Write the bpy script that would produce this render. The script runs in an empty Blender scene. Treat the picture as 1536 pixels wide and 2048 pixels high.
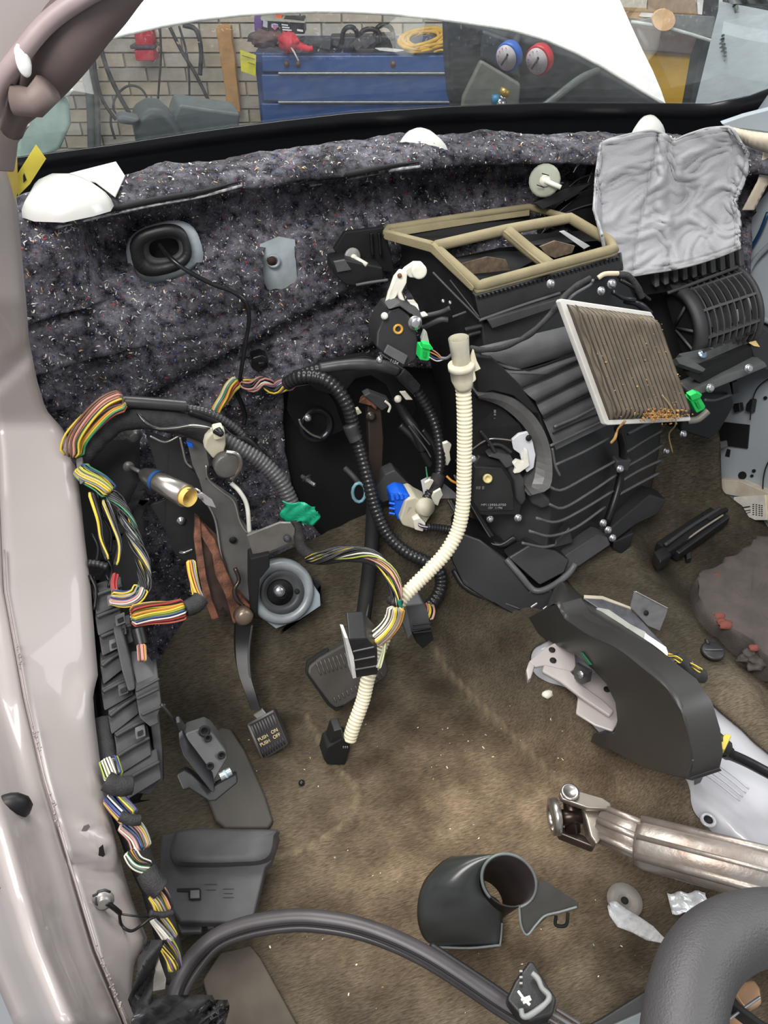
import bpy, bmesh, math, random
from mathutils import Vector, Matrix, noise
random.seed(7)
SC = bpy.context.scene
COL = SC.collection
# ---------------------------------------------------------------- camera
FPX = 1480.0; PITCH = math.radians(40.7); YAW = math.radians(18.0); EYE = Vector((0, 0, 1.25))
cd = bpy.data.cameras.new('camera'); cam = bpy.data.objects.new('camera', cd); COL.objects.link(cam)
cd.sensor_fit = 'VERTICAL'; cd.sensor_height = 36; cd.lens = 36*FPX/2048; cd.clip_start = 0.02; cd.clip_end = 60
cam.location = EYE; cam.rotation_euler = (math.pi/2-PITCH, 0, -YAW)
SC.camera = cam
# ---------------------------------------------------------------- world, lamps, exposure
w = bpy.data.worlds.new('world'); SC.world = w; w.use_nodes = True
w.node_tree.nodes['Background'].inputs[0].default_value = (0.93, 0.96, 1.0, 1)
w.node_tree.nodes['Background'].inputs[1].default_value = 0.33
def area(name, loc, target, sx, sy, power, color=(1, 1, 1)):
    l = bpy.data.lights.new(name, 'AREA'); l.shape = 'RECTANGLE'; l.size = sx; l.size_y = sy; l.energy = power; l.color = color
    o = bpy.data.objects.new(name, l); COL.objects.link(o); o.location = loc
    o.rotation_euler = (Vector(target)-Vector(loc)).to_track_quat('-Z', 'Y').to_euler(); return o
area('shop_ceiling_light', (0.2, 2.3, 3.0), (0.4, 1.0, 0.3), 2.6, 1.0, 98, (1, .98, .95))
area('door_side_light', (-0.8, -0.5, 2.9), (0.45, 1.1, 0.4), 1.4, 1.2, 82, (1, .97, .93))
area('far_door_light', (2.6, 0.2, 2.0), (0.7, 0.9, 0.2), 1.4, 1.4, 26, (.96, .98, 1))
SC.view_settings.view_transform = 'Standard'; SC.view_settings.look = 'None'
SC.view_settings.gamma = 1; SC.view_settings.use_curve_mapping = False
SC.view_settings.exposure = 0.35
# ---------------------------------------------------------------- placing points: where the line of sight through a pixel meets a real plane
cp, sp, cy, sy = math.cos(PITCH), math.sin(PITCH), math.cos(YAW), math.sin(YAW)
HEAD = Vector((sy, cy, 0)); RIGHT = Vector((cy, -sy, 0)); UP = Vector((0, 0, 1))
def ray(px, py):
    u = (px-768)/FPX; v = (1024-py)/FPX
    return RIGHT*u + HEAD*(cp+v*sp) + UP*(-sp+v*cp)
def at(px, py, y): d = ray(px, py); return EYE+d*(y/d.y)
def atz(px, py, z): d = ray(px, py); return EYE+d*((z-1.25)/d.z)
def atx(px, py, x): d = ray(px, py); return EYE+d*(x/d.x)
def atd(px, py, D): d = ray(px, py); return EYE+d*(D/d.dot(HEAD))
def pos(p, y=None):
    if isinstance(p, Vector): return p
    if len(p) == 3: return at(*p)
    return at(p[0], p[1], y)
def pxm(P): # metres per pixel at P
    d = P-EYE; ax = HEAD*cp - UP*sp
    return d.dot(ax)/FPX
# ---------------------------------------------------------------- materials
def lin(c): return tuple((x/255/12.92 if x <= 10 else ((x/255+.055)/1.055)**2.4) for x in c)+(1,)
MC = {}
def mat(name, rgb, rough=.5, metal=0, var=.12, vs=30, bump=0, bs=200, coat=0, spec=.5, rgb2=None, emit=0, trans=0):
    if name in MC: return MC[name]
    m = bpy.data.materials.new(name); m.use_nodes = True; nt = m.node_tree; b = nt.nodes['Principled BSDF']
    b.inputs['Roughness'].default_value = rough; b.inputs['Metallic'].default_value = metal
    b.inputs['Coat Weight'].default_value = coat; b.inputs['Specular IOR Level'].default_value = spec
    if trans: b.inputs['Transmission Weight'].default_value = trans
    tc = nt.nodes.new('ShaderNodeTexCoord')
    n = nt.nodes.new('ShaderNodeTexNoise'); n.inputs['Scale'].default_value = vs; n.inputs['Detail'].default_value = 4
    nt.links.new(tc.outputs['Object'], n.inputs['Vector'])
    r = nt.nodes.new('ShaderNodeValToRGB'); c = lin(rgb)
    c2 = lin(rgb2) if rgb2 else tuple(min(1, k*(1+var)) for k in c[:3])+(1,)
    r.color_ramp.elements[0].position = .35; r.color_ramp.elements[1].position = .65
    r.color_ramp.elements[0].color = tuple(k*(1-var) for k in c[:3])+(1,); r.color_ramp.elements[1].color = c2
    nt.links.new(n.outputs['Fac'], r.inputs[0]); nt.links.new(r.outputs[0], b.inputs['Base Color'])
    if emit: b.inputs['Emission Color'].default_value = c; b.inputs['Emission Strength'].default_value = emit
    if bump:
        n2 = nt.nodes.new('ShaderNodeTexNoise'); n2.inputs['Scale'].default_value = bs; n2.inputs['Detail'].default_value = 3
        nt.links.new(tc.outputs['Object'], n2.inputs['Vector'])
        bp = nt.nodes.new('ShaderNodeBump'); bp.inputs['Strength'].default_value = bump; bp.inputs['Distance'].default_value = .002
        nt.links.new(n2.outputs['Fac'], bp.inputs['Height']); nt.links.new(bp.outputs[0], b.inputs['Normal'])
    MC[name] = m; return m
BLK = mat('black_plastic', (34, 34, 35), .42, bump=.15, bs=900)
BLKG = mat('glossy_black_plastic', (26, 26, 28), .25)
DGR = mat('dark_grey_plastic', (58, 58, 60), .5, bump=.3, bs=1200)
MGR = mat('mid_grey_plastic', (84, 84, 86), .5)
BLKM = mat('black_steel', (22, 22, 24), .4, .3)
GRYM = mat('grey_painted_steel', (92, 90, 88), .42, .2)
WHP = mat('white_paint', (160, 152, 150), .32, coat=.4, var=.03, vs=4)
WHP2 = mat('white_tunnel_paint', (170, 170, 176), .28, coat=.5, var=.03, vs=6)
BLUP = mat('pale_blue_primer', (162, 170, 177), .4, var=.05, vs=5)
WHPL = mat('natural_white_plastic', (226, 222, 208), .4, var=.05)
CREAM = mat('cream_plastic', (232, 224, 196), .42, var=.04)
GREEN = mat('green_plastic', (30, 205, 92), .4, var=.05)
BLUEP = mat('blue_plastic', (20, 96, 220), .4, var=.06)
BEIGE = mat('beige_connector_plastic', (190, 184, 164), .5, var=.05)
STEEL = mat('bare_steel', (176, 170, 164), .3, .9, var=.12, vs=60)
RUSTS = mat('rust_tinted_steel', (150, 134, 124), .42, .7, var=.05, vs=18, rgb2=(172, 166, 160), bump=.3, bs=120)
RUST = mat('rusty_steel', (92, 62, 48), .65, .3, var=.25, vs=50, rgb2=(140, 92, 70), bump=.5, bs=300)
BOLT = mat('zinc_bolt', (200, 200, 205), .25, .9, var=.05)
FOAM = mat('khaki_foam_seal', (134, 124, 96), .85, var=.10, vs=20, bump=.4, bs=500)
TAPE = mat('cloth_tape', (40, 39, 40), .75, var=.25, vs=80, bump=.7, bs=400)
GTAPE = mat('green_tape', (18, 150, 112), .4, var=.15, vs=40, bump=.3, bs=80)
VOID = mat('matte_black', (12, 12, 13), .8)
YELP = mat('yellow_plastic', (205, 190, 70), .5)
BRASS = mat('brass', (212, 176, 92), .35, .6)
WIREC = {k: mat('wire_'+k, v, .4, var=.05) for k, v in dict(yellow=(206, 180, 62), white=(204, 200, 190), pink=(186, 134, 124), red=(158, 46, 50), orange=(196, 134, 56),
    green=(60, 128, 90), blue=(48, 66, 116), black=(30, 30, 32), brown=(110, 76, 60), grey=(130, 130, 134), lime=(150, 162, 70), violet=(110, 90, 130), coral=(176, 92, 76)).items()}
# ---------------------------------------------------------------- mesh building
WL = {}
class MB:
    def __init__(s): s.v = []; s.f = []; s.m = []; s.mi = 0; s.sm = []
    def add(s, vs, fs, smooth=False):
        n = len(s.v); s.v += [Vector(v) for v in vs]; s.f += [tuple(i+n for i in f) for f in fs]
        s.m += [s.mi]*len(fs); s.sm += [smooth]*len(fs); return s
    def build(s, name, mats, parent=None, smooth=None, bevel=0, seg=2, subsurf=0, solid=0, shared=None):
        me = bpy.data.meshes.new(name); c = sum(s.v, Vector())/max(1, len(s.v))
        me.from_pydata([v-c for v in s.v], [], s.f)
        for m in (mats if isinstance(mats, (list, tuple)) else [mats]): me.materials.append(m)
        for p, k, q in zip(me.polygons, s.m, s.sm): p.material_index = k; p.use_smooth = q if smooth is None else smooth
        bm = bmesh.new(); bm.from_mesh(me); bmesh.ops.remove_doubles(bm, verts=bm.verts, dist=1e-6); bmesh.ops.recalc_face_normals(bm, faces=bm.faces); bm.to_mesh(me); bm.free()
        o = bpy.data.objects.new(name, me); COL.objects.link(o); place(o, c, parent)
        if subsurf: d = o.modifiers.new('s', 'SUBSURF'); d.levels = subsurf; d.render_levels = subsurf
        if solid: d = o.modifiers.new('t', 'SOLIDIFY'); d.thickness = solid; d.offset = 0
        if bevel: d = o.modifiers.new('b', 'BEVEL'); d.width = bevel; d.segments = seg; d.limit_method = 'ANGLE'; d.angle_limit = .7; d.use_clamp_overlap = True; o.data.shade_smooth() if seg > 1 else None
        if bevel and seg > 1:
            d = o.modifiers.new('w', 'WEIGHTED_NORMAL'); d.keep_sharp = True
        return o
    # polygon given by pixel points on plane y (or by 3-tuples / Vectors), thickened along vec
    def ext(s, pts, y=None, vec=(0, .01, 0), smooth=False):
        P = [pos(p, y) for p in pts]; n = len(P); V = Vector(vec)
        return s.add(P+[p+V for p in P], [tuple(range(n)), tuple(range(2*n-1, n-1, -1))]+[(i, (i+1) % n, (i+1) % n+n, i+n) for i in range(n)], smooth)
    def box(s, c, size, rot=None):
        c = Vector(c); R = rot if rot is not None else Matrix.Identity(3); h = [k/2 for k in size]
        V = [c+R@Vector((x*h[0], y*h[1], z*h[2])) for x in (-1, 1) for y in (-1, 1) for z in (-1, 1)]
        return s.add(V, [(0, 1, 3, 2), (4, 6, 7, 5), (0, 4, 5, 1), (2, 3, 7, 6), (0, 2, 6, 4), (1, 5, 7, 3)])
    def tube(s, P, r, n=10, caps=True, flat=None):
        P = [Vector(p) for p in P]; k = len(P); R = r if isinstance(r, (list, tuple)) else [r]*k
        T = [(P[min(i+1, k-1)]-P[max(i-1, 0)]).normalized() for i in range(k)]
        u = T[0].orthogonal().normalized(); vs = []
        for i in range(k):
            u = (u-T[i]*u.dot(T[i])); u = u.normalized() if u.length > 1e-6 else T[i].orthogonal().normalized(); b = T[i].cross(u)
            for j in range(n):
                a = 2*math.pi*j/n; vs.append(P[i]+(u*math.cos(a)+b*math.sin(a))*R[i])
        fs = [(i*n+j, i*n+(j+1) % n, (i+1)*n+(j+1) % n, (i+1)*n+j) for i in range(k-1) for j in range(n)]
        if caps: fs += [tuple(range(n-1, -1, -1)), tuple((k-1)*n+j for j in range(n))]
        return s.add(vs, fs, True)
    def ball(s, c, r, n=10, sc=(1, 1, 1)):
        c = Vector(c); vs = []; m = n//2
        for i in range(m+1):
            t = math.pi*i/m
            for j in range(n):
                a = 2*math.pi*j/n; vs.append(c+Vector((r*sc[0]*math.sin(t)*math.cos(a), r*sc[1]*math.sin(t)*math.sin(a), r*sc[2]*math.cos(t))))
        return s.add(vs, [(i*n+j, i*n+(j+1) % n, (i+1)*n+(j+1) % n, (i+1)*n+j) for i in range(m) for j in range(n)], True)
    def lathe(s, c, axis, prof, n=24, cap=True):  # prof: (distance along axis, radius)
        A = Vector(axis).normalized(); u = A.orthogonal().normalized(); b = A.cross(u); c = Vector(c); vs = []
        for d, r in prof:
            for j in range(n): a = 2*math.pi*j/n; vs.append(c+A*d+(u*math.cos(a)+b*math.sin(a))*r)
        k = len(prof); fs = [(i*n+j, i*n+(j+1) % n, (i+1)*n+(j+1) % n, (i+1)*n+j) for i in range(k-1) for j in range(n)]
        if cap: fs += [tuple(range(n-1, -1, -1)), tuple((k-1)*n+j for j in range(n))]
        return s.add(vs, fs, True)
    def grid(s, rows, smooth=True):
        n = len(rows[0]); vs = [p for r in rows for p in r]
        return s.add(vs, [(i*n+j, i*n+j+1, (i+1)*n+j+1, (i+1)*n+j) for i in range(len(rows)-1) for j in range(n-1)], smooth)
def place(o, c, parent):
    WL[o.name] = Vector(c); o.location = c
    if parent is not None:
        o.parent = parent; o.matrix_parent_inverse = Matrix.Translation(-WL[parent.name])
def tag(o, label=None, cat=None, group=None, kind=None):
    if label: o['label'] = label
    if cat: o['category'] = cat
    if group: o['group'] = group
    if kind: o['kind'] = kind
    return o
def thing(name, label, cat, loc, group=None):
    o = bpy.data.objects.new(name, None); COL.objects.link(o); o.empty_display_size = .02; place(o, pos(loc), None); return tag(o, label, cat, group)
def struct(o): o['kind'] = 'structure'; return o
def smoothline(P, n=40):  # catmull-rom resample
    P = [Vector(p) for p in P]
    if len(P) < 3: return [P[0].lerp(P[-1], i/(n-1)) for i in range(n)]
    Q = [P[0]*2-P[1]]+P+[P[-1]*2-P[-2]]; L = []; m = len(P)-1
    for i in range(m):
        a, b, c, d = Q[i:i+4]
        for k in range(12):
            t = k/12; L.append(.5*((2*b)+(c-a)*t+(2*a-5*b+4*c-d)*t*t+(3*b-a-3*c+d)*t**3))
    L.append(P[-1]); D = [0]
    for i in range(1, len(L)): D.append(D[-1]+(L[i]-L[i-1]).length)
    out = []; j = 0
    for i in range(n):
        t = D[-1]*i/(n-1)
        while j < len(D)-2 and D[j+1] < t: j += 1
        out.append(L[j].lerp(L[j+1], (t-D[j])/max(1e-9, D[j+1]-D[j])))
    return out
def length(P): return sum((P[i]-P[i-1]).length for i in range(1, len(P)))
def hose(name, pts, wpx, m, parent=None, y=None, n=36, seg=10, mb=None, wig=0):
    P = smoothline([pos(p, y) for p in pts], n); r = wpx*pxm(P[len(P)//2])/2
    R = [r*(1+wig*noise.noise(p*60)) for p in P] if wig else r
    b = mb or MB(); b.tube(P, R, seg)
    return b if mb else b.build(name, m, parent)
def corrugated(name, pts, wpx, pitchpx, m, parent=None, y=None, depth=.82):
    P0 = smoothline([pos(p, y) for p in pts], 80); s = pxm(P0[40]); r = wpx*s/2; k = int(length(P0)/(pitchpx*s))
    P = smoothline([pos(p, y) for p in pts], k*4+1); R = [r*(depth if i % 4 in (0,) else (1 if i % 4 in (2,) else (.97))) for i in range(len(P))]
    return MB().tube(P, R, 14).build(name, m, parent)
def bundle(name, pts, wpx, colors, parent=None, y=None, n=14, wr=None, twist=1.5, kn=20, flatten=.7):
    """many thin insulated wires following one path, each a real round strand"""
    P = smoothline([pos(p, y) for p in pts], kn); s = pxm(P[kn//2]); R = wpx*s/2; wr = (wr or 2.0)*s*.78; n = int(n*1.5)
    b = MB(); cols = list(dict.fromkeys(colors)); rng = random.Random(len(pts)*7+int(pts[0][0]))
    for i in range(n):
        a0 = rng.random()*6.28; rr = R*math.sqrt(rng.random()); Q = []
        for k, p in enumerate(P):
            T = (P[min(k+1, kn-1)]-P[max(k-1, 0)]).normalized(); side = T.cross(Vector((0, -.6, .8))).normalized(); nn = side.cross(T)
            a = a0+twist*k/kn; e = 1 if not (k in (0, kn-1)) else .6
            Q.append(p+(side*math.cos(a)+nn*math.sin(a)*flatten)*rr*e)
        b.mi = cols.index(colors[i % len(colors)]); b.tube(Q, wr, 5)
    o = b.build(name, [WIREC[c] for c in cols], parent); o['kind'] = 'stuff'; return o
def bolt(parent, P, axis=(0, -1, .3), r=.006, m=BOLT, name='bolt'):
    b = MB(); b.lathe(P, axis, [(-.002, r*1.5), (.0015, r*1.5), (.0015, r), (.006, r), (.007, r*.7)], 6 if 0 else 12)
    return b.build(name, m, parent)
def plate(name, pts, m, parent=None, y=None, vec=(0, .006, 0), bevel=.0015, seg=2, smooth=None):
    return MB().ext(pts, y, vec).build(name, m, parent, bevel=bevel, seg=seg)
def ring_disc(b, c, axis, r0, r1, t, n=24):
    return b.lathe(c, axis, [(0, r1), (t, r1), (t, r0), (0, r0), (0, r1)], n, cap=False)
def inpoly(x, y, poly):
    k = False; n = len(poly)
    for i in range(n):
        x1, y1 = poly[i]; x2, y2 = poly[(i+1) % n]
        if (y1 > y) != (y2 > y) and x < (x2-x1)*(y-y1)/(y2-y1)+x1: k = not k
    return k
def away(o, t):  # thicken a sheet on the side that faces away from the room
    c = WL[o.name]; s = sum((1 if p.normal.dot(EYE-(c+p.center)) > 0 else -1) for p in list(o.data.polygons)[::37])
    d = o.modifiers.new('t', 'SOLIDIFY'); d.thickness = t; d.offset = -1 if s > 0 else 1
def topx(P):
    d = Vector(P)-EYE; z = d.dot(HEAD*cp-UP*sp); return 768+FPX*d.dot(RIGHT)/z, 1024-FPX*d.dot(HEAD*sp+UP*cp)/z
def lerpt(t, tab):
    if t <= tab[0][0]: return tab[0][1]
    for (a, b), (c, d) in zip(tab, tab[1:]):
        if t <= c: return b+(d-b)*(t-a)/(c-a)
    return tab[-1][1]
def ss(a, b, x): t = max(0, min(1, (x-a)/(b-a))); return t*t*(3-2*t)
def blob(name, P, size, m, parent=None, amp=.3, fr=30, sub=3, flat=0):
    bm = bmesh.new(); bmesh.ops.create_icosphere(bm, subdivisions=sub, radius=1)
    b = MB(); vs = []
    for v in bm.verts:
        k = 1+amp*noise.noise(v.co*fr/10+Vector(P)*3); vs.append(Vector(P)+Vector((v.co.x*size[0], v.co.y*size[1], v.co.z*size[2]))*k)
    fs = [tuple(q.index for q in f.verts) for f in bm.faces]; bm.free(); b.add(vs, fs, True); return b.build(name, m, parent)
# depth of the left kick area and of the heater unit's face, by image row (their surfaces lean towards the viewer as they go down)
def YL(py): return lerpt(py, [(850, 1.18), (1000, 1.08), (1150, .96), (1400, .79), (1650, .60), (1800, .51), (2048, .38)])
def YH(py): return lerpt(py, [(420, 1.30), (600, 1.13), (750, 1.06), (900, 1.0), (1050, .93), (1170, .87), (1250, .82)])
def L(pts, off=0): return [at(x, y, YL(y)+off) for x, y in pts]
def H(pts, off=0): return [at(x, y, YH(y)+off) for x, y in pts]
# ================================================================ SETTING
def bow(x): return -.22*(x-.42)**2
def felt_mat():
    m = bpy.data.materials.new('recycled_fibre_felt'); m.use_nodes = True; nt = m.node_tree; N = nt.nodes; Lk = nt.links; b = N['Principled BSDF']
    b.inputs['Roughness'].default_value = .9; b.inputs['Specular IOR Level'].default_value = .2
    tc = N.new('ShaderNodeTexCoord')
    base = N.new('ShaderNodeTexNoise'); base.inputs['Scale'].default_value = 45; base.inputs['Detail'].default_value = 8; base.inputs['Roughness'].default_value = .75
    Lk.new(tc.outputs['Object'], base.inputs['Vector'])
    r = N.new('ShaderNodeValToRGB'); r.color_ramp.elements[0].position = .38; r.color_ramp.elements[1].position = .66
    r.color_ramp.elements[0].color = lin((18, 18, 25)); r.color_ramp.elements[1].color = lin((112, 110, 118))
    Lk.new(base.outputs['Fac'], r.inputs[0]); cur = r.outputs[0]
    for sc, th, seed in ((130, .19, 0), (260, .2, 9), (60, .08, 4)):
        mp = N.new('ShaderNodeMapping'); mp.inputs['Rotation'].default_value = (seed, .6, seed*.7); mp.inputs['Scale'].default_value = (1, .45, 1); mp.inputs['Location'].default_value = (seed, 0, 0)
        wn = N.new('ShaderNodeTexNoise'); wn.inputs['Scale'].default_value = sc*.5; Lk.new(tc.outputs['Object'], wn.inputs['Vector'])
        ad = N.new('ShaderNodeVectorMath'); ad.operation = 'MULTIPLY_ADD'; Lk.new(wn.outputs['Color'], ad.inputs[0]); ad.inputs[1].default_value = (.02, .02, .02); Lk.new(tc.outputs['Object'], ad.inputs[2])
        Lk.new(ad.outputs[0], mp.inputs['Vector'])
        v = N.new('ShaderNodeTexVoronoi'); v.inputs['Scale'].default_value = sc; Lk.new(mp.outputs[0], v.inputs['Vector'])
        lt = N.new('ShaderNodeMath'); lt.operation = 'LESS_THAN'; lt.inputs[1].default_value = th; Lk.new(v.outputs['Distance'], lt.inputs[0])
        sp_ = N.new('ShaderNodeSeparateColor'); Lk.new(v.outputs['Color'], sp_.inputs[0])
        cr = N.new('ShaderNodeValToRGB'); cr.color_ramp.interpolation = 'CONSTANT'; E = cr.color_ramp.elements
        E[0].color = lin((70, 72, 96)); E[1].position = .93; E[1].color = lin((150, 60, 66))
        for p_, c_ in ((.3, (120, 118, 126)), (.52, (40, 52, 92)), (.66, (190, 186, 182)), (.86, (150, 120, 96))):
            e = E.new(p_); e.color = lin(c_)
        Lk.new(sp_.outputs[0], cr.inputs[0])
        mx = N.new('ShaderNodeMix'); mx.data_type = 'RGBA'; Lk.new(lt.outputs[0], mx.inputs['Factor']); Lk.new(cur, mx.inputs[6]); Lk.new(cr.outputs[0], mx.inputs[7]); cur = mx.outputs[2]
    cl = N.new('ShaderNodeTexNoise'); cl.inputs['Scale'].default_value = 11; cl.inputs['Detail'].default_value = 4; Lk.new(tc.outputs['Object'], cl.inputs['Vector']); cm_ = N.new('ShaderNodeMapRange'); cm_.inputs[1].default_value = .35; cm_.inputs[2].default_value = .65; cm_.inputs[3].default_value = .55; cm_.inputs[4].default_value = 1.35; Lk.new(cl.outputs['Fac'], cm_.inputs[0]); vm = N.new('ShaderNodeVectorMath'); vm.operation = 'SCALE'; Lk.new(cur, vm.inputs[0]); Lk.new(cm_.outputs[0], vm.inputs['Scale']); cur = vm.outputs[0]
    Lk.new(cur, b.inputs['Base Color'])
    bp = N.new('ShaderNodeBump'); bp.inputs['Strength'].default_value = .8; bp.inputs['Distance'].default_value = .004; Lk.new(base.outputs['Fac'], bp.inputs['Height']); Lk.new(bp.outputs[0], b.inputs['Normal'])
    return m
FELT = felt_mat()
# holes cut in the felt (outlines on the mat)
HOLE_PATCH = [(526, 488), (560, 478), (588, 482), (592, 560), (575, 572), (530, 582), (520, 520)]
HOLE_OVAL = [(268, 490), (300, 460), (345, 450), (382, 462), (400, 500), (384, 536), (330, 562), (288, 566), (262, 535)]
HOLE_PEDAL = [(562, 770), (640, 742), (760, 728), (930, 740), (945, 1080), (760, 1100), (640, 1070), (590, 1010), (566, 900)]
PROF = [(1.475, .82), (1.466, .858), (1.445, .874), (1.40, .874), (1.366, .866), (1.351, .853), (1.362, .838), (1.432, .832), (1.452, .80), (1.44, .755), (1.39, .71), (1.345, .66), (1.325, .6), (1.315, .5), (1.31, .4), (1.30, .3), (1.27, .2), (1.22, .1), (1.16, 0), (1.10, -.06)]
def felt_pt(x, s, PS):
    p = PS[s]; y, z = p.y, p.z
    if z > .70 and x < -.06 and s > 20:  # left end is not undercut
        k = ss(-.06, -.13, x); y = y*(1-k)+min(y, 1.352)*k
    z -= .06*(x-.42)**2*ss(.5, .8, z); y += bow(x)*ss(.0, .7, z)*(1 if z > .6 else .8)
    # diagonal groove and the swelling below it
    if .1 < z < .7:
        gz = .46+.32*(x+.1); d = z-gz; f = ss(-.15, -.02, x)*(1-ss(.5, .6, x))
        y += .05*math.exp(-(d/.02)**2)*f - .035*math.exp(-((d+.06)/.04)**2)*f
    q = Vector((x*9, z*9, y*9)); a = noise.noise(q)*.012+noise.noise(q*3.1)*.006+noise.noise(q*9)*.0028+noise.noise(q*22)*.0016
    if z > .8 and s < 22: z += a*.8 + (.012*max(0, noise.noise(Vector((x*7, 3, 0)))) if s < 14 else 0); y += .016*noise.noise(Vector((x*6, 9, 0)))*ss(16, 6, s) if s < 16 else 0
    else: y -= a
    return Vector((x, y, z))
def relax(b, it=8):
    from collections import defaultdict
    ec = defaultdict(int)
    for f in b.f:
        for i in range(len(f)): ec[tuple(sorted((f[i], f[(i+1) % len(f)])))] += 1
    nb = defaultdict(list)
    for (i, j), c in ec.items():
        if c == 1: nb[i].append(j); nb[j].append(i)
    for _ in range(it):
        new = {i: (b.v[i]*2+b.v[n[0]]+b.v[n[1]])/4 for i, n in nb.items() if len(n) == 2}
        for i, p in new.items(): b.v[i] = p
def make_felt():
    PS = smoothline([Vector((0, a, b)) for a, b in PROF], 190); xs = [-.34+i*.0062 for i in range(262)]
    rows = [[felt_pt(x, s, PS) for x in xs] for s in range(190)]
    b = MB(); n = len(xs); b.v = [p for r in rows for p in r]; px = [topx(p) for p in b.v]
    for i in range(189):
        for j in range(n-1):
            k = i*n+j; x, y = px[k]
            if i > 45 and (inpoly(x, y, HOLE_PATCH) or inpoly(x, y, HOLE_OVAL) or inpoly(x, y, HOLE_PEDAL)): continue
            if x > 1500 and y > 420: continue
            b.f.append((k, k+1, k+n+1, k+n)); b.m.append(0); b.sm.append(True)
    used = sorted({i for f in b.f for i in f}); mp = {o: i for i, o in enumerate(used)}; b.v = [b.v[i] for i in used]; b.f = [tuple(mp[i] for i in f) for f in b.f]
    relax(b)
    o = b.build('firewall_insulation', FELT); away(o, .016)
    tag(o, 'dark blue grey recycled fibre insulation mat covering the whole firewall below the windscreen', 'insulation')
    # loose fibres and shreds lying in the felt
    pal = [(210, 208, 206), (170, 168, 176), (70, 84, 130), (190, 150, 110), (170, 60, 66), (225, 215, 190), (30, 32, 44)]
    cols = [mat('fibre_%s' % n_, c, .8, var=.05) for n_, c in zip(('white', 'silver', 'blue', 'tan', 'red', 'cream', 'dark'), pal)]
    f = MB(); rng = random.Random(3); wts = [22, 30, 18, 8, 5, 10, 12]
    for _ in range(8000):
        x = rng.uniform(-.3, 1.15); s = rng.randint(14, 176); p = felt_pt(x, s, PS); u, v = topx(p)
        if not (20 < u < 1510 and 230 < v < 1350) or inpoly(u, v, HOLE_PATCH) or inpoly(u, v, HOLE_OVAL) or inpoly(u, v, HOLE_PEDAL): continue
        if 250 < u < 1200 and 330+.1*(700-u) < v < 430 and rng.random() < .6: continue
        q = felt_pt(x, s+1, PS)-p; nr = Vector((1, 0, 0)).cross(q).normalized(); nr = -nr if nr.dot(EYE-p) < 0 else nr
        a = rng.uniform(0, 6.28); d = (Vector((1, 0, 0))*math.cos(a)+q.normalized()*math.sin(a)); ln = rng.uniform(.002, .009); wd = rng.uniform(.0004, .0013)
        sd = d.cross(nr)*wd; f.mi = rng.choices(range(7), wts)[0]; o_ = p+nr*.0006; m_ = o_+d*ln*.5+nr*rng.uniform(.0008, .003)+sd*rng.uniform(-2, 2); e = o_+d*ln
        f.add([o_-sd, o_+sd, m_+sd, m_-sd, e], [(0, 1, 2, 3), (3, 2, 4)])
    fo = f.build('loose_fibres', cols, o); fo['kind'] = 'stuff'
    return o
felt = make_felt()
# sheet metal behind the felt
struct(MB().grid([[Vector((x, 1.50-.12*(.80-z)*(1 if z > 0 else 1.6)+bow(x), z)) for x in [-.4+.1*i for i in range(19)]] for z in [-.2, 0, .2, .4, .6, .70, .78]]).build('wall_front', BLUP, smooth=True))['label'] = 'painted steel firewall sheet behind the felt'
# ---- carpet floor
def floor_z(x, y):
    z = .74*max(0, y-.86) if y < 1.0 else .1036+.9*(y-1.0)
    z = z*(1-ss(.42, .6, x)) + ss(.42, .6, x)*(.3*max(0, y-.9))
    x0 = .39+.30*(.9-y); z += .150*ss(x0, x0+.15, x)*(1-ss(.82, .98, x)) + .085*ss(.80, .98, x)
    if x > .93: z += 2.2*max(0, y-1.06-.5*max(0, 1.02-x))*ss(.93, .99, x)
    z += .012*math.exp(-((x-(.40+.33*(.9-y)))/.008)**2)*(1 if .45 < y < .95 else 0)
    # raised crease that runs round the footwell mat
    return z
TUN = [(1060, 1362), (1052, 1310), (1100, 1285), (1120, 1200), (1160, 1192), (1200, 1192), (1252, 1220), (1322, 1292), (1362, 1345), (1394, 1386), (1470, 1448), (1560, 1530), (1560, 1690), (1500, 1712), (1440, 1702), (1384, 1640), (1370, 1600), (1378, 1562), (1290, 1535), (1200, 1485), (1152, 1436), (1150, 1395)]
ME = smoothline([atz(x, y, .02) for x, y in [(505, 1716), (520, 1712), (600, 1690), (680, 1645), (712, 1600), (706, 1560), (672, 1525), (640, 1470), (612, 1420), (640, 1395)]], 40)
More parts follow.
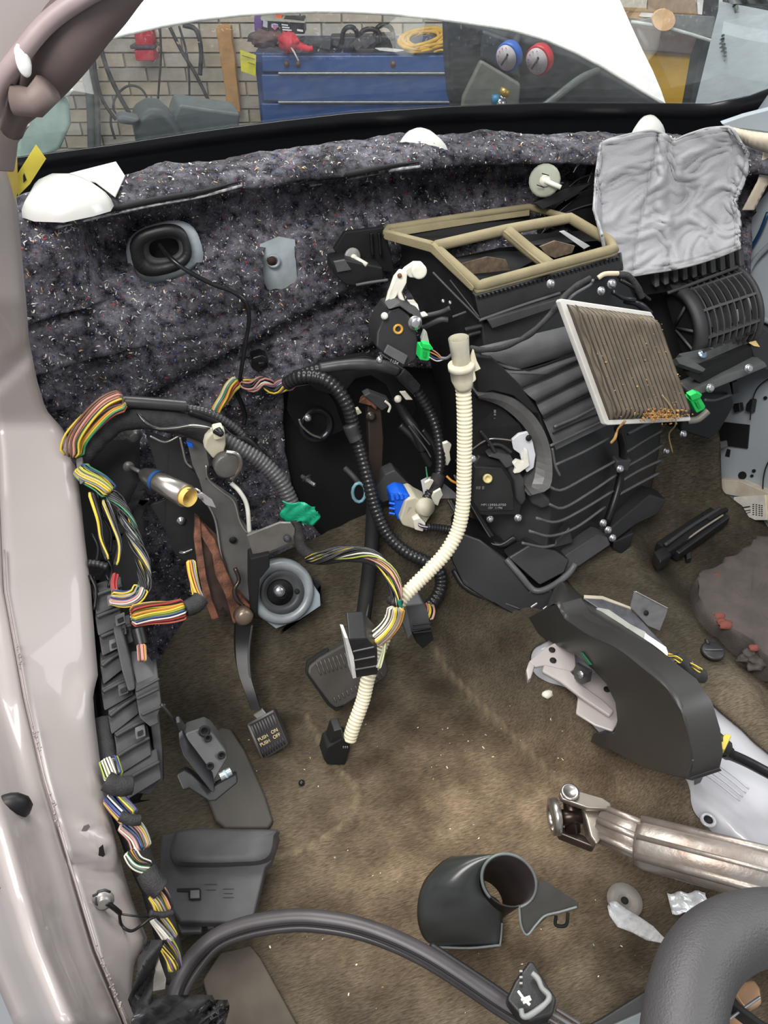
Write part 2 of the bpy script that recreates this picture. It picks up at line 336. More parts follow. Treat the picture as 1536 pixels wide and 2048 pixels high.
def carpet_mat():
    m = bpy.data.materials.new('worn_brown_carpet'); m.use_nodes = True; nt = m.node_tree; N = nt.nodes; Lk = nt.links; b = N['Principled BSDF']
    b.inputs['Roughness'].default_value = .95; b.inputs['Specular IOR Level'].default_value = .15
    tc = N.new('ShaderNodeTexCoord')
    def nz(scale, detail=5, sc=(1, 1, 1), rot=0):
        mp = N.new('ShaderNodeMapping'); mp.inputs['Scale'].default_value = sc; mp.inputs['Rotation'].default_value = (0, 0, rot); Lk.new(tc.outputs['Object'], mp.inputs['Vector'])
        n = N.new('ShaderNodeTexNoise'); n.inputs['Scale'].default_value = scale; n.inputs['Detail'].default_value = detail; Lk.new(mp.outputs[0], n.inputs['Vector']); return n.outputs['Fac']
    def ramp(f, a, b_, ca, cb):
        r = N.new('ShaderNodeValToRGB'); r.color_ramp.elements[0].position = a; r.color_ramp.elements[1].position = b_; r.color_ramp.elements[0].color = lin(ca); r.color_ramp.elements[1].color = lin(cb); Lk.new(f, r.inputs[0]); return r.outputs[0]
    def mix(f, a, c, bt='MIX'):
        x = N.new('ShaderNodeMix'); x.data_type = 'RGBA'; x.blend_type = bt
        if isinstance(f, float): x.inputs['Factor'].default_value = f
        else: Lk.new(f, x.inputs['Factor'])
        Lk.new(a, x.inputs[6]); Lk.new(c, x.inputs[7]); return x.outputs[2]
    vc = N.new('ShaderNodeVertexColor'); vc.layer_name = 'wear_and_crease_light'
    sp_ = N.new('ShaderNodeSeparateColor'); Lk.new(vc.outputs[0], sp_.inputs[0])
    clean = ramp(nz(9, 6), .3, .7, (82, 76, 66), (112, 103, 88)); worn = ramp(nz(14, 6), .3, .7, (134, 114, 93), (168, 146, 120))
    c = mix(sp_.outputs[0], clean, worn)
    st = N.new('ShaderNodeMath'); st.operation = 'MULTIPLY'; g = N.new('ShaderNodeMapRange'); g.inputs[1].default_value = .5; g.inputs[2].default_value = .68; Lk.new(nz(22, 8), g.inputs[0]); Lk.new(g.outputs[0], st.inputs[0]); st.inputs[1].default_value = .3
    dk = N.new('ShaderNodeRGB'); dk.outputs[0].default_value = lin((70, 54, 42)); c = mix(st.outputs[0], c, dk.outputs[0])
    c = mix(.8, c, ramp(nz(90, 4, (1, 7, 2), .32), .3, .7, (140, 140, 140), (255, 255, 255)), 'MULTIPLY'); c = mix(.6, c, ramp(nz(7, 4), .35, .65, (150, 148, 144), (255, 255, 255)), 'MULTIPLY')
    rg_ = N.new('ShaderNodeRGB'); rg_.outputs[0].default_value = lin((150, 134, 108)); c = mix(sp_.outputs[1], c, rg_.outputs[0])  # crease ridges lightened in colour as a painted highlight with wear
    Lk.new(c, b.inputs['Base Color'])
    bp = N.new('ShaderNodeBump'); bp.inputs['Strength'].default_value = .9; bp.inputs['Distance'].default_value = .003; Lk.new(nz(220, 4, (1, 3, 1), .32), bp.inputs['Height']); Lk.new(bp.outputs[0], b.inputs['Normal'])
    return m
CARP = carpet_mat()
MATEDGE = [(520, 1712), (600, 1690), (680, 1645), (712, 1600), (706, 1560), (672, 1525), (640, 1470), (612, 1420), (640, 1395)]
def make_carpet():
    xs = [-.30+i*.008 for i in range(200)]; ys = [-.05+i*.008 for i in range(170)]
    me = [atz(x, y, .02) for x, y in MATEDGE]; me = smoothline(me, 60)
    toe = [(1.5*0+250, 1420), (305, 1345), (330, 1300), (400, 1195), (430, 1150), (520, 1130), (640, 1075), (740, 1030), (900, 1000), (1050, 1000), (1160, 900), (1300, 860), (1440, 860), (1440, 985), (1560, 1065)]
    b = MB(); n = len(xs)
    for y in ys:
        for x in xs:
            z = floor_z(x, y); p = Vector((x, y, z))
            if y < .85 and x < .4:
                d = min((p-q).xy.length for q in me[::2]); z += .011*math.exp(-(d/.008)**2)
            z += .004*noise.noise(Vector((x*14, y*14, 0)))+.0015*noise.noise(Vector((x*50, y*50, 2)))
            b.v.append(Vector((x, y, z)))
    px = [topx(p) if p.y > 0 or True else None for p in b.v]
    for i in range(len(ys)-1):
        for j in range(n-1):
            k = i*n+j; x, y = px[k]
            if inpoly(x, y, TUN): continue
            if y < lerpt(x, toe) and y < 1500: continue
            if b.v[k].z > .52: continue
            b.f.append((k, k+1, k+n+1, k+n)); b.m.append(0); b.sm.append(True)
    relax(b)
    used = sorted({i for f in b.f for i in f}); mp = {o: i for i, o in enumerate(used)}; b.v = [b.v[i] for i in used]; b.f = [tuple(mp[i] for i in f) for f in b.f]
    o = b.build('floor', CARP); o['label'] = 'worn brown carpet of the footwells and tunnel'; struct(o)
    a = o.data.color_attributes.new('wear_and_crease_light', 'FLOAT_COLOR', 'POINT'); c0 = WL[o.name]
    for i, v in enumerate(o.data.vertices):
        x, y = topx(v.co+c0); f = math.exp(-(((x-900)/380)**2+((y-1760)/250)**2))+.8*math.exp(-(((x-1050)/230)**2+((y-1560)/110)**2))+.25*ss(1350, 1500, x)*ss(1300, 1400, y)
        if x < 620: f *= ss(380, 620, x)
        f = min(1, f); p = v.co+c0; g = math.exp(-((p.x-(.40+.33*(.9-p.y)))/.0045)**2)*(.4 < p.y < 1.0)*.35
        if p.y < .85 and p.x < .4: g = max(g, math.exp(-(min((p-q).xy.length for q in ME)/.005)**2)*.45)
        a.data[i].color = (f, g, 0, 1)
    away(o, .008)
    return o
carpet = make_carpet()
def onfloor(px, py, dz=0):  # where the line of sight meets the carpet
    t = .3; d = ray(px, py)
    while t < 3:
        p = EYE+d*t
        if p.z < floor_z(p.x, p.y)+dz: return p
        t += .002
    return atz(px, py, dz)
# white tunnel sheet metal below the cut carpet
tr = []
for i in range(46):
    y = .12+i*.022
    tr.append([Vector((x, y, floor_z(x, y)-.014-.0035*(abs(math.sin((x-.66)*110)) < .25 and .66 < x < .76))) for x in [.44+j*.012 for j in range(44)]])
tunnel = struct(MB().grid(tr).build('floor', WHP2, smooth=True)); tunnel['label'] = 'white painted steel tunnel showing through the cut carpet'
# small crumbs on the carpet
cb = MB(); rng = random.Random(11); cm = [mat('crumb_pale', (226, 214, 184), .7), mat('crumb_tan', (196, 166, 116), .8), mat('crumb_grey', (150, 150, 150), .6)]
for _ in range(150):
    x = rng.uniform(430, 1400); y = rng.uniform(1400, 2040)
    if rng.random() < .2: x = rng.gauss(930, 60); y = rng.gauss(1490, 40)
    if inpoly(x, y, TUN) or (x > 1290 and y > 1500): continue
    p = onfloor(x, y, .002); s = rng.uniform(.0008, .0028)*rng.random()**.5; cb.mi = rng.choice((0, 0, 1, 2))
    R = Matrix.Rotation(rng.uniform(0, 6), 3, 'Z')@Matrix.Rotation(rng.uniform(0, 1), 3, 'X'); cb.box(p, (s*rng.uniform(1, 2.5), s, s*.5), R)
crumbs = tag(cb.build('carpet_crumbs', cm), 'pale crumbs and chips scattered over the brown carpet', 'debris', kind='stuff')
# ---- left door pillar: painted sheet running from the roof down to the sill
EDGE = [(b_, a_) for a_, b_ in [(22, 330), (36, 420), (45, 520), (54, 620), (58, 680), (74, 760), (92, 820), (130, 862), (146, 905), (160, 985), (170, 1080), (182, 1180), (190, 1280), (196, 1350), (186, 1390), (190, 1440), (200, 1520), (216, 1600), (232, 1680), (246, 1740), (264, 1800), (284, 1850), (296, 1880), (268, 1925), (262, 1990), (282, 2060)]]
def seamx(y): return lerpt(y, [(330, -60), (900, -2), (1180, 10), (1400, 50), (1560, 88), (1750, 145), (1900, 190), (2070, 262)])
rows = []
for k in range(120):
    y = 300+k*15.0; xe = lerpt(y, EDGE); xs_ = seamx(y); r = []
    yy = YL(y)-.03 if y > 850 else lerpt(y, [(300, 1.02), (600, 1.06), (850, 1.15)])
    for j in range(28):
        u = j/27
        if u < .12: t = u/.12; x = xe; dy = .05*(1-t)            # returned inner edge
        elif u < .5: t = (u-.12)/.38; x = xe+(xs_-xe)*t; dy = -.006*math.sin(min(1, t*6)*math.pi/2)-.02*t
        elif u < .62: t = (u-.5)/.12; x = xs_-6*t; dy = -.026+(.012*math.sin(t*math.pi))
        else: t = (u-.62)/.38; x = xs_-6-220*t; dy = -.026+.02*t-.035*math.sin(t*math.pi)*ss(1200, 1700, y)+.012*math.sin(t*9)*ss(1000, 1300, y)
        dz = -.012*math.exp(-((y-1660+(x-180)*-.6)/16)**2)*(.12 < u < .5)*ss(120, 240, x)+.010*math.exp(-((y-1735+(x-180)*-.2)/12)**2)*(.12 < u < .5)-.012*math.exp(-((y-1390)/40)**2)*ss(120, 190, x)+.012*math.exp(-((y-700+(60-x)*-.9)/18)**2)
        r.append(at(x, y, yy+dy+dz))
    rows.append(r)
pillar = struct(MB().grid(rows).build('wall_left', WHP, smooth=True)); pillar['label'] = 'white painted door pillar and sill on the left edge'
away(pillar, .004)
def pilY(x, y): 
    k = (lerpt(y, EDGE)-x)/max(1, lerpt(y, EDGE)-seamx(y)); yy = YL(y)-.03; return yy-.006-.02*max(0, min(1, k))
# seam sealer, slot, dimple, scratches on the pillar
b = MB()
P = [at(seamx(y)+2, y, pilY(seamx(y)+2, y)-.006) for y in range(1100, 2060, 20)]; b.tube(P, .0013, 6)
rng = random.Random(5)
for k in range(70):
    y = rng.choice((1320, 1475, 1620, 1935, 1990))+rng.gauss(0, 18); b.ball(at(seamx(y)+rng.gauss(3, 3), y, pilY(seamx(y), y)-.008), rng.uniform(.0008, .002), 6)
struct(b.build('seam_sealer', mat('seam_sealer', (150, 138, 136), .45), pillar))
plate('slot', [(198, 1697), (206, 1690), (210, 1710), (203, 1718), (197, 1712)], VOID, pillar, pilY(203, 1700)-.008, (0, .001, 0), 0)
plate('dimple', [(163, 1662), (168, 1652), (176, 1649), (180, 1654), (174, 1662), (166, 1666)], mat('dimple_grey', (120, 112, 112), .5), pillar, pilY(170, 1655)-.008, (0, .001, 0), 0)
struct(hose('trim_1', [(-20, 1770), (20, 1785), (50, 1815), (72, 1850), (84, 1890)], 2.2, mat('scratch', (120, 100, 100), .6), pillar, YL(1800)-.062))
# black rubber bump stop
b = MB(); c_ = at(22, 1616, YL(1616)-.07); b.ball(c_, .024, 14, (1, .6, 1)); b.ball(c_+Vector((-.014, -.006, .006)), .017, 12, (1, .8, 1.1)); b.tube([c_+Vector((-.03, -.004, -.03)), c_+Vector((-.018, -.004, 0))], .008, 8)
tag(b.build('rubber_bump_stop', mat('rubber', (18, 18, 20), .5)), 'black rubber plug on the far left of the white door pillar', 'plug')
# upper pillar: roof corner and blurred brown weatherstrip
rt = thing('door_weatherstrip', 'taupe rubber weatherstrip curling along the roof pillar at top left', 'weatherstrip', at(60, 150, .8))
b = MB(); P = smoothline([at(*p) for p in [(300, -60, .80), (225, -10, .80), (160, 40, .80), (110, 110, .80), (70, 170, .81), (40, 215, .82), (24, 260, .84)]], 30)
b.tube(P, [.012+.014*math.sin(math.pi*min(1, i/26))+.004*noise.noise(p*20) for i, p in enumerate(P)], 14); b.build('bulb', mat('taupe_rubber', (92, 80, 78), .55, var=.25, vs=12), rt)
b = MB(); P = smoothline([at(*p) for p in [(290, -70, .77), (170, -8, .77), (95, 45, .77), (40, 110, .77), (0, 170, .78), (-14, 240, .80)]], 30); b.tube(P, .0075, 10); b.build('lip', mat('pinkish_rubber', (150, 134, 134), .5, var=.2, vs=15), rt)
b = MB(); b.tube([at(96, 176, .765), at(70, 205, .77), at(28, 200, .775)], .012, 12); b.build('cap', mat('beige_rubber', (112, 98, 94), .6), rt)
blob('painted_highlight', at(46, 122, .765), (.006, .004, .012), mat('highlight_white', (226, 226, 222), .3), rt, .1)  # small white blob paints the highlight on the weatherstrip
rp = MB().ext([(-200, -200), (330, -200), (250, -20), (170, 30), (120, 60), (70, 110), (20, 190), (-10, 300), (-200, 420)], .79, (0, .02, 0)).build('wall_left', WHP, bevel=.004); struct(rp)['label'] = 'white roof pillar corner at top left'
b = MB().ext([(-200, 200), (22, 235), (42, 260), (60, 250), (34, 290), (28, 345), (-200, 330)], .86, (0, .05, 0)); bb = b.build('wall_left', mat('grey_pillar_skin', (132, 120, 116), .5), bevel=.004); struct(bb)
yt = thing('yellow_paper_tag', 'small folded yellow tag stuck in the lower left corner of the windscreen', 'tag', at(60, 330, .98))
plate('card', [(36, 392), (34, 350), (72, 290), (92, 318), (60, 368)], YELP, yt, .985, (0, .002, 0), 0); plate('card_fold', [(10, 330), (34, 305), (36, 385), (30, 400)], mat('yellow_shade', (170, 150, 70), .6), yt, .98, (0, .002, 0), 0)
plate('print', [(46, 352), (48, 346), (53, 360), (47, 366)], VOID, yt, .984, (0, .0005, 0), 0)
# ---- windscreen
def gz(x, y): return .90+(1.55+bow(x)-y)*.66
def atg(px, py, off=0):
    d = ray(px, py); a, c = .4, 3.5
    for _ in range(40):
        m_ = (a+c)/2; p = EYE+d*m_
        if p.z > gz(p.x, p.y)-off: c = m_
        else: a = m_
    return EYE+d*a
TOPF = [(-160, 338), (60, 310), (230, 288), (400, 262), (560, 241), (700, 225), (900, 212), (1100, 205), (1300, 206), (1420, 207), (1500, 190), (1560, 168), (1660, 130)]
gm = bpy.data.materials.new('windscreen_glass'); gm.use_nodes = True; nt = gm.node_tree; nt.nodes.clear()
o_ = nt.nodes.new('ShaderNodeOutputMaterial'); tr_ = nt.nodes.new('ShaderNodeBsdfTransparent'); tr_.inputs[0].default_value = (.93, .97, .95, 1); gl = nt.nodes.new('ShaderNodeBsdfGlossy'); gl.inputs['Roughness'].default_value = .015
fr = nt.nodes.new('ShaderNodeLayerWeight'); fr.inputs[0].default_value = .5; pw = nt.nodes.new('ShaderNodeMath'); pw.operation = 'POWER'; pw.inputs[1].default_value = 4; nt.links.new(fr.outputs['Facing'], pw.inputs[0]); ml = nt.nodes.new('ShaderNodeMath'); ml.operation = 'MULTIPLY_ADD'; ml.inputs[1].default_value = 1.5; ml.inputs[2].default_value = .02; nt.links.new(pw.outputs[0], ml.inputs[0]); mx = nt.nodes.new('ShaderNodeMixShader'); nt.links.new(ml.outputs[0], mx.inputs[0]); nt.links.new(tr_.outputs[0], mx.inputs[1]); nt.links.new(gl.outputs[0], mx.inputs[2]); df = nt.nodes.new('ShaderNodeBsdfDiffuse'); df.inputs[0].default_value = (.8, .82, .84, 1); tcg = nt.nodes.new('ShaderNodeTexCoord'); ng = nt.nodes.new('ShaderNodeTexNoise'); ng.inputs['Scale'].default_value = 40; ng.inputs['Detail'].default_value = 8; nt.links.new(tcg.outputs['Object'], ng.inputs['Vector']); mg = nt.nodes.new('ShaderNodeMapRange'); mg.inputs[1].default_value = .4; mg.inputs[2].default_value = .8; mg.inputs[3].default_value = .05; mg.inputs[4].default_value = .22; nt.links.new(ng.outputs['Fac'], mg.inputs[0]); m2 = nt.nodes.new('ShaderNodeMixShader'); nt.links.new(mg.outputs[0], m2.inputs[0]); nt.links.new(mx.outputs[0], m2.inputs[1]); nt.links.new(df.outputs[0], m2.inputs[2]); nt.links.new(m2.outputs[0], o_.inputs[0])
gr = []
for k in range(16):
    t = k/15; gr.append([atg(x, y+2-(430)*t, 0) for x, y in TOPF])
glass = struct(MB().grid(gr).build('window_1', gm, smooth=True)); glass['label'] = 'raked windscreen glass above the black border'
fr_ = []
for k in range(5):
    r = []
    for x, y in TOPF:
        p = atg(x, y, .001); q = p+Vector((0, .09, -.17))*(k/4); r.append(q)
    fr_.append(r)
frit = struct(MB().grid(fr_).build('window_frame', mat('frit_black', (13, 14, 20), .25), glass, smooth=True)); d = frit.modifiers.new('t', 'SOLIDIFY'); d.thickness = .004
# ---- right side: painted inner panel with holes, pillar and door opening
rw = MB(); rws = []
for i in range(40):
    z = 1.05-i*.03; r = []
    for j in range(30):
        y = .55+j*.035; q = 0
        r.append(Vector((1.25+.03*math.exp(-((y-1.02-.25*(z-.6))/.12)**2-((z-.58)/.16)**2)*1-.02*ss(.1, .0, z), y, z)))
    rws.append(r)
rwall = struct(rw.grid(rws).build('wall_right', BLUP, smooth=True)); rwall['label'] = 'pale blue grey inner side panel with round and slotted holes'
def onr(px, py, d=0): return atx(px, py, 1.25-d)
def rhole(pts): return MB().ext([onr(x, y, .003) for x, y in pts], None, (.002, 0, 0)).build('hole', VOID, rwall)
def circ(x, y, r, n=12, ry=None): return [(x+r*math.cos(6.283*i/n), y+(ry or r)*math.sin(6.283*i/n)) for i in range(n)]
for a in ((1484, 951, 8), (1507, 942, 3.5), (1503, 952, 3), (1530, 796, 3.5), (1494, 450, 3.5)): rhole(circ(*a))
rhole([(1450, 912), (1454, 898), (1460, 900), (1458, 914)])
MB().ext([onr(x, y, .006) for x, y in [(1436, 843), (1498, 850), (1494, 897), (1440, 890)]], None, (.003, 0, 0)).build('butyl_pad', VOID, rwall)
b = MB(); P = smoothline([onr(x, y, .01) for x, y in [(1536, 425), (1520, 465), (1500, 500), (1475, 545)]], 14); b.tube(P, .004, 8)
tag(b.build('blue_cable', mat('dark_blue_cable', (20, 52, 84), .4)), 'dark blue cable running down the pale panel beside the blower housing', 'cable')
b = MB(); P = smoothline([onr(x, y, .012) for x, y in [(1500, 612), (1515, 628), (1545, 648)]], 10); b.tube(P, .004, 8); b.tube([p+Vector((0, -.008, -.008)) for p in P], .003, 6)
tag(b.build('black_cable', BLKG), 'pair of black cables at the right edge beside the blower housing', 'cable')
b = MB(); P = smoothline([onr(x, y, .012) for x, y in [(1560, 745), (1520, 770), (1505, 800), (1500, 840)]], 14); b.tube(P, .0014, 6)
tag(b.build('thin_wire', BLKG), 'thin dark wire curving on the pale panel at the right edge', 'wire')
b = MB(); P = smoothline([onr(x, y, .012) for x, y in [(1548, 905), (1530, 940), (1526, 985), (1536, 1025)]], 14); b.tube(P, .0016, 6); b.mi = 0
tag(b.build('black_wire_loop', BLKG), 'thin black wire loop above the white sill label at the right edge', 'wire')
# dark door seal curve and cream sill
b = MB(); P = smoothline([onr(x, y, .004) for x, y in [(1590, 300), (1530, 378), (1490, 430), (1466, 500), (1462, 560)]], 24); b.tube(P, .008, 8); struct(b.build('trim_2', BLK))
b = MB(); P = smoothline([onr(x, y, .012) for x, y in [(1560, 470), (1510, 520), (1492, 560), (1496, 600), (1530, 640), (1570, 650)]], 24); b.tube(P, .006, 8); struct(b.build('trim_3', mat('pale_seam', (150, 158, 166), .4)))
struct(plate('baseboard_right', [onr(1436, 958, .02), onr(1480, 962, .02), onr(1540, 988, .02), onr(1600, 1010, .02), onr(1600, 1040, .02), onr(1510, 1000, .02), onr(1434, 985, .02)], mat('cream_sill', (206, 196, 178), .4), None, None, (.02, 0, 0)))
sl = thing('sill_label', 'white printed label with black bar marks on the right door sill', 'label', onr(1500, 1020, .03))
plate('paper', [onr(1468, 994, .03), onr(1530, 990, .03), onr(1534, 1040, .03), onr(1510, 1040, .03), onr(1466, 1018, .03)], mat('label_white', (226, 222, 214), .5), sl, None, (.001, 0, 0), 0)
b = MB()
for (x0, y0, x1, y1, h_) in [(1479, 1015, 1500, 1012, 1.4), (1484, 1022, 1501, 1019, 1), (1490, 1027, 1501, 1023, .8)]: b.ext([onr(x0, y0, .032), onr(x1, y1, .032), onr(x1, y1+h_*1.5, .032), onr(x0, y0+h_*1.5, .032)], None, (.0005, 0, 0))
for j, x0 in enumerate((1505, 1511, 1517, 1522)):
    for k in range(6):
        y0 = 1008+k*4+j*.8; b.ext([onr(x0, y0, .032), onr(x0+3, y0, .032), onr(x0+3, y0+1.6, .032), onr(x0, y0+1.6, .032)], None, (.0005, 0, 0))
b.build('print', VOID, sl)
plate('label_backing', [onr(1530, 990, .028), onr(1560, 988, .028), onr(1560, 1050, .028), onr(1536, 1044, .028)], mat('label_cream', (228, 214, 176), .5), sl, None, (.001, 0, 0), 0)
# right windscreen pillar: grey skin with beige pleated trim and plastic drape
struct(plate('trim_4', [(1444, 248, 1.30), (1490, 232, 1.29), (1600, 204, 1.26), (1600, 275, 1.24), (1520, 262, 1.27), (1450, 254, 1.3)], BLUP, None, None, (.01, .02, 0)))
b = MB(); rr = []
for i in range(24):
    t = i/23; r = []
    for j in range(6): x = 1450+86*t+60*max(0, t-.6); y = 252+18*t+j*(5+13*t)/2; r.append(at(x, y, 1.27-.05*t-.004*(i % 2)-.012*math.sin(j/5*math.pi)))
    rr.append(r)
b.grid(rr); o = b.build('beige_pleated_trim', mat('pleated_beige', (196, 184, 166), .8), solid=.002); tag(o, 'beige pleated trim strip above the right end of the cowl', 'trim')
b = MB(); rr = []
for i in range(20):
    t = i/19; x = lerpt(t, [(0, 1536), (.5, 1524), (1, 1492)]); y = 300+t*120
    rr.append([at(x-8+j*6, y, 1.24-.004*(i % 2)) for j in range(5)])
b.grid(rr); tag(b.build('beige_pleated_strip', mat('pleated_beige', (196, 184, 166)), solid=.002), 'narrow beige pleated strip at the right edge beside the grey cloth', 'trim')
# white shock tower and cowl bulges that show along the ledge
def dome(name, pts, top, m, label):
    b = MB(); base = [atz(x, y, .872) for x, y in pts]; c_ = sum(base, Vector())/len(base); n = len(base); vs = []; K = 6
    for k in range(K+1):
        a = k/K*math.pi/2
        for p in base: q = c_+(p-c_)*math.cos(a); q = Vector((q.x, q.y, p.z-.02+(top+.02)*math.sin(a))); vs.append(q)
    fs = [(k*n+i, k*n+(i+1) % n, (k+1)*n+(i+1) % n, (k+1)*n+i) for k in range(K) for i in range(n)]
    b.add(vs, fs, True); return tag(b.build(name, m), label, 'body panel')
WD = mat('gloss_white_enamel', (196, 196, 192), .25, coat=.4, var=.02)
dome('strut_tower_dome', [(36, 408), (60, 416), (120, 418), (180, 406), (215, 396), (222, 385), (190, 362), (160, 352), (90, 352), (60, 366)], .022, WD, 'large white painted dome at the left end of the cowl')
dome('cowl_bump', [(790, 290), (830, 294), (900, 292), (880, 274), (850, 266), (820, 268), (798, 276)], .02, WD, 'white rounded bump showing through the insulation behind the foam seals')
dome('cowl_bump', [(1262, 260), (1300, 268), (1335, 262), (1320, 246), (1295, 240), (1272, 244)], .02, WD, 'small white bump of the cowl behind the grey cloth')
plate('cowl_flange', [atz(130, 348, .875), atz(232, 322, .875), atz(250, 350, .87), atz(230, 392, .86), atz(190, 362, .872)], WD, None, None, (0, 0, -.004)); tag(bpy.data.objects['cowl_flange'], 'flat white flange between the left white dome and the insulation', 'body panel')
# ================================================================ WORKSHOP BEYOND THE WINDSCREEN
def Dv(px, py, D): return atd(px, py, D)
BR = Matrix(((RIGHT.x, HEAD.x, 0), (RIGHT.y, HEAD.y, 0), (0, 0, 1)))
def inhead(r, h, z): return RIGHT*r+HEAD*h+UP*z
bw = MB(); bw.box(inhead(.3, 4.75, .6), (7, .2, 2.6), BR); wall = struct(bw.build('wall_back', mat('grimy_mortar', (160, 153, 143), .9))); wall['label'] = 'whitewashed brick wall of the workshop behind the car'
bmats = [mat('whitewashed_brick_%s' % n_, c, .85, var=.14, vs=14, bump=.5, bs=60) for n_, c in (('pale', (196, 190, 178)), ('grey', (182, 176, 166)), ('warm', (196, 184, 166)))]
bmesh_ = []
for m_ in bmats:
    b = MB(); b.box((0, 0, 0), (.205, .03, .06)); me = bpy.data.meshes.new('brick'); me.from_pydata(b.v, [], b.f); me.materials.append(m_); bmesh_.append(me)
rng = random.Random(2)
for i in range(14):
    for j in range(16):
        r = -2.05+j*.215+(i % 2)*.107; z = -.12+i*.068; h = 4.645+rng.uniform(-.004, .006)
        if not (-40 < topx(inhead(r, h, z))[0] < 1340): continue
        o = bpy.data.objects.new('brick', rng.choice(bmesh_)); COL.objects.link(o); place(o, inhead(r, h, z), wall); o.rotation_euler = (0, 0, -YAW+rng.uniform(-.01, .01))
# hood standing open behind the glass
hd = thing('open_hood', 'white car hood standing open beyond the windscreen, its curved edge across the glass', 'hood', at(700, 27, 2.05))
HP = [(40, 132), (90, 115), (140, 103), (195, 86), (250, 72), (325, 55), (400, 42), (480, 33), (560, 28), (630, 26), (700, 27), (780, 31), (850, 38), (940, 50), (1020, 62), (1090, 82), (1150, 108), (1205, 137), (1250, 165), (1300, 195), (1334, 215), (1322, 180), (1305, 140), (1285, 100), (1262, 50), (1240, 0), (1220, -60), (1200, -200), (400, -200), (40, -200)]
lean = [at(x, y, 2.05+.12*(200-y)/200) for x, y in HP]
HW = mat('hood_white', (236, 236, 232), .4, coat=.3, var=.02)
MB().ext(lean, None, (0, .03, .01)).build('panel', HW, hd)
b = MB(); P = [at(x, y-3, 2.045+.12*(200-y)/200) for x, y in HP[:21]]; b.tube(P, .004, 6); b.build('edge_hem', mat('hood_edge', (205, 206, 202), .4), hd)
# second pale sheet with a rounded tip, and a shelf with papers
st_ = thing('paper_shelf', 'wooden shelf board with papers lying on it beyond the upper right of the windscreen', 'shelf', Dv(1330, 30, 3.9))
MB().ext([(1170, 22), (1436, 34), (1438, 44), (1170, 34)], None, (0, 0, 0)) if 0 else None
plate('board', [Dv(*p, 3.9) for p in [(1150, 20), (1440, 32), (1440, 50), (1150, 40)]], mat('pine_board', (200, 160, 110), .7), st_, None, HEAD*.3, 0)
plate('backing', [Dv(*p, 4.3) for p in [(1140, -40), (1450, -40), (1450, 32), (1140, 24)]], mat('cardboard_brown', (150, 124, 104), .8), st_, None, HEAD*.03, 0)
for n_, q, c in (('paper', [(1394, 0), (1440, 4), (1434, 33), (1396, 28)], (240, 240, 240)), ('paper', [(1285, 26), (1318, 27), (1306, 35), (1280, 33)], (230, 226, 214)), ('paper', [(1230, -10), (1296, -6), (1292, 16), (1232, 14)], (214, 206, 190)), ('carton', [(1296, -10), (1394, -8), (1390, 24), (1296, 20)], (170, 146, 122))):
    plate(n_, [Dv(*p, 3.88) for p in q], mat('paper_%d' % c[2], c, .7), st_, None, HEAD*.02, 0)
cp_ = thing('cloth_reflection', 'grey modelled reflection of the quilted cloth with a rim, below the wooden shelf', 'reflection', Dv(1300, 60, 3.0))  # solid sheet and rim stand in for the cloth mirrored in the windscreen
plate('sheet', [Dv(*p, 3.0) for p in [(1262, 42), (1290, 40), (1340, 30), (1430, 34), (1432, 78), (1380, 66), (1330, 52), (1280, 46)]], mat('reflection_grey', (112, 116, 116), .5), cp_, None, HEAD*.02, 0)
b = MB(); b.tube([Dv(*p, 2.99) for p in [(1262, 44), (1290, 48), (1340, 57), (1385, 70), (1430, 84), (1436, 60), (1440, 20), (1442, -10)]], .006, 6); b.build('rim', mat('reflection_rim', (176, 182, 180), .4), cp_)
tag(plate('orange_disc', [Dv(*p, 2.97) for p in circ(1328, 40, 23, 18, 22)], mat('peach_plastic', (222, 180, 136), .5), None, None, HEAD*.015, 0), 'peach coloured round disc in front of the grey reflection sheet', 'disc')
# blue tool chest
tc = thing('tool_chest', 'wide blue steel tool chest with silver drawer rails behind the windscreen', 'tool chest', Dv(830, 240, 4.0))
def hbox(name, x0, y0, x1, y1, D, dep, m, parent, bev=.004):
    a, b_ = Dv(x0, y0, D), Dv(x1, y1, D); ra, rb = a.dot(RIGHT), b_.dot(RIGHT); za, zb = a.z, b_.z
    return MB().box(inhead((ra+rb)/2, D+dep/2, (za+zb)/2), (abs(rb-ra), dep, abs(za-zb)), BR).build(name, m, parent, bevel=bev)
BLUE = mat('blue_enamel', (52, 84, 142), .4, var=.12, vs=6, coat=.3)
hbox('cabinet', 508, 106, 1165, 330, 4.03, .5, mat('blue_enamel_dark', (42, 66, 112), .4), tc)
for (y0, y1) in ((111, 144), (149, 202), (207, 262), (267, 330)):
    dr = hbox('drawer', 522, y0, 1140, y1, 4.0, .035, BLUE, tc, .006)
    hbox('rail', 556, y1+1, 1125, y1+5, 3.985, .03, mat('rail_silver', (176, 180, 180), .3, .6), dr, .002)
for x in (573, 596, 786): 
    b = MB(); b.lathe(Dv(x, 127, 3.998), -HEAD, [(0, .012), (.012, .012)], 12); b.build('lock', mat('lock_brown', (110, 84, 76), .4), tc)
yp = thing('yellow_placard', 'small yellow card with dark lines on the left end of the blue chest', 'card', Dv(498, 120, 3.95))
plate('card', [Dv(*p, 3.96) for p in [(480, 100), (512, 111), (511, 152), (482, 142)]], mat('yellow_card', (206, 200, 60), .5), yp, None, HEAD*.01, 0)
b = MB(); b.ext([Dv(*p, 3.95) for p in [(484, 110), (510, 118), (510, 119.5), (484, 111.5)]], None, HEAD*.002); b.ext([Dv(*p, 3.95) for p in [(496, 124), (510, 129), (510, 130.5), (496, 125.5)]], None, HEAD*.002); b.build('lines', mat('olive_line', (110, 106, 50), .6), yp)
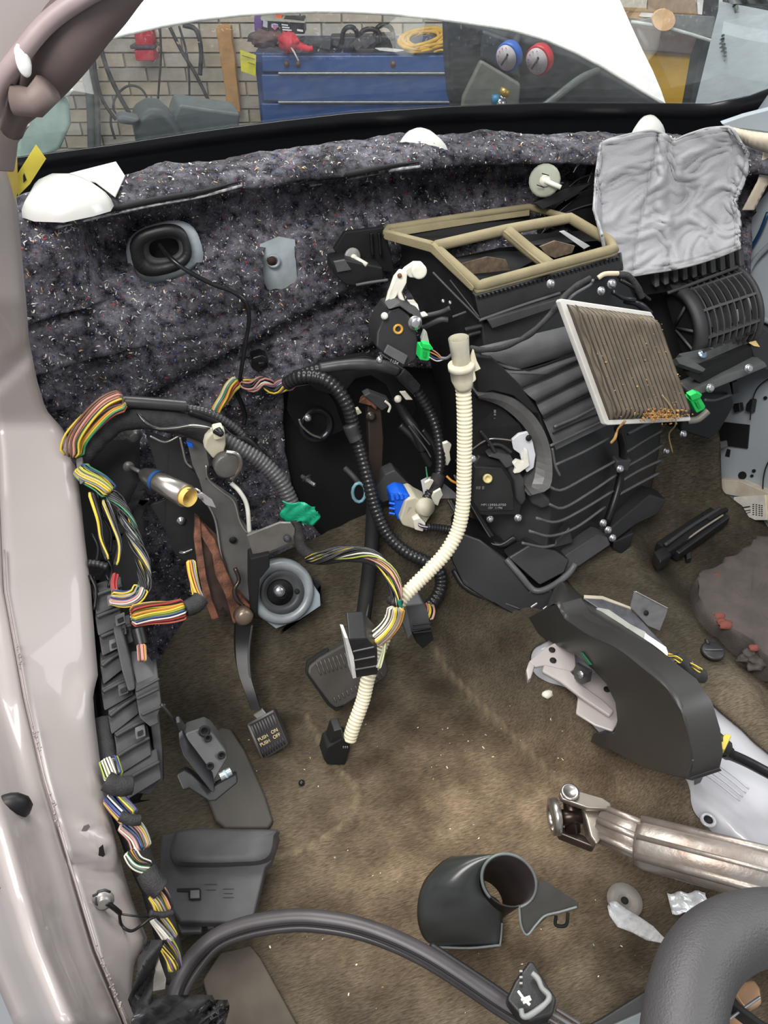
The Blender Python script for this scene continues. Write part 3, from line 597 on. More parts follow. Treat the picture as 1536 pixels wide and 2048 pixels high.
# things on top of the chest
top = 4.0
bx = thing('battery_box', 'black box with a pink and blue badge and white text lines on the blue chest', 'box', Dv(565, 90, 4.1))
hbox('carton', 523, 38, 609, 68, 4.1, .12, mat('box_black', (36, 38, 44), .4), bx, .002)
plate('lid', [Dv(*p, 4.09) for p in [(521, 35), (560, 38), (612, 43), (608, 46), (523, 41)]], mat('lid_pale', (170, 172, 160), .5), bx, None, HEAD*.1, 0)
plate('side_panel', [Dv(*p, 4.08) for p in [(526, 41), (535, 43), (535, 56), (526, 53)]], mat('panel_lilac', (180, 180, 196), .5), bx, None, HEAD*.005, 0)
plate('badge', [Dv(*p, 4.08) for p in [(543, 48), (549, 47), (556, 49), (556, 54), (550, 60), (543, 54)]], mat('badge_white', (226, 214, 226), .5), bx, None, HEAD*.004, 0)
plate('badge_top', [Dv(*p, 4.07) for p in [(545, 49), (555, 50), (555, 52), (545, 51)]], mat('badge_blue', (90, 120, 220), .5), bx, None, HEAD*.004, 0)
plate('badge_bottom', [Dv(*p, 4.07) for p in [(545, 53), (555, 53.5), (550, 59)]], mat('badge_red', (214, 90, 130), .5), bx, None, HEAD*.004, 0)
b = MB()
for (x0, y0, x1) in ((563, 48, 576), (564, 53, 579), (565, 58, 583)): b.ext([Dv(*p, 4.08) for p in [(x0, y0), (x1, y0+1.5), (x1, y0+4), (x0, y0+2.5)]], None, HEAD*.003)
b.ext([Dv(*p, 4.08) for p in [(594, 58), (606, 60), (606, 64), (594, 62)]], None, HEAD*.003); b.build('text_lines', mat('print_white', (226, 228, 230), .5), bx)['kind'] = 'stuff'
plate('orange_cap', [Dv(*p, 4.12) for p in [(550, 32), (563, 33), (563, 40), (550, 39)]], mat('orange_plastic', (240, 100, 50), .5), bx, None, HEAD*.06, 0)
tag(plate('purple_case', [Dv(*p, 4.2) for p in [(508, 34), (524, 38), (524, 66), (509, 62)]], mat('purple_plastic', (104, 66, 146), .5), None, None, HEAD*.08, .003), 'purple case at the left end of the blue chest top', 'case')
rg = blob('red_glove', Dv(578, 84, 3.98), (.045, .05, .042), mat('red_fabric', (206, 52, 66), .7), None, .5, 60)
tag(rg, 'crumpled red glove lying on the front edge of the blue chest', 'glove')
b = MB(); P = smoothline([Dv(*p, 3.98) for p in [(585, 88), (600, 93), (616, 98), (626, 97)]], 12); b.tube(P, [.022-.001*i for i in range(12)], 8); b.build('finger', mat('red_fabric', (206, 52, 66)), rg)
b = MB(); b.tube([Dv(582, 95, 3.94), Dv(588, 104, 3.94), Dv(597, 122, 3.93)], .004, 6); b.build('string', mat('white_string', (220, 216, 216), .6), rg)
rust = blob('rag_bundle', Dv(540, 76, 4.1), (.09, .05, .035), mat('brown_rag', (104, 84, 80), .8), None, .7, 60); tag(rust, 'brown rag bundle under the black box on the chest', 'rag')
b = MB()
for k in range(26):
    x = 606+k*5.2+random.uniform(-2, 2); y = 86+random.uniform(-6, 8); b.box(Dv(x, y, 4.0+random.uniform(0, .2)), (random.uniform(.02, .06), .05, random.uniform(.015, .045)), BR@Matrix.Rotation(random.uniform(-.8, .8), 3, 'Y'))
tag(b.build('tool_clutter', mat('tool_grey', (66, 70, 74), .5), bevel=.002), 'dark heap of hand tools along the blue chest top behind the red glove', 'tools', kind='stuff')
for k, (cx, cy_, rx, ry, lb) in enumerate(((700, 72, 15, 18, 'left loop of black cable standing on the chest'), (740, 72, 20, 14, 'middle loop of black cable standing on the chest'), (768, 66, 17, 16, 'right loop of black cable standing on the chest'))):
    b = MB(); P = [Dv(cx+rx*math.cos(a*.31), cy_-ry*math.sin(a*.31), 4.05+.01*k) for a in range(0, 11)]; P = [Dv(cx+rx+2, cy_+14, 4.05)]+P+[Dv(cx-rx-2, cy_+16, 4.05)]
    b.tube(smoothline(P, 30), .011, 8); tag(b.build('black_cable_loop', BLKM), lb, 'cable')
b = MB(); b.box(Dv(725, 82, 4.1), (.30, .1, .05), BR); b.box(Dv(770, 82, 4.1), (.1, .1, .06), BR); b.box(Dv(690, 84, 4.1), (.12, .08, .04), BR)
tag(b.build('power_tool', mat('tool_body', (44, 50, 54), .45), bevel=.008), 'dark power tool lying under the black cable loops', 'tool')
tag(plate('paper_plate', [Dv(*p, 3.99) for p in [(750, 97), (775, 97), (808, 101), (790, 104), (760, 101)]], mat('paper_plate', (224, 222, 216), .6), None, None, HEAD*.02, 0), 'white paper slip in front of the yellow cord', 'paper')
yc = thing('extension_cord', 'coiled yellow extension cord on top of the blue chest', 'cord', Dv(850, 90, 4.1))
YC = mat('yellow_cord', (208, 166, 72), .5)
rng = random.Random(4)
for k in range(11):
    b = MB(); cx = 848+rng.uniform(-7, 7); cy_ = 80+rng.uniform(-4, 5); rx = 46+rng.uniform(-14, 6); ry = 17+rng.uniform(-6, 4); tl = rng.uniform(-.25, .05)
    P = []
    for a in range(25): t = a/24*6.283; P.append(Dv(cx+rx*math.cos(t)-ry*math.sin(t)*.3, cy_+ry*math.sin(t)+rx*math.cos(t)*tl, 4.08+.09*math.sin(t)*-1+rng.uniform(-.004, .004)))
    b.tube(P, .0085, 7, caps=False); b.build('coil', YC, yc)
hose('cord_end', [Dv(868, 104, 4.0), Dv(884, 100, 3.98), Dv(902, 106, 3.99)], 4, YC, yc)
# things on the brick wall at the left
PL = mat('pine_plank', (196, 148, 92), .75, var=.12, vs=20)
tag(plate('wooden_plank', [Dv(*p, 4.5) for p in [(431, 56), (447, 50), (461, 53), (463, 78), (469, 110), (472, 150), (477, 190), (481, 225), (454, 222), (450, 180), (442, 130), (437, 90)]], PL, None, None, HEAD*.06, .004), 'rough pale pine plank leaning on the brick wall left of the blue chest', 'plank')
rb = thing('red_box', 'red box strapped to the brick wall', 'box', Dv(288, 90, 4.5))
hbox('upper_box', 266, 58, 307, 91, 4.52, .08, mat('red_enamel', (196, 36, 58), .5), rb); hbox('lower_box', 268, 100, 310, 122, 4.5, .1, mat('red_enamel', (196, 36, 58)), rb); hbox('strap', 259, 91, 311, 98, 4.49, .11, mat('strap_grey', (90, 74, 80), .6), rb)
cabs = [([(320, 55), (322, 110), (318, 170), (315, 212)], 4.5, 'thin black cord hanging straight down the wall beside the red box'), ([(186, 95), (192, 150), (205, 200), (232, 240)], 7, 'dark hose curving down the brick wall left of the vertical conduits'),
        ([(200, 90), (215, 140), (238, 190), (262, 232)], 9, 'thick dark hose slanting down the brick wall below the hood'), ([(340, 55), (362, 100), (392, 150), (424, 215)], 7, 'dark hose slanting down between the red box and the plank'),
        ([(358, 52), (372, 100), (378, 150), (379, 210)], 4.5, 'thin dark cord hanging left of the plank'), ([(366, 50), (392, 60), (402, 100), (400, 150)], 9, 'thick black hose looping down left of the plank'),
        ([(236, 232), (226, 215), (234, 190), (256, 172), (280, 176), (294, 196), (292, 218)], 4.5, 'round loop of dark cable in front of the brick wall'), ([(222, 230), (222, 250), (230, 278)], 5, 'short dark cable end below the cable loop')]
for P, wd, lb in cabs: tag(hose('hanging_hose', [Dv(x, y, 4.45) for x, y in P], wd, mat('hose_dark_grey', (62, 64, 66), .5), n=24), lb, 'hose')
for x, wd, lb in ((178, 16, 'wide grey conduit running down the brick wall at left'), (192, 10, 'narrow grey conduit right of the wide one')):
    tag(hose('conduit', [Dv(x-30 if wd > 12 else x-2, 60, 4.5), Dv(x-8, 150, 4.5), Dv(x+2, 200, 4.5), Dv(x+6, 320, 4.5)], wd, mat('conduit_grey', (96, 102, 104), .5), n=16), lb, 'conduit')
# engine bay parts just past the cowl
EB = mat('bay_grey_plastic', (84, 92, 96), .5)
tag(plate('air_box', [(272, 232), (300, 216), (325, 218), (345, 236), (362, 262), (380, 300), (280, 320), (268, 262)], mat('bay_dark', (66, 74, 78), .5), None, 2.3, (0, .15, 0), .02, 3), 'rounded dark grey engine bay cover behind the lower windscreen', 'cover')
tag(plate('cowl_cover', [(350, 228), (358, 208), (420, 218), (482, 226), (476, 270), (470, 300), (380, 320), (345, 250)], EB, None, 2.35, (0, .15, 0), .01, 2), 'grey angular engine bay cover left of the blue chest', 'cover')
tag(plate('hose_joint', [(231, 234), (245, 231), (282, 238), (270, 252), (236, 248)], EB, None, 2.28, (0, .06, 0), .01, 2), 'grey stubby hose joint left of the rounded cover', 'joint')
tag(plate('dome_reflection', [(40, 206), (60, 190), (105, 175), (138, 200), (142, 250), (120, 300), (60, 330), (30, 330)], mat('reflection_teal', (150, 172, 168), .35), None, 1.9, (0, .03, 0), .01, 2), 'pale green grey modelled reflection of the white dome at the far left of the windscreen', 'body panel')  # teal plate modelled as the mirror image of the left dome in the glass
blob('bulb_holder', at(122, 178, 1.895), (.02, .02, .016), mat('clear_bulb', (214, 220, 216), .3), bpy.data.objects['dome_reflection'], .6, 50)  # bulb holder hung on the reflection plate
# grey service machine with two gauges at the right
sm = thing('refrigerant_service_machine', 'dark grey workshop service machine carrying the two gauges', 'machine', at(1030, 150, 2.7))
DG = mat('machine_grey', (62, 66, 70), .55, var=.25, vs=8)
plate('housing', [Dv(*p, 3.0) for p in [(895, 30), (1000, 60), (1150, 106), (1250, 160), (1330, 210), (1200, 230), (905, 235), (898, 150)]], DG, sm, None, HEAD*.35, .02)
plate('front_panel', [Dv(*p, 2.96) for p in [(962, 120), (1042, 168), (1036, 240), (920, 240), (925, 195)]], mat('panel_grey', (120, 122, 116), .5), sm, None, HEAD*.04, .01)
plate('upper_panel', [Dv(*p, 2.97) for p in [(965, 60), (1030, 84), (1042, 160), (960, 118)]], mat('panel_slate', (72, 78, 86), .5), sm, None, HEAD*.03, .01)
tag(hose('grey_prop_tube', [Dv(1066, 230, 2.7), Dv(1110, 196, 2.7), Dv(1160, 158, 2.8), Dv(1200, 140, 3.05)], 15, mat('grey_tube', (104, 110, 108), .4), n=12), 'grey tube slanting up below the gauges', 'tube')
def gauge(x, y, rx, ry, rot, rim, label, foot):
    c = Dv(x, y, 2.72); g = thing('pressure_gauge', label, 'gauge', c)
    ax = (-HEAD*.75-RIGHT*.62-UP*.2).normalized() if rim else None
    r = pxm(c)*ry; b = MB(); b.lathe(c, ax, [(-.025, r*.8), (-.022, r*1.16), (0, r*1.16), (.006, r*1.1), (.006, r)], 28, cap=True); b.build('case', rim, g)
    MB().tube([c-ax*.02, c-ax*.12+HEAD*.2], r*.35, 8).build('stem', DG, g)
    b = MB(); b.lathe(c+ax*.007, ax, [(0, r), (.002, r)], 28); b.build('dial', mat('dial_white', (216, 206, 212), .4), g)
    u = UP*.8+RIGHT*.5; b = MB(); b.tube([c+ax*.012-u.normalized()*r*.6, c+ax*.012+u.normalized()*r*.4], r*.09, 6); b.ball(c+ax*.012+u.normalized()*r*.35, r*.16, 8); b.build('needle', mat('needle_dark', (60, 56, 66), .5), g)
    b = MB()
    for k in range(9):
        a = 2.2+k*.5; e = ax.orthogonal().normalized(); f_ = ax.cross(e); b.ball(c+ax*.01+(e*math.cos(a)+f_*math.sin(a))*r*.8, r*.05, 6)
    b.build('scale_marks', mat('mark_pink', (196, 130, 150), .5), g)
    return g
gauge(1015, 114, 16, 23, .5, mat('gauge_blue', (60, 110, 200), .4), 'round gauge with a blue case, left of the pair', 1)
gauge(1076, 121, 17, 24, .5, mat('gauge_red', (206, 60, 70), .4), 'round gauge with a red case, right of the pair', 1)
cf = thing('hose_coupling', 'brass and chrome hose coupling with a blue knob below the blue gauge', 'fitting', Dv(1003, 195, 2.8))
for n_, y0, y1, r, m_ in (('brass_nut', 178, 190, .018, BRASS), ('chrome_body', 191, 199, .014, BOLT), ('base', 199, 214, .02, BOLT)):
    b = MB(); b.tube([Dv(1012-(y0-178)*.4, y0, 2.8), Dv(1012-(y1-178)*.4, y1, 2.8)], r, 8); b.build(n_, m_, cf)
b = MB(); b.tube([Dv(984, 200, 2.8), Dv(998, 199, 2.8)], .016, 8); b.build('blue_knob', mat('knob_blue', (60, 130, 170), .4), cf)
tag(plate('white_card_stack', [Dv(*p, 4.3) for p in [(1042, 84), (1075, 88), (1070, 98), (1044, 96)]], mat('card_cream', (220, 212, 190), .6), None, None, HEAD*.05, 0), 'cream card on the wall between the two gauges', 'card')
# yellow cabinet, red and tan boxes low at the right
yb = thing('yellow_cabinet', 'yellow steel cabinet seen low through the right half of the windscreen', 'cabinet', Dv(1310, 210, 3.7))
YE = mat('yellow_enamel', (206, 160, 40), .45, var=.12, vs=5)
plate('body', [Dv(*p, 3.75) for p in [(1250, 90), (1396, 96), (1380, 240), (1230, 240)]], YE, yb, None, HEAD*.4, .01)
plate('rail', [Dv(*p, 3.72) for p in [(1228, 160), (1240, 160), (1238, 240), (1226, 240)]], mat('olive_rail', (150, 140, 60), .5), yb, None, HEAD*.03, 0)
plate('door', [Dv(*p, 3.72) for p in [(1242, 160), (1300, 190), (1298, 240), (1242, 240)]], mat('ochre_enamel', (180, 140, 50), .5), yb, None, HEAD*.03, .004)
tag(plate('tan_carton', [Dv(*p, 3.6) for p in [(1188, 182), (1222, 162), (1226, 236), (1188, 236)]], mat('tan_card', (176, 136, 90), .7), None, None, HEAD*.2, 0), 'tan cardboard box between the red item and the yellow cabinet', 'box')
tag(blob('red_bag', Dv(1172, 206, 3.5), (.07, .05, .07), mat('red_plastic', (206, 46, 60), .5), None, .2, 20), 'rounded red bag just above the black windscreen border', 'bag')
tag(plate('brown_crate', [Dv(*p, 3.7) for p in [(1262, 48), (1396, 60), (1400, 112), (1250, 100)]], mat('brown_crate', (92, 78, 74), .7), None, None, HEAD*.3, .01), 'dull brown crate on top of the yellow cabinet', 'crate')
tag(plate('black_post', [Dv(*p, 3.2) for p in [(1430, -60), (1488, -60), (1486, 40), (1466, 90), (1450, 150), (1440, 230), (1376, 230), (1396, 120), (1418, 60)]], mat('post_charcoal', (52, 55, 58), .6), None, None, HEAD*.1, .01), 'charcoal post right of the yellow cabinet', 'post')
tag(MB().grid([[at(x+ (10*math.sin(y/18)), y, 1.55+.03*math.sin(x/14+y/60)+.02*math.sin(x/6-y/30)) for x in range(1440+int(max(0, (150-y)*.12)), 1620, 6)] for y in range(-40, 215, 8)]).build('plastic_drape', mat('grey_green_sheet', (112, 120, 116), .35), smooth=True, solid=.002), 'grey green creased plastic sheet at the top right corner', 'sheet') 
# concrete floor of the shop
struct(MB().box((0, 3.2, -.42), (7, 4.5, .05)).build('floor', mat('shop_concrete', (96, 94, 90), .8)))
# ================================================================ LEFT SIDE: FIREWALL FITTINGS, PARKING BRAKE, FUSE BOX, HARNESSES
Z3 = Vector((0, 0, 1))
def facing(P, tilt=.35): d = (EYE-Vector(P)).normalized(); return (Vector((0, -1, 0))*(1-tilt)+d*tilt).normalized()
# bare metal patch with a hole
pt = thing('bare_metal_patch', 'pale bare metal patch with a round hole showing through the insulation', 'metal patch', at(556, 530, 1.385))
plate('sheet', [(520, 490), (558, 474), (590, 480), (596, 562), (572, 578), (530, 586), (516, 540)], mat('bare_patch', (170, 178, 184), .4), pt, 1.39, (0, .004, 0), 0)
b = MB(); ring_disc(b, at(547, 522, 1.388), (0, -1, .1), .0075, .013, .004); b.build('dimple_ring', mat('pale_ring', (150, 160, 166), .4), pt)
b = MB(); b.lathe(at(543, 521, 1.387), (0, -1, .1), [(0, .009), (.003, .009)], 16); b.build('hole', mat('hole_brown', (54, 34, 28), .8), pt)
# oval grommet with the cable
gr_ = thing('firewall_grommet', 'large black oval rubber grommet set in the insulation', 'grommet', at(330, 505, 1.34))
def oval(cx, cy, rx, ry, rot, n=28, pw=2.6):
    o = []
    for i in range(n):
        t = 6.2832*i/n; c_, s_ = math.cos(t), math.sin(t); x = rx*math.copysign(abs(c_)**(2/pw), c_); y = ry*math.copysign(abs(s_)**(2/pw), s_); o.append((cx+x*math.cos(rot)-y*math.sin(rot), cy+x*math.sin(rot)+y*math.cos(rot)))
    return o
def ringplate(name, po, pi_, yo, yi, m, parent, back):
    b = MB(); n = len(po); A = [at(x, y, yo) for x, y in po]; B = [at(x, y, yi) for x, y in pi_]; A2 = [p+Vector((0, .02, 0)) for p in A]; B2 = [at(x, y, yi+back) for x, y in pi_]
    b.add(A2+A+B+B2, [(k*n+i, k*n+(i+1) % n, (k+1)*n+(i+1) % n, (k+1)*n+i) for k in range(3) for i in range(n)], True); return b.build(name, m, parent)
ringplate('metal_rim', oval(330, 510, 76, 58, -.25), oval(326, 504, 50, 36, -.25), 1.372, 1.37, mat('bare_patch', (170, 178, 184), .4), gr_, .01)
ringplate('rim', oval(322, 504, 61, 46, -.25), oval(326, 500, 40, 26, -.2), 1.345, 1.35, BLK, gr_, .06)
ringplate('inner_lip', oval(325, 500, 47, 32, -.2), oval(328, 496, 30, 19, -.15), 1.352, 1.36, DGR, gr_, .05)
plate('back', oval(326, 500, 44, 30, -.2), VOID, gr_, 1.385, (0, .002, 0), 0)
tag(hose('loose_cable', [(318, 488, 1.36), (338, 513, 1.32), (372, 540, 1.30), (420, 566, 1.29), (466, 584, 1.28), (492, 606, 1.275), (498, 640, 1.275), (492, 680, 1.275), (484, 730, 1.27), (478, 770, 1.265)], 9, BLKG, n=60, wig=.15), 'thin black cable hanging out of the oval grommet', 'cable')
tag(hose('loose_cable', [(476, 762, 1.26), (472, 780, 1.262), (484, 810, 1.265), (490, 832, 1.265), (487, 850, 1.26)], 9, BLKM, n=30), 'short black cable running down from the pink striped wires', 'cable')
from mathutils.bvhtree import BVHTree
c0_ = WL[felt.name]; bvh = BVHTree.FromPolygons([v.co+c0_ for v in felt.data.vertices], [tuple(p.vertices) for p in felt.data.polygons])
def feltpt(px, py, off=0):
    d = ray(px, py).normalized(); h = bvh.ray_cast(EYE, d)
    return (h[0] if h[0] else at(px, py, 1.34))-d*off
# two slits in the insulation ledge
for k, (pts, lb) in enumerate((([(108, 446), (200, 424), (300, 402), (400, 384), (482, 362), (430, 384), (320, 408), (210, 432)], 'long narrow slit in the insulation ledge above the oval grommet'), ([(618, 362), (700, 348), (780, 332), (838, 324), (780, 340), (700, 356), (620, 372)], 'narrow slit in the insulation ledge left of the foam seals'))):
    n2 = len(pts)//2+1; up_, dn_ = smoothline([feltpt(x, y, .002) for x, y in pts[:n2]], 30), None
    MB().tube(up_, [.0045*math.sin(math.pi*min(1, max(.05, i/29)))+.0006 for i in range(30)], 8).build('insulation_slit', VOID, felt)
    MB().tube(smoothline([feltpt(x+2, y+9, .001) for x, y in pts[:n2]], 30), .0026, 6).build('slit_lip', mat('felt_lip', (150, 148, 152), .9, var=.5, vs=120), felt)
# pins and washers
def pinwasher(c, axis, r, label, m, plate_pts=None):
    t = thing('retaining_clip', label, 'clip', c); b = MB(); b.lathe(c, axis, [(0, r), (.003, r), (.005, r*.85)], 20); b.build('washer', m, t)
    b = MB(); A = Vector(axis).normalized(); b.tube([Vector(c), Vector(c)+A*.01], r*.35, 10); b.tube([Vector(c)+A*.01, Vector(c)+Vector((.02, -.03, -.006))], .0045, 8); b.build('pin', WHPL, t); return t
c = at(1089, 361, 1.325); t_ = pinwasher(c, (-.45, -1, .25), .030, 'pale oval retaining clip with two slots and a white pin, right of the insulation', mat('clip_greygreen', (158, 162, 148), .5))
plate('slot', [(1084, 346), (1098, 350), (1098, 352), (1084, 348)], VOID, t_, 1.312, (0, .001, 0), 0); plate('slot', [(1074, 369), (1088, 374), (1088, 376), (1074, 371)], VOID, t_, 1.312, (0, .001, 0), 0)
pinwasher(at(704, 514, 1.315), (.25, -1, .2), .017, 'grey washer with a white pin above the black bracket left of the foam seal', mat('washer_grey', (140, 140, 136), .4))
bk = thing('black_duct_bracket', 'black moulded bracket under the grey washer, left of the foam seals', 'bracket', at(720, 530, 1.29))
plate('wing', [(666, 526), (694, 520), (766, 535), (770, 560), (735, 576), (690, 570), (668, 548)], BLK, bk, 1.285, (0, .05, 0), .004)
plate('edge_face', [(668, 524), (690, 520), (703, 540), (675, 545)], MGR, bk, 1.28, (0, .006, 0), .001)
plate('back_plate', [(668, 500), (690, 465), (770, 455), (790, 545), (700, 540)], VOID, bk, 1.325, (0, .012, 0), .002)
for x in (742, 758): hose('rib', [(x, 466, 1.32), (x+3, 510, 1.315)], 7, BLKM, bk)
hose('lower_flange', [(712, 570, 1.28), (740, 565, 1.275), (776, 560, 1.27)], 6, MGR, bk)
# black clips / relay and striped wire branch
tw = thing('wire_branch', 'short twisted branch of red, yellow and green wires below the black cable', 'wires', at(450, 790, 1.25))
bundle('wires', [(476, 762, 1.255), (462, 775, 1.25), (450, 796, 1.245), (438, 812, 1.24), (430, 826, 1.24)], 26, ['red', 'yellow', 'coral', 'green', 'lime', 'orange', 'white'], tw, n=12, wr=3, twist=1)
hose('taped_end', [(436, 822, 1.24), (440, 845, 1.235), (436, 858, 1.23)], 24, TAPE, tw, wig=.3)
pb = thing('twisted_wire_branch', 'twisted black, pink and white wires joining the two black corrugated hoses', 'wires', at(520, 770, 1.25))
bundle('wires', [(484, 762, 1.25), (505, 772, 1.245), (528, 764, 1.24), (548, 776, 1.238), (568, 770, 1.235), (590, 768, 1.23)], 26, ['black', 'black', 'violet', 'pink', 'black', 'white', 'yellow'], pb, n=12, wr=2.8, twist=6)
b = MB(); b.ext([(505, 716), (524, 710), (536, 716), (532, 738), (518, 746), (502, 736)], 1.285, (0, .03, 0)); b.ext([(516, 726), (530, 724), (530, 734), (518, 736)], 1.28, (0, .02, 0)); tag(b.build('black_relay', BLKG, bevel=.003), 'small glossy black relay above the twisted pink wires', 'relay')
# ---- parking brake mechanism
pk = thing('parking_brake_assembly', 'grey steel parking brake mechanism with rusty lever and silver spring canister', 'parking brake', at(440, 1100, 1.0))
SY = lambda y: lerpt(y, [(850, 1.13), (1000, 1.10), (1120, 1.04), (1260, .97)])
main = [(372, 876), (396, 870), (410, 886), (418, 930), (412, 960), (440, 980), (470, 1000), (478, 1040), (500, 1066), (540, 1058), (582, 1046), (592, 1060), (590, 1088), (520, 1115), (502, 1120), (508, 1180), (506, 1230), (494, 1252), (470, 1250), (462, 1200), (446, 1150), (440, 1090), (432, 1040), (410, 1004), (398, 960), (384, 930)]
plate('main_plate', [(x, y, SY(y)) for x, y in main], GRYM, pk, None, (.004, .006, 0), .0012)
plate('rear_plate', [(x, y, SY(y)+.05) for x, y in [(290, 862), (340, 880), (356, 872), (364, 890), (372, 930), (396, 950), (420, 1000), (430, 1060), (424, 1110), (400, 1118), (370, 1122), (350, 1108), (330, 1060), (300, 1010), (330, 1000), (320, 960)]], mat('dark_grey_steel', (50, 49, 49), .4, .3), pk, None, (0, .006, 0), .001)
b = MB(); b.tube(smoothline([at(x, y, SY(y)-.006) for x, y in [(360, 874), (366, 900), (372, 924), (384, 936)]], 16), .0022, 6); b.tube(smoothline([at(x, y, SY(y)-.007) for x, y in [(300, 872), (330, 884), (358, 872)]], 16), .002, 6); b.tube(smoothline([at(x, y, SY(y)-.006) for x, y in [(412, 930), (416, 958), (444, 984), (468, 1004), (480, 1044), (500, 1068), (540, 1056)]], 30), .002, 6)
b.tube(smoothline([at(x, y, SY(y)-.006) for x, y in [(410, 1000), (430, 1040), (440, 1100), (450, 1150), (464, 1200), (470, 1240)]], 30), .0022, 6); b.build('rolled_edges', mat('edge_steel', (150, 148, 144), .3, .6), pk)['kind'] = 'stuff'
# tab to the right with a stud
plate('side_tab', [(494, 1072, 1.0), (560, 1046, .985), (582, 1046, .98), (590, 1058, .98), (588, 1082, .985), (566, 1092, .99), (508, 1116, 1.0)], mat('worn_grey_steel', (128, 124, 120), .4, .3, var=.15, vs=25), pk, None, (0, .005, 0), .001)
bolt(pk, at(574, 1077, .978), (0, -1, .3), .0045, DGR, 'stud')
b = MB()
for (x, y, r) in ((466, 1080, 9), (462, 1014, 0)):
    if r: b.lathe(at(x, y, SY(y)-.0065), (0, -1, .2), [(0, r*.0008), (.001, r*.0008)], 14)
b.build('hole', VOID, pk)
# rusty lever arm
plate('lever', [(x, y, SY(y)-.012) for x, y in [(392, 1040), (404, 1046), (430, 1080), (448, 1130), (470, 1180), (500, 1210), (504, 1244), (484, 1254), (466, 1246), (450, 1190), (430, 1150), (424, 1110), (400, 1070)]], RUST, pk, None, (0, .012, 0), .002)
plate('lever_channel', [(x, y, SY(y)-.006) for x, y in [(388, 1034), (404, 1042), (432, 1068), (452, 1128), (468, 1188), (500, 1212), (506, 1244), (474, 1254), (446, 1214), (430, 1236), (412, 1210), (398, 1130)]], mat('dark_rust', (66, 50, 44), .5, .4, var=.3, vs=40), pk, None, (0, .008, 0), .001)
plate('ratchet_plate', [(x, y, SY(y)-.016) for x, y in [(390, 1032), (400, 1040), (404, 1090), (412, 1150), (424, 1200), (438, 1236), (424, 1240), (408, 1200), (396, 1140), (388, 1080)]], RUST, pk, None, (0, .01, 0), .001)
b = MB(); b.lathe(at(487, 1232, .95), (.2, -1, .3), [(-.01, .017), (.006, .017), (.012, .012)], 18); b.build('pivot', mat('pivot_steel', (140, 124, 110), .35, .6), pk)
b = MB(); b.tube(smoothline([at(x, y, SY(y)-.02) for x, y in [(470, 1136), (478, 1160), (468, 1180), (474, 1200), (490, 1216)]], 16), .004, 6); b.build('pawl', mat('greasy_steel', (80, 70, 64), .25, .7), pk)
# canister
cn = thing('brake_spring_canister', 'silver metal canister with yellow liner and blue mark on the parking brake', 'canister', at(360, 990, 1.06))
A = at(282, 945, 1.12); B = at(372, 992, 1.02); C2 = at(384, 996, 1.012)
b = MB(); d_ = (B-A).normalized(); ln = (B-A).length; b.lathe(A, d_, [(0, .006), (.01, .012), (.03, .0175), (ln, .0205), (ln, .017), (ln-.03, .016)], 24, cap=False); b.build('shell', STEEL, cn)
b = MB(); b.lathe(A+d_*(ln*.34), d_, [(0, .0186), (.008, .0190)], 24, cap=False); b.build('blue_mark', mat('blue_marker', (40, 90, 150), .6), cn)
b = MB(); b.lathe(B-d_*.035, d_, [(-.02, .0158), (.046, .0162), (.046, .0150), (-.02, .0145), (-.02, 0.0001)], 20, cap=False); b.build('yellow_liner', mat('liner_yellow', (226, 190, 100), .5), cn)
b = MB(); P = smoothline([B-d_*.02, at(392, 978, 1.0), at(402, 990, .995), at(404, 1000, .99)], 14); b.tube(P, .0022, 6); b.build('hook', STEEL, cn)
plate('end_tab', [(392, 990, .995), (404, 986, .992), (424, 1000, .99), (432, 1016, .988), (412, 1010, .99)], mat('zinc_plate', (206, 204, 206), .3, .6), cn, None, (0, .003, 0), .0005)
b = MB(); b.tube([A-d_*.03, A], .004, 6); b.lathe(A-d_*.035, (0, -1, .2), [(0, .01), (.004, .01)], 14); b.build('eyelet', GRYM, cn)
# stud bolt in felt, small screw, white rolled tab
bolt(None, at(266, 872, 1.19), (.25, -1, -.1), .011, mat('dull_zinc', (150, 146, 146), .4, .7), 'flange_bolt'); tag(bpy.data.objects['flange_bolt'], 'dull zinc flange bolt in the felt left of the brake bracket', 'bolt')
bolt(pk, at(362, 1041, 1.12), (0, -1, 0), .0055, BOLT, 'screw')
hose('bent_tab', [(359, 1104, 1.10), (370, 1105, 1.095), (384, 1100, 1.10)], 6, BOLT, pk)
# brake arm and foot pad
am = thing('parking_brake_pedal', 'parking brake pedal with PUSH ON PUSH OFF in cream letters on a black rubber pad', 'pedal', at(540, 1480, .86))
PK = [(488, 1240, .96), (484, 1290, .935), (487, 1340, .90), (500, 1385, .865), (512, 1420, .84)]
b = MB(); P = smoothline([at(*p) for p in PK], 24); vs = []
for i, p in enumerate(P):
    w_ = (30-10*i/23)*pxm(p)/2*1.0; vs.append([p+RIGHT*-w_, p+RIGHT*w_, p+RIGHT*w_+Vector((0, .016, .004)), p+RIGHT*-w_+Vector((0, .016, .004)), p+RIGHT*-w_])
b.grid(vs, False); b.build('arm', BLKM, am, bevel=.001)
hose('arm_flange', [(504, 1250, .95), (498, 1300, .925), (500, 1350, .89), (512, 1400, .86)], 5, DGR, am)
c0, c1, c2, c3 = at(496, 1448, .83), at(548, 1420, .825), at(577, 1490, .775), at(526, 1522, .78)
def padpt(u, v, h=0): # u across, v along
    p = (c0*(1-u)+c1*u)*(1-v)+(c3*(1-u)+c2*u)*v; n_ = (c1-c0).cross(c3-c0).normalized(); n_ = n_ if n_.dot(EYE-c0) > 0 else -n_; return p+n_*h
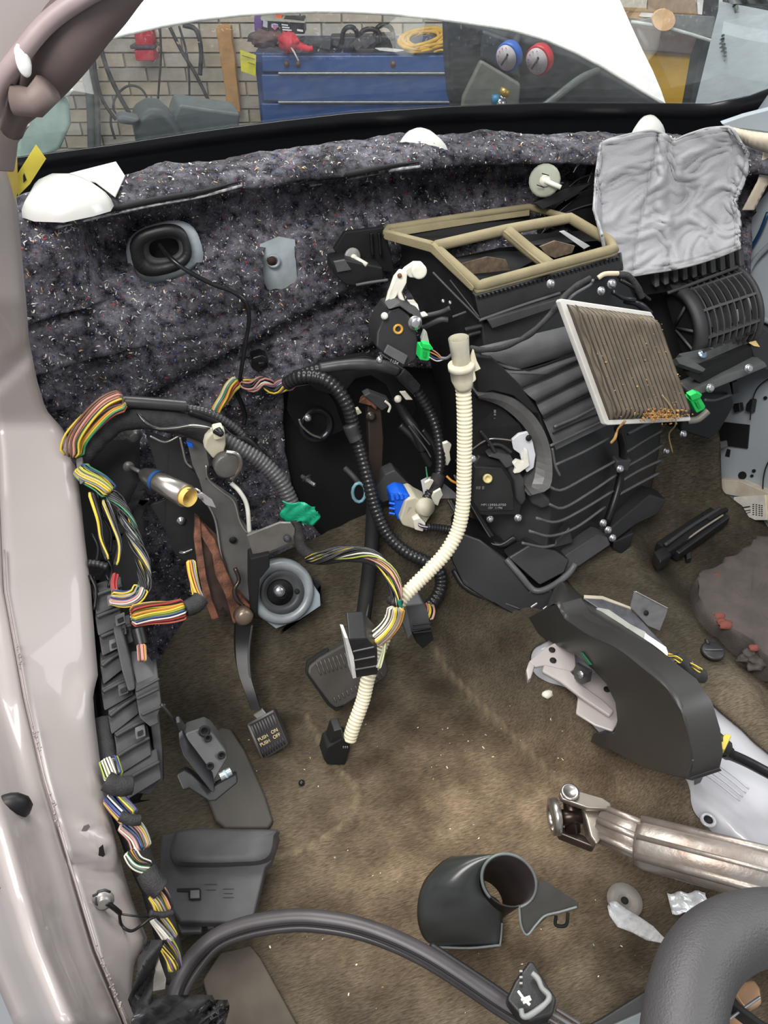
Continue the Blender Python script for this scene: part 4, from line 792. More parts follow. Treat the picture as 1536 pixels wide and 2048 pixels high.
b = MB(); Q = [padpt(*q) for q in ((0, .03), (.04, 0), (.96, 0), (1, .03), (1, .97), (.95, 1), (.05, 1), (0, .97))]; nn_ = padpt(0, 0, -.014)-padpt(0, 0); b.ext(Q, None, nn_); b.build('pad', mat('pad_rubber', (52, 49, 50), .5), am, bevel=.003)
for k in range(9):
    u = .1+k*.1; b = MB(); b.tube([padpt(u, .08, .001), padpt(u, .36, .001)], .0017, 6); b.build('rib', mat('pad_rib', (92, 88, 90), .5), am)
    b = MB(); b.tube([padpt(u, .74, .0005), padpt(u, .93, .0005)], .0014, 6); b.build('rib', mat('pad_rib_dark', (46, 42, 44), .4), am)
b = MB(); b.tube([padpt(.02, .02, .001), padpt(.98, .02, .001)], .0028, 6); b.tube([padpt(.02, .02, .001), padpt(.02, .95, .001)], .0028, 6); b.build('raised_border', mat('pad_border', (98, 95, 94), .5), am)
def text(name, s, P, ux, vy, size, m, parent, ex=.0004, align='CENTER'):
    cu = bpy.data.curves.new(name, 'FONT'); cu.body = s; cu.size = size; cu.align_x = align; cu.align_y = 'CENTER'; cu.extrude = ex
    tmp = bpy.data.objects.new(name, cu); COL.objects.link(tmp); dg = bpy.context.evaluated_depsgraph_get(); dg.update(); me = bpy.data.meshes.new_from_object(tmp.evaluated_get(dg)); bpy.data.objects.remove(tmp)
    ux = Vector(ux).normalized(); n_ = ux.cross(Vector(vy)).normalized(); vy = n_.cross(ux); R = Matrix((ux, vy, n_)).transposed()
    for v in me.vertices: v.co = R@v.co
    me.materials.clear(); me.materials.append(m); o = bpy.data.objects.new(name, me); COL.objects.link(o); place(o, Vector(P), parent); return o
UX = c1-c0; VY = c0-c3; CR = mat('cream_letters', (226, 208, 160), .5)
for s_, u, v in (('PUSH', .31, .49), ('ON', .75, .49), ('PUSH', .31, .63), ('OFF', .76, .63)): text('lettering', s_, padpt(u, v, .0012), UX, VY, .0092, CR, am)
plate('arm_tip', [padpt(.25, -.12, -.004), padpt(.62, -.16, -.004), padpt(.7, .0, -.002), padpt(.35, .02, -.002)], mat('bare_tip', (128, 130, 124), .35, .4), am, None, (0, .006, -.004), .001)
# ---- white-grey wire-link switch and cream connector at the bracket
sw = thing('brake_switch', 'cream plastic switch plugged on a steel bracket at the top of the parking brake', 'switch', at(440, 890, 1.07))
plate('body', [(424, 866), (450, 862), (452, 890), (446, 912), (426, 918), (408, 896), (412, 880)], BEIGE, sw, 1.06, (0, .02, 0), .003)
plate('plug', [(426, 860), (446, 856), (450, 878), (428, 882)], mat('plug_ivory', (206, 200, 172), .5), sw, 1.05, (0, .02, 0), .003)
hose('plug_lead', [(436, 858, 1.05), (442, 868, 1.04), (430, 862, 1.05)], 12, BLKM, sw)
b = MB(); b.lathe(at(450, 925, 1.055), (.1, -1, .2), [(0, .022), (.018, .022), (.02, .018)], 20); b.build('steel_cup', GRYM, sw)
hose('cup_clip', [(452, 904, 1.04), (476, 910, 1.035), (480, 935, 1.035), (462, 958, 1.04)], 9, STEEL, sw)
tag(hose('white_brake_cable', [(462, 966, 1.06), (480, 984, 1.05), (494, 1012, 1.04), (499, 1064, 1.02)], 9, mat('white_sleeve', (206, 204, 194), .4), n=30), 'white sleeved cable curving down behind the brake bracket', 'cable')
tag(bundle('switch_lead', [(276, 828, 1.12), (290, 846, 1.10), (316, 858, 1.09), (352, 857, 1.08), (386, 852, 1.07), (420, 856, 1.06)], 7, ['black', 'white', 'black', 'white'], None, n=5, wr=2.2, twist=3), 'thin black and white wire running along the harness to the cream switch', 'wire'); bpy.data.objects['switch_lead'].pop('kind', None)
tag(plate('blue_clip', [(373, 884), (385, 888), (388, 896), (376, 894)], BLUEP, None, 1.10, (0, .006, 0), .001), 'tiny blue clip between the two brake brackets', 'clip')
# ---- big grey corrugated harness over the top
hn = thing('main_harness', 'thick black taped harness turning into ribbed grey conduit over the parking brake', 'harness', at(300, 850, 1.15))
hose('taped_run', [(150, 920, 1.12), (180, 885, 1.13), (225, 845, 1.14), (268, 832, 1.14), (330, 838, 1.13), (392, 852, 1.12), (440, 876, 1.10)], 52, TAPE, hn, n=60, wig=.12)
corrugated('ribbed_conduit', [(430, 868, 1.10), (480, 896, 1.085), (530, 930, 1.07), (565, 970, 1.05), (588, 1020, 1.03)], 34, 8, mat('conduit_greyblack', (74, 73, 74), .4), hn)
b = hose('split_tube', [(243, 802, 1.13), (300, 806, 1.125), (374, 812, 1.12)], 24, mat('tube_black', (50, 48, 50), .35), hn)
hose('split_tube_rim', [(243, 790, 1.12), (246, 804, 1.118), (243, 816, 1.12)], 5, MGR, hn)
corrugated('side_conduit', [(372, 815, 1.12), (420, 826, 1.11), (470, 856, 1.10), (500, 890, 1.09)], 17, 7, mat('conduit_dark', (52, 52, 54), .35), hn)
hose('side_cable', [(378, 822, 1.115), (430, 842, 1.105), (462, 872, 1.095), (500, 884, 1.09), (560, 950, 1.07)], 14, BLKM, hn, wig=.3)
bundle('coloured_wires', [(143, 912, 1.10), (150, 880, 1.11), (180, 842, 1.115), (215, 812, 1.12), (248, 800, 1.125)], 46, ['green', 'coral', 'pink', 'orange', 'pink', 'white', 'brown', 'yellow', 'pink', 'grey', 'orange'], hn, n=22, wr=3.2, twist=.9)
gt = thing('green_tape_wrap', 'bright green tape wrapped round the end of the grey ribbed conduit', 'tape', at(598, 1020, 1.0))
rr = []
for k in range(10):
    v = k/9; r = []
    for j in range(12): u = j/11; x = 565+70*u+6*math.sin(v*7+u*4); y = 1002+10*u+v*(40-4*u)+3*math.sin(u*9); r.append(at(x, y, 1.0-.016*math.sin(u*math.pi*.8)+.004*math.sin(x/5+y/4)))
    rr.append(r)
MB().grid(rr).build('wrap', GTAPE, gt, solid=.0015)
plate('tail', [(605, 1030, .995), (636, 1024, .99), (628, 1050, .992), (604, 1048, .99)], GTAPE, gt, None, (0, .001, 0), 0)
# taped branch from the green tape down to the black multi plug
br_ = thing('striped_branch_harness', 'black taped harness with yellow, white and pink wires arching to the black plug', 'harness', at(700, 1110, .93))
hose('taped_core', [(590, 1038, 1.0), (597, 1070, .985), (606, 1100, .97), (640, 1118, .955), (690, 1112, .94), (740, 1116, .91), (778, 1145, .88), (790, 1190, .838), (790, 1230, .81)], 24, TAPE, br_, n=60, wig=.2)
bundle('striped_wires', [(612, 1118, .955), (650, 1112, .943), (700, 1104, .93), (745, 1112, .90), (776, 1140, .868), (792, 1180, .832), (794, 1215, .805)], 26, ['black', 'black', 'yellow', 'black', 'black', 'white', 'black', 'pink', 'black', 'lime', 'black'], br_, n=20, wr=2.4, twist=7)
bundle('plug_wires', [(792, 1215, .80), (786, 1240, .79), (770, 1262, .78), (745, 1282, .77)], 36, ['yellow', 'orange', 'white', 'grey', 'brown', 'white', 'black', 'yellow'], br_, n=22, wr=2.3, twist=.6)
hose('green_sleeve', [(798, 1200, .81), (800, 1222, .80), (794, 1236, .792)], 10, mat('dark_green_tape', (20, 110, 84), .5), br_)
hose('tape_band', [(780, 1196, .83), (790, 1204, .82), (802, 1210, .815)], 22, TAPE, br_, wig=.2)
pl_ = thing('multi_plug', 'black multi pin plug with a white edge hanging over the cream conduit and pedal', 'connector', at(730, 1320, .82))
plate('housing', [(697, 1278, .755), (732, 1276, .755), (755, 1302, .75), (756, 1350, .74), (712, 1357, .74), (704, 1320, .75)], BLK, pl_, None, (.01, .05, .01), .003)
plate('white_face', [(689, 1275, .755), (696, 1276, .753), (708, 1315, .745), (713, 1356, .735), (706, 1358, .735), (700, 1322, .747)], mat('face_white', (206, 206, 204), .4), pl_, None, (0, .03, 0), .001)
for k in range(3): hose('ridge', [(706+k*2, 1303+k*18, .746-.004*k), (748+k*2, 1294+k*19, .742-.004*k)], 3.5, MGR, pl_)
bundle('side_wires', [(770, 1285, .77), (764, 1310, .755), (756, 1336, .74)], 12, ['white', 'lime', 'grey'], pl_, n=6, wr=2)
# ---- steering column seal (round cup with bolt) at the firewall
cu_ = thing('steering_shaft_seal', 'grey round steering seal with a silver bolt tip, under the parking brake tab', 'seal', at(566, 1180, 1.0))
AX = (EYE-at(566, 1180, 1.0)).normalized()*.7+Vector((.1, -.35, .1)); AX.normalize()
cc = at(566, 1186, .985)
b = MB(); b.lathe(cc, AX, [(-.04, .064), (-.012, .063), (-.002, .058), (-.001, .048), (-.008, .044), (-.012, .040)], 36, cap=False); b.build('flange', mat('seal_grey', (132, 138, 142), .35, .1), cu_)
b = MB(); b.lathe(cc, AX, [(-.02, .046), (-.006, .042), (-.012, .032), (-.012, .028)], 32); b.build('cup', mat('seal_dark', (58, 60, 62), .4), cu_)
b = MB(); prof = []
for k in range(8): prof += [(-.01+k*.004, .026-k*.0022), (-.008+k*.004, .022-k*.0022)]
b.lathe(cc-RIGHT*.004, AX, prof, 24); b.build('bellows', VOID, cu_)
b = MB(); b.lathe(cc+AX*.026-RIGHT*.010+UP*.012, AX, [(-.02, .0105), (.004, .0105), (.008, .006)], 14); b.build('bolt_tip', BOLT, cu_)
bolt(cu_, at(594, 1183, .955), AX, .0035, VOID, 'hole')
plate('base_plate', [(530, 1200, 1.01), (600, 1130, 1.03), (640, 1190, .985), (642, 1212, .975), (600, 1240, .965), (552, 1258, .965), (526, 1238, .975)], mat('base_steelblue', (120, 132, 140), .35), cu_, None, (0, .008, 0), .002)
plate('gasket', [(600, 1140, 1.03), (642, 1170, 1.0), (646, 1205, .982), (600, 1240, .968), (640, 1212, .978), (632, 1176, 1.0)], BLKM, cu_, None, (0, .004, 0), .001)
tag(plate('black_column_shroud', [(500, 1118, .99), (540, 1108, .985), (540, 1135, .98), (520, 1160, .975), (515, 1230, .965), (505, 1240, .965), (500, 1180, .975)], VOID, None, None, (0, .03, 0), .003), 'matte black strip between the rusty lever and the round seal', 'shroud')
# ---- left kick area: fuse box
fb = thing('fuse_box', 'charcoal fuse and relay box with slotted ribs along the left kick panel', 'fuse box', L([(250, 1380)], -.02)[0])
FBM = mat('fuse_box_grey', (58, 57, 59), .5, bump=.2, bs=900)
def LP(pts, off): return [at(x, y, YL(y)+off) for x, y in pts]
plate('back_board', LP([(184, 1190), (240, 1184), (262, 1260), (280, 1340), (310, 1420), (328, 1500), (330, 1560), (290, 1590), (240, 1580), (215, 1500), (200, 1400), (192, 1290)], .0), VOID, fb, None, (-.01, .03, 0), .003)
steps = [(186, 1190, 244, 1172), (190, 1232, 240, 1216), (198, 1272, 262, 1250), (200, 1330, 240, 1306), (202, 1382, 262, 1356), (216, 1430, 272, 1394), (228, 1470, 288, 1442), (232, 1510, 298, 1476), (246, 1560, 318, 1524)]
for k, (x0, y0, x1, y1) in enumerate(steps):
    h_ = 34
    plate('relay_block', LP([(x0, y0+4), (x1, y1+4), (x1+6, y1+h_), (x0+6, y0+h_+8)], -.022), FBM, fb, None, (0, .03, 0), .002)
    hose('slot_rib', LP([(x0+4, y0+2), ((x0+x1)/2, (y0+y1)/2+1), (x1, y1)], -.026), 8, DGR, fb)
for (x, y) in ((226, 1290), (244, 1380), (278, 1466), (222, 1200), (238, 1240), (240, 1262)):
    plate('fuse_clip', LP([(x-8, y), (x+12, y-8), (x+14, y+6), (x-6, y+14)], -.032), MGR if x % 4 else DGR, fb, None, (0, .01, 0), .001)
    plate('clip_slot', LP([(x-3, y+1), (x+8, y-4), (x+9, y+2), (x-2, y+7)], -.034), VOID, fb, None, (0, .003, 0), 0)
plate('vertical_cover', LP([(226, 1262), (246, 1266), (262, 1320), (272, 1380), (256, 1386), (242, 1340), (234, 1300)], -.036), FBM, fb, None, (0, .02, 0), .003)
plate('side_module_top', LP([(262, 1330), (290, 1326), (316, 1360), (276, 1384)], -.03), MGR, fb, None, (0, .03, 0), .003)
plate('side_module', LP([(270, 1386), (318, 1362), (324, 1412), (312, 1440), (318, 1448), (300, 1455), (278, 1436)], -.035), FBM, fb, None, (0, .05, 0), .003)
for (a_, b_) in (((272, 1382), (318, 1358)), ((274, 1398), (316, 1378)), ((284, 1430), (330, 1410))): hose('module_rib', LP([a_, b_], -.04), 6, DGR, fb)
plate('lower_module', LP([(300, 1440), (320, 1446), (326, 1500), (328, 1560), (300, 1590), (262, 1588), (258, 1550), (310, 1520)], -.012), FBM, fb, None, (0, .04, 0), .004)
tag(hose('thin_black_lead', [at(322, 1408, .73), at(340, 1430, .72), at(354, 1450, .715), at(364, 1468, .71)], 7, BLK, n=14), 'thin black lead from the fuse box to the hood release module', 'cable')
# loose wiring on the left
wl = [([(160, 935), (172, 948), (200, 966), (220, 986)], 38, ['yellow', 'yellow', 'white', 'lime', 'green', 'pink', 'yellow', 'grey', 'blue'], 18, 'sheaf of yellow and green wires beside the white pillar, top of the left wiring', .8),
      ([(215, 984), (240, 1010), (262, 1060), (280, 1105), (290, 1150), (286, 1180), (270, 1190)], 28, ['black', 'black', 'black', 'green', 'black', 'white', 'black', 'black', 'yellow', 'black', 'grey', 'black'], 18, 'twisted black and green wire loop curving down left of the brake', 8),
      ([(182, 985), (196, 1040), (200, 1080), (214, 1120)], 12, ['grey', 'black', 'yellow', 'black', 'black'], 6, 'thin yellow and grey wires nearest the white pillar', 2),
      ([(210, 1000), (226, 1050), (236, 1090), (230, 1130)], 14, ['black', 'black', 'yellow', 'black', 'grey'], 7, 'short yellow and pink wires inside the left wire loop', 2),
      ([(222, 1192), (250, 1198), (272, 1192), (284, 1176)], 34, ['white', 'yellow', 'pink', 'yellow', 'blue', 'grey', 'orange'], 16, 'white and yellow wires entering the top of the fuse box', .8),
      ([(262, 1232), (300, 1226), (340, 1224), (370, 1218)], 46, ['coral', 'orange', 'lime', 'green', 'brown', 'yellow', 'black', 'white', 'red', 'blue', 'yellow'], 26, 'wide flat sheaf of yellow, lime and orange wires right of the fuse box', .6),
      ([(382, 1122), (384, 1150), (390, 1180), (398, 1200)], 20, ['violet', 'yellow', 'orange', 'grey', 'yellow'], 10, 'yellow and violet wires beside the rusty lever', 1),
      ([(232, 1148), (228, 1166), (230, 1186)], 18, ['red', 'brown', 'red', 'violet'], 6, 'short red wires above the fuse box', .3),
      ([(282, 1290), (284, 1322)], 20, ['pink', 'orange', 'white', 'brown'], 9, 'short stub of pink and orange wires under a black wrap', .1),
      ([(216, 1520), (226, 1556)], 46, ['lime', 'white', 'white', 'yellow', 'white', 'blue', 'blue'], 20, 'cream, lime and blue wires emerging below the fuse box', .2),
      ([(222, 1588), (240, 1610), (262, 1634)], 46, ['blue', 'yellow', 'white', 'green', 'coral', 'pink', 'blue', 'violet'], 22, 'blue, pink and cream wires just under the wide black tape band', .2),
      ([(250, 1642), (275, 1668), (286, 1698)], 46, ['grey', 'pink', 'blue', 'yellow', 'green', 'black', 'pink', 'white'], 22, 'grey, green and pink wires in the middle of the sill harness', .3),
      ([(262, 1700), (276, 1722), (300, 1732)], 38, ['green', 'grey', 'black', 'orange', 'white'], 10, 'thin green and white wires above the second tape wrap', .6),
      ([(312, 1782), (324, 1800), (332, 1822)], 40, ['yellow', 'orange', 'grey', 'yellow', 'black', 'pink'], 16, 'yellow and orange wires above the black ground lead', .3),
      ([(312, 1830), (330, 1856), (344, 1880)], 34, ['white', 'yellow', 'grey', 'black', 'white'], 12, 'white wires beside the ground lead', .6),
      ([(330, 1880), (345, 1910), (352, 1940)], 34, ['yellow', 'grey', 'black', 'yellow', 'lime', 'violet'], 12, 'yellow and grey wires at the bottom end of the sill harness', 1)]
for P, wd, cl, n_, lb, tw_ in wl: tag(bundle('wire_sheaf', LP(P, -.045), wd, cl, None, n=n_, wr=2.6, twist=tw_), lb, 'wires')
tag(hose('sill_harness_core', LP([(205, 1440), (215, 1520), (236, 1600), (266, 1680), (290, 1740), (310, 1790), (328, 1850), (342, 1910), (350, 1960)], -.01), 46, TAPE, n=60, wig=.12), 'black taped core of the harness running down the sill', 'harness')
for P, wd, lb in (([(212, 1562), (234, 1572), (262, 1570)], 40, 'wide black tape band around the sill wires below the fuse box'), ([(240, 1632), (262, 1640), (280, 1640)], 22, 'narrow black tape band between the blue and the grey wires'), ([(292, 1742), (306, 1765), (322, 1780)], 44, 'black tape wrap on the sill harness at the switch panel'), ([(300, 1826), (322, 1830), (345, 1826)], 12, 'thin black tie around the sill harness near the ground lead')):
    tag(hose('tape_band', LP(P, -.055), wd, TAPE, wig=.1, n=16), lb, 'tape')
tag(hose('black_wrap', LP([(276, 1258), (284, 1290)], -.04), 30, BLKM), 'black wrap above the pink and orange stub of wires', 'tape')
tag(hose('wire_tape', LP([(372, 1218), (392, 1208), (402, 1196)], -.05), 34, TAPE, wig=.2), 'black tape between the wide wire sheaf and the rusty lever', 'tape')
tag(corrugated('short_conduit', LP([(176, 1126), (196, 1128), (216, 1134)], -.03), 16, 7, BLK), 'short black ribbed conduit poking out beside the white pillar', 'conduit')
tag(plate('grey_connector', LP([(152, 930), (166, 926), (172, 962), (160, 972)], -.05), MGR, None, None, (0, .02, 0), .002), 'small grey connector at the edge of the white pillar', 'connector')
b = MB(); rng = random.Random(8)
for k in range(12):
    x = 176+rng.uniform(0, 50); y = 960+rng.uniform(0, 200); b.tube(smoothline(LP([(x, y), (x+rng.uniform(5, 20), y+30), (x+rng.uniform(5, 30), y+70)], -.01-.02*rng.random()), 10), .0025, 6)
tag(b.build('black_wires', BLKM), 'tangle of black wires behind the left yellow wires', 'wires', kind='stuff')
# dark kick panel cavity behind the wiring
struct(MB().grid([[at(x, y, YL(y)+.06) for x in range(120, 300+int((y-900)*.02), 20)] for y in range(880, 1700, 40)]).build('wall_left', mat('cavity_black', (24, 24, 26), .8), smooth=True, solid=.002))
# ground lead with ring bolt on the pillar
gd = thing('ground_lead', 'black ground lead bolted to the white pillar with a clear sleeved ring', 'ground lead', at(206, 1800, .47))
cg = at(206, 1800, YL(1800)-.052); b = MB(); b.lathe(cg, facing(cg), [(0, .013), (.003, .013), (.003, .009), (.007, .0085), (.008, .006)], 16); b.build('bolt', mat('matte_zinc', (158, 154, 152), .4, .6), gd)
hose('lug', [at(214, 1806, .452), at(228, 1816, .448), at(240, 1826, .446)], 10, BLKM, gd)
hose('lead', [at(238, 1822, .447), at(243, 1850, .44), at(262, 1862, .43), at(284, 1850, .43), at(304, 1836, .435), at(330, 1830, .44)], 6, BLKM, gd); hose('thin_lead', [at(240, 1828, .446), at(270, 1832, .44), at(298, 1834, .44)], 4, BLKM, gd)
b = MB(); b.tube([at(p[0], p[1], YL(1800)-.06) for p in [(186, 1792), (194, 1788), (196, 1783), (210, 1780), (220, 1784)]], .0016, 6); b.tube([at(p[0], p[1], YL(1800)-.058) for p in [(192, 1796), (192, 1808), (200, 1812), (212, 1812)]], .0014, 6); b.build('tape_edge', DGR, gd)
# loose black tape at the bottom left
tp = thing('loose_tape', 'crumpled flap of black tape hanging at the bottom of the white pillar', 'tape', at(290, 1930, .38))
rr = []
for k in range(16):
    v = k/15; y = 1880+v*150; r = []
    for j in range(8): u = j/7; x = lerpt(y, [(1880, 290), (1920, 276), (1960, 272), (2000, 256), (2030, 268)])+u*lerpt(y, [(1880, 40), (1960, 34), (2030, 60)]); r.append(at(x, y, .375-.05*v+.01*math.sin(u*5+v*9)))
    rr.append(r)
MB().grid(rr).build('flap', TAPE, tp, solid=.001)
rr = [[at(270+j*22+8*math.sin(k), 1990+k*12, .335-.006*k+.007*math.sin(j*1.7+k*1.1)) for j in range(8)] for k in range(8)]; MB().grid(rr).build('crumpled_end', mat('black_sheet', (46, 46, 48), .3), tp, solid=.001)
rr = [[at(392+j*9+4*math.sin(k), 2000+k*10, .33-.004*k+.008*math.sin(j*1.7+k*1.9)) for j in range(8)] for k in range(7)]; MB().grid(rr).build('crumpled_end', mat('black_sheet', (46, 46, 48), .3), tp, solid=.001)
plate('paper_flap', [(300, 1965, .36), (318, 1920, .365), (332, 1960, .36), (330, 1978, .355), (298, 1984, .355)], mat('paper_offwhite', (214, 206, 196), .6), tp, None, (0, .002, 0), 0)
hose('hook_wire', [(290, 2040, .33), (302, 2004, .335), (300, 1984, .34)], 6, BLKM, tp)
# ================================================================ CENTRE: PEDAL BRACKET, HOSES
pbk = thing('pedal_bracket', 'black steel brake pedal bracket in the dark opening of the firewall', 'bracket', at(720, 800, 1.25))
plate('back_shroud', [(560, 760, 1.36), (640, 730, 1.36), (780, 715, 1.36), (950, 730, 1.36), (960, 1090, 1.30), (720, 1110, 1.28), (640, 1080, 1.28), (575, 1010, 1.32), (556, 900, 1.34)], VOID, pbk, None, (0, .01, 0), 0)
ringp = [(600, 752), (650, 728), (730, 712), (790, 728), (822, 770), (836, 820), (820, 840), (800, 812), (786, 800), (772, 770), (742, 752), (712, 758), (694, 780), (697, 800), (706, 822), (690, 826), (664, 790), (630, 780)]
plate('arch_plate', [(x, y, 1.24) for x, y in ringp], BLK, pbk, None, (0, .02, 0), .003)
plate('left_plate', [(578, 775, 1.28), (640, 765, 1.26), (668, 800, 1.25), (690, 860, 1.24), (640, 880, 1.25), (590, 850, 1.28), (574, 820, 1.29)], BLKM, pbk, None, (0, .01, 0), .002)
b = MB(); b.lathe(at(632, 850, 1.245), (.1, -1, .3), [(0, .036), (.006, .036), (.008, .03), (-.002, .024)], 28, cap=False); b.build('hole_lip', mat('oiled_black', (40, 40, 44), .2, .5), pbk)
hose('shiny_edge', [(598, 838, 1.23), (604, 852, 1.228), (622, 868, 1.226), (642, 876, 1.226)], 5, STEEL, pbk); bolt(pbk, at(616, 836, 1.23), (.2, -1, .2), .005, BOLT, 'nut')
plate('pedal_arm', [(735, 808, 1.20), (762, 802, 1.20), (768, 880, 1.17), (764, 960, 1.14), (756, 1000, 1.12), (736, 990, 1.12), (738, 900, 1.16)], mat('brown_black_steel', (62, 50, 44), .5, .3), pbk, None, (0, .02, 0), .003)
plate('clevis', [(716, 806, 1.19), (728, 796, 1.19), (742, 794, 1.19), (756, 812, 1.185), (752, 822, 1.185), (742, 812, 1.185)], RUST, pbk, None, (.01, .02, 0), .002)
plate('clevis_cover', [(728, 792, 1.185), (740, 786, 1.185), (778, 800, 1.18), (780, 812, 1.18), (764, 822, 1.18), (752, 812, 1.18)], DGR, pbk, None, (0, .02, 0), .002)
hose('white_bush', [(770, 802, 1.175), (780, 812, 1.172), (777, 824, 1.172)], 5, WHPL, pbk); bolt(pbk, at(742, 832, 1.18), (0, -1, .2), .007, mat('pin_dark', (90, 84, 78), .3, .7), 'pin')
plate('yellow_bush', [(706, 822, 1.18), (718, 818, 1.18), (724, 826, 1.18), (712, 832, 1.18)], CREAM, pbk, None, (0, .01, 0), .001)
plate('pivot_fork', [(750, 975, 1.13), (770, 950, 1.12), (790, 940, 1.12), (818, 968, 1.10), (820, 990, 1.10), (790, 998, 1.10), (766, 1006, 1.10), (754, 1002, 1.11)], DGR, pbk, None, (0, .03, 0), .003)
bolt(pbk, at(614, 957, 1.20), (.5, -1, -.6), .008, DGR, 'stud_base'); hose('stud', [(604, 952, 1.21), (618, 962, 1.19), (630, 970, 1.175)], 9, BOLT, pbk)
hose('pushrod', [(690, 936, 1.18), (706, 952, 1.16), (718, 966, 1.15)], 12, DGR, pbk)
b = MB(); P = [at(718+13*math.cos(a), 985+19*math.sin(a), 1.14) for a in [k*.5236 for k in range(13)]]; b.tube(P, .0036, 8, caps=False); b.build('blue_ring', mat('pale_blue_ring', (130, 176, 190), .3), pbk)
for P, w_ in (([(792, 795, 1.19), (810, 830, 1.18), (830, 860, 1.16), (845, 900, 1.15)], 20), ([(800, 850, 1.18), (830, 880, 1.16), (860, 930, 1.14)], 16), ([(845, 860, 1.17), (872, 900, 1.15), (880, 950, 1.12)], 12)): hose('linkage', P, w_, BLK, pbk)
for P in ([(818, 852, 1.155), (850, 895, 1.14), (862, 915, 1.13)], [(826, 848, 1.15), (860, 890, 1.135)]): hose('linkage_edge', P, 3, MGR, pbk)
plate('cream_tab', [(800, 785, 1.17), (812, 784, 1.17), (826, 800, 1.165), (812, 800, 1.165)], WHPL, pbk, None, (0, .006, 0), .001); bolt(pbk, at(796, 798, 1.17), (0, -1, .2), .005, WHPL, 'clip_head')
ca = thing('accelerator_pedal', 'large dark ribbed pedal pad on a black arm under the cream conduit', 'pedal', at(690, 1350, .86))
hose('arm', [(748, 1000, 1.10), (744, 1080, 1.06), (736, 1160, 1.0), (726, 1240, .94), (722, 1300, .90)], 30, VOID, ca, n=24)
hose('arm_edge', [(758, 1010, 1.09), (752, 1090, 1.045), (742, 1170, .985), (732, 1240, .93)], 5, DGR, ca)
PP = [(616, 1348), (618, 1334), (640, 1316), (690, 1288), (712, 1282), (764, 1290), (778, 1340), (772, 1356), (720, 1392), (690, 1412), (672, 1418), (660, 1408)]
def PL(x, y, off=0): return at(x, y, .885-(y-1285)*.0006+off)
b = MB(); b.ext([PL(*p) for p in PP], None, (0, .02, -.012)); b.build('pad', mat('pedal_rubber', (66, 62, 59), .55), ca, bevel=.005, seg=3)
for k in range(16): x = 632+k*8.2; y0 = 1324-k*2.6; hose('rib', [PL(x, y0, -.001), PL(x+10, y0+26, -.001)], 3.2, mat('pedal_rib', (84, 80, 76), .5), ca, n=4)
for k in range(12): x = 672+k*8.5; y0 = 1404-k*4.6; hose('rib', [PL(x, y0, -.001), PL(x-4, y0-9, -.001)], 3, mat('pedal_rib', (84, 80, 76)), ca, n=4)
plate('pad_border', [PL(x, y, .004) for x, y in [(611, 1348), (614, 1328), (640, 1310), (660, 1300), (650, 1320), (624, 1338), (664, 1405), (690, 1416), (672, 1425), (655, 1412)]], VOID, ca, None, (0, .01, 0), .003)
# black corrugated hoses
BH = mat('hose_black', (36, 36, 38), .3)
tag(corrugated('corrugated_harness', [(572, 768, 1.22), (600, 754, 1.20), (640, 756, 1.18), (672, 776, 1.165), (694, 810, 1.15), (706, 850, 1.14), (720, 900, 1.12), (736, 960, 1.09), (752, 1020, 1.06), (776, 1070, 1.03), (812, 1104, 1.0), (850, 1122, .98), (876, 1140, .965), (882, 1168, .95), (872, 1196, .935), (858, 1212, .93)], 27, 9, BH), 'long black corrugated harness arching down from the twisted wires to the grey plug', 'harness')
tag(corrugated('corrugated_harness', [(588, 752, 1.22), (640, 738, 1.20), (700, 730, 1.19), (760, 732, 1.18), (800, 744, 1.17), (830, 776, 1.155), (858, 820, 1.14), (874, 860, 1.12), (880, 900, 1.10), (880, 940, 1.08), (872, 966, 1.065), (852, 1000, 1.05)], 22, 9, BH), 'outer black corrugated harness arching over the pedal bracket towards the heater unit', 'harness')
hh = bpy.data.objects['corrugated_harness.001']; hose('tape_section', [(640, 737, 1.195), (700, 729, 1.185), (760, 731, 1.175), (798, 742, 1.165)], 24, mat('hose_tape', (56, 56, 58), .4), hh, wig=.15, n=30)
hose('tape_section', [(800, 745, 1.16), (832, 778, 1.148)], 25, TAPE, hh, wig=.15); hose('tape_section', [(878, 950, 1.07), (872, 968, 1.06), (864, 984, 1.055)], 26, TAPE, hh, wig=.2)
hose('tape_section', [(700, 850, 1.13), (706, 868, 1.125), (712, 880, 1.12)], 29, mat('hose_tape', (56, 56, 58)), bpy.data.objects['corrugated_harness'], wig=.1)
# blue and beige connector
bc = thing('ignition_connector', 'beige connector block with a blue toothed cap behind the cream conduit', 'connector', at(820, 1020, 1.05))
plate('blue_cap', [(784, 995, 1.05), (800, 986, 1.05), (818, 990, 1.045), (826, 1000, 1.045), (812, 1040, 1.04), (796, 1042, 1.04), (788, 1020, 1.045)], BLUEP, bc, None, (0, .04, 0), .004)
for k in range(4): hose('tooth', [(786+k*9, 1000-k*3+k*k, 1.045), (784+k*9, 988-k*2+k*k, 1.05)], 8, BLUEP, bc); 
for k in range(3): hose('side_tooth', [(790, 1008+k*10, 1.045), (778, 1006+k*10, 1.05)], 5, BLUEP, bc)
plate('body', [(812, 1000, 1.04), (832, 994, 1.04), (842, 1002, 1.035), (862, 1012, 1.03), (864, 1030, 1.03), (850, 1050, 1.025), (838, 1062, 1.02), (806, 1052, 1.025), (800, 1040, 1.03)], BEIGE, bc, None, (0, .05, 0), .004)
plate('step', [(818, 1012, 1.034), (832, 1018, 1.032), (826, 1038, 1.03), (810, 1036, 1.03)], mat('beige_shade', (172, 166, 148), .5), bc, None, (0, .01, 0), .001)
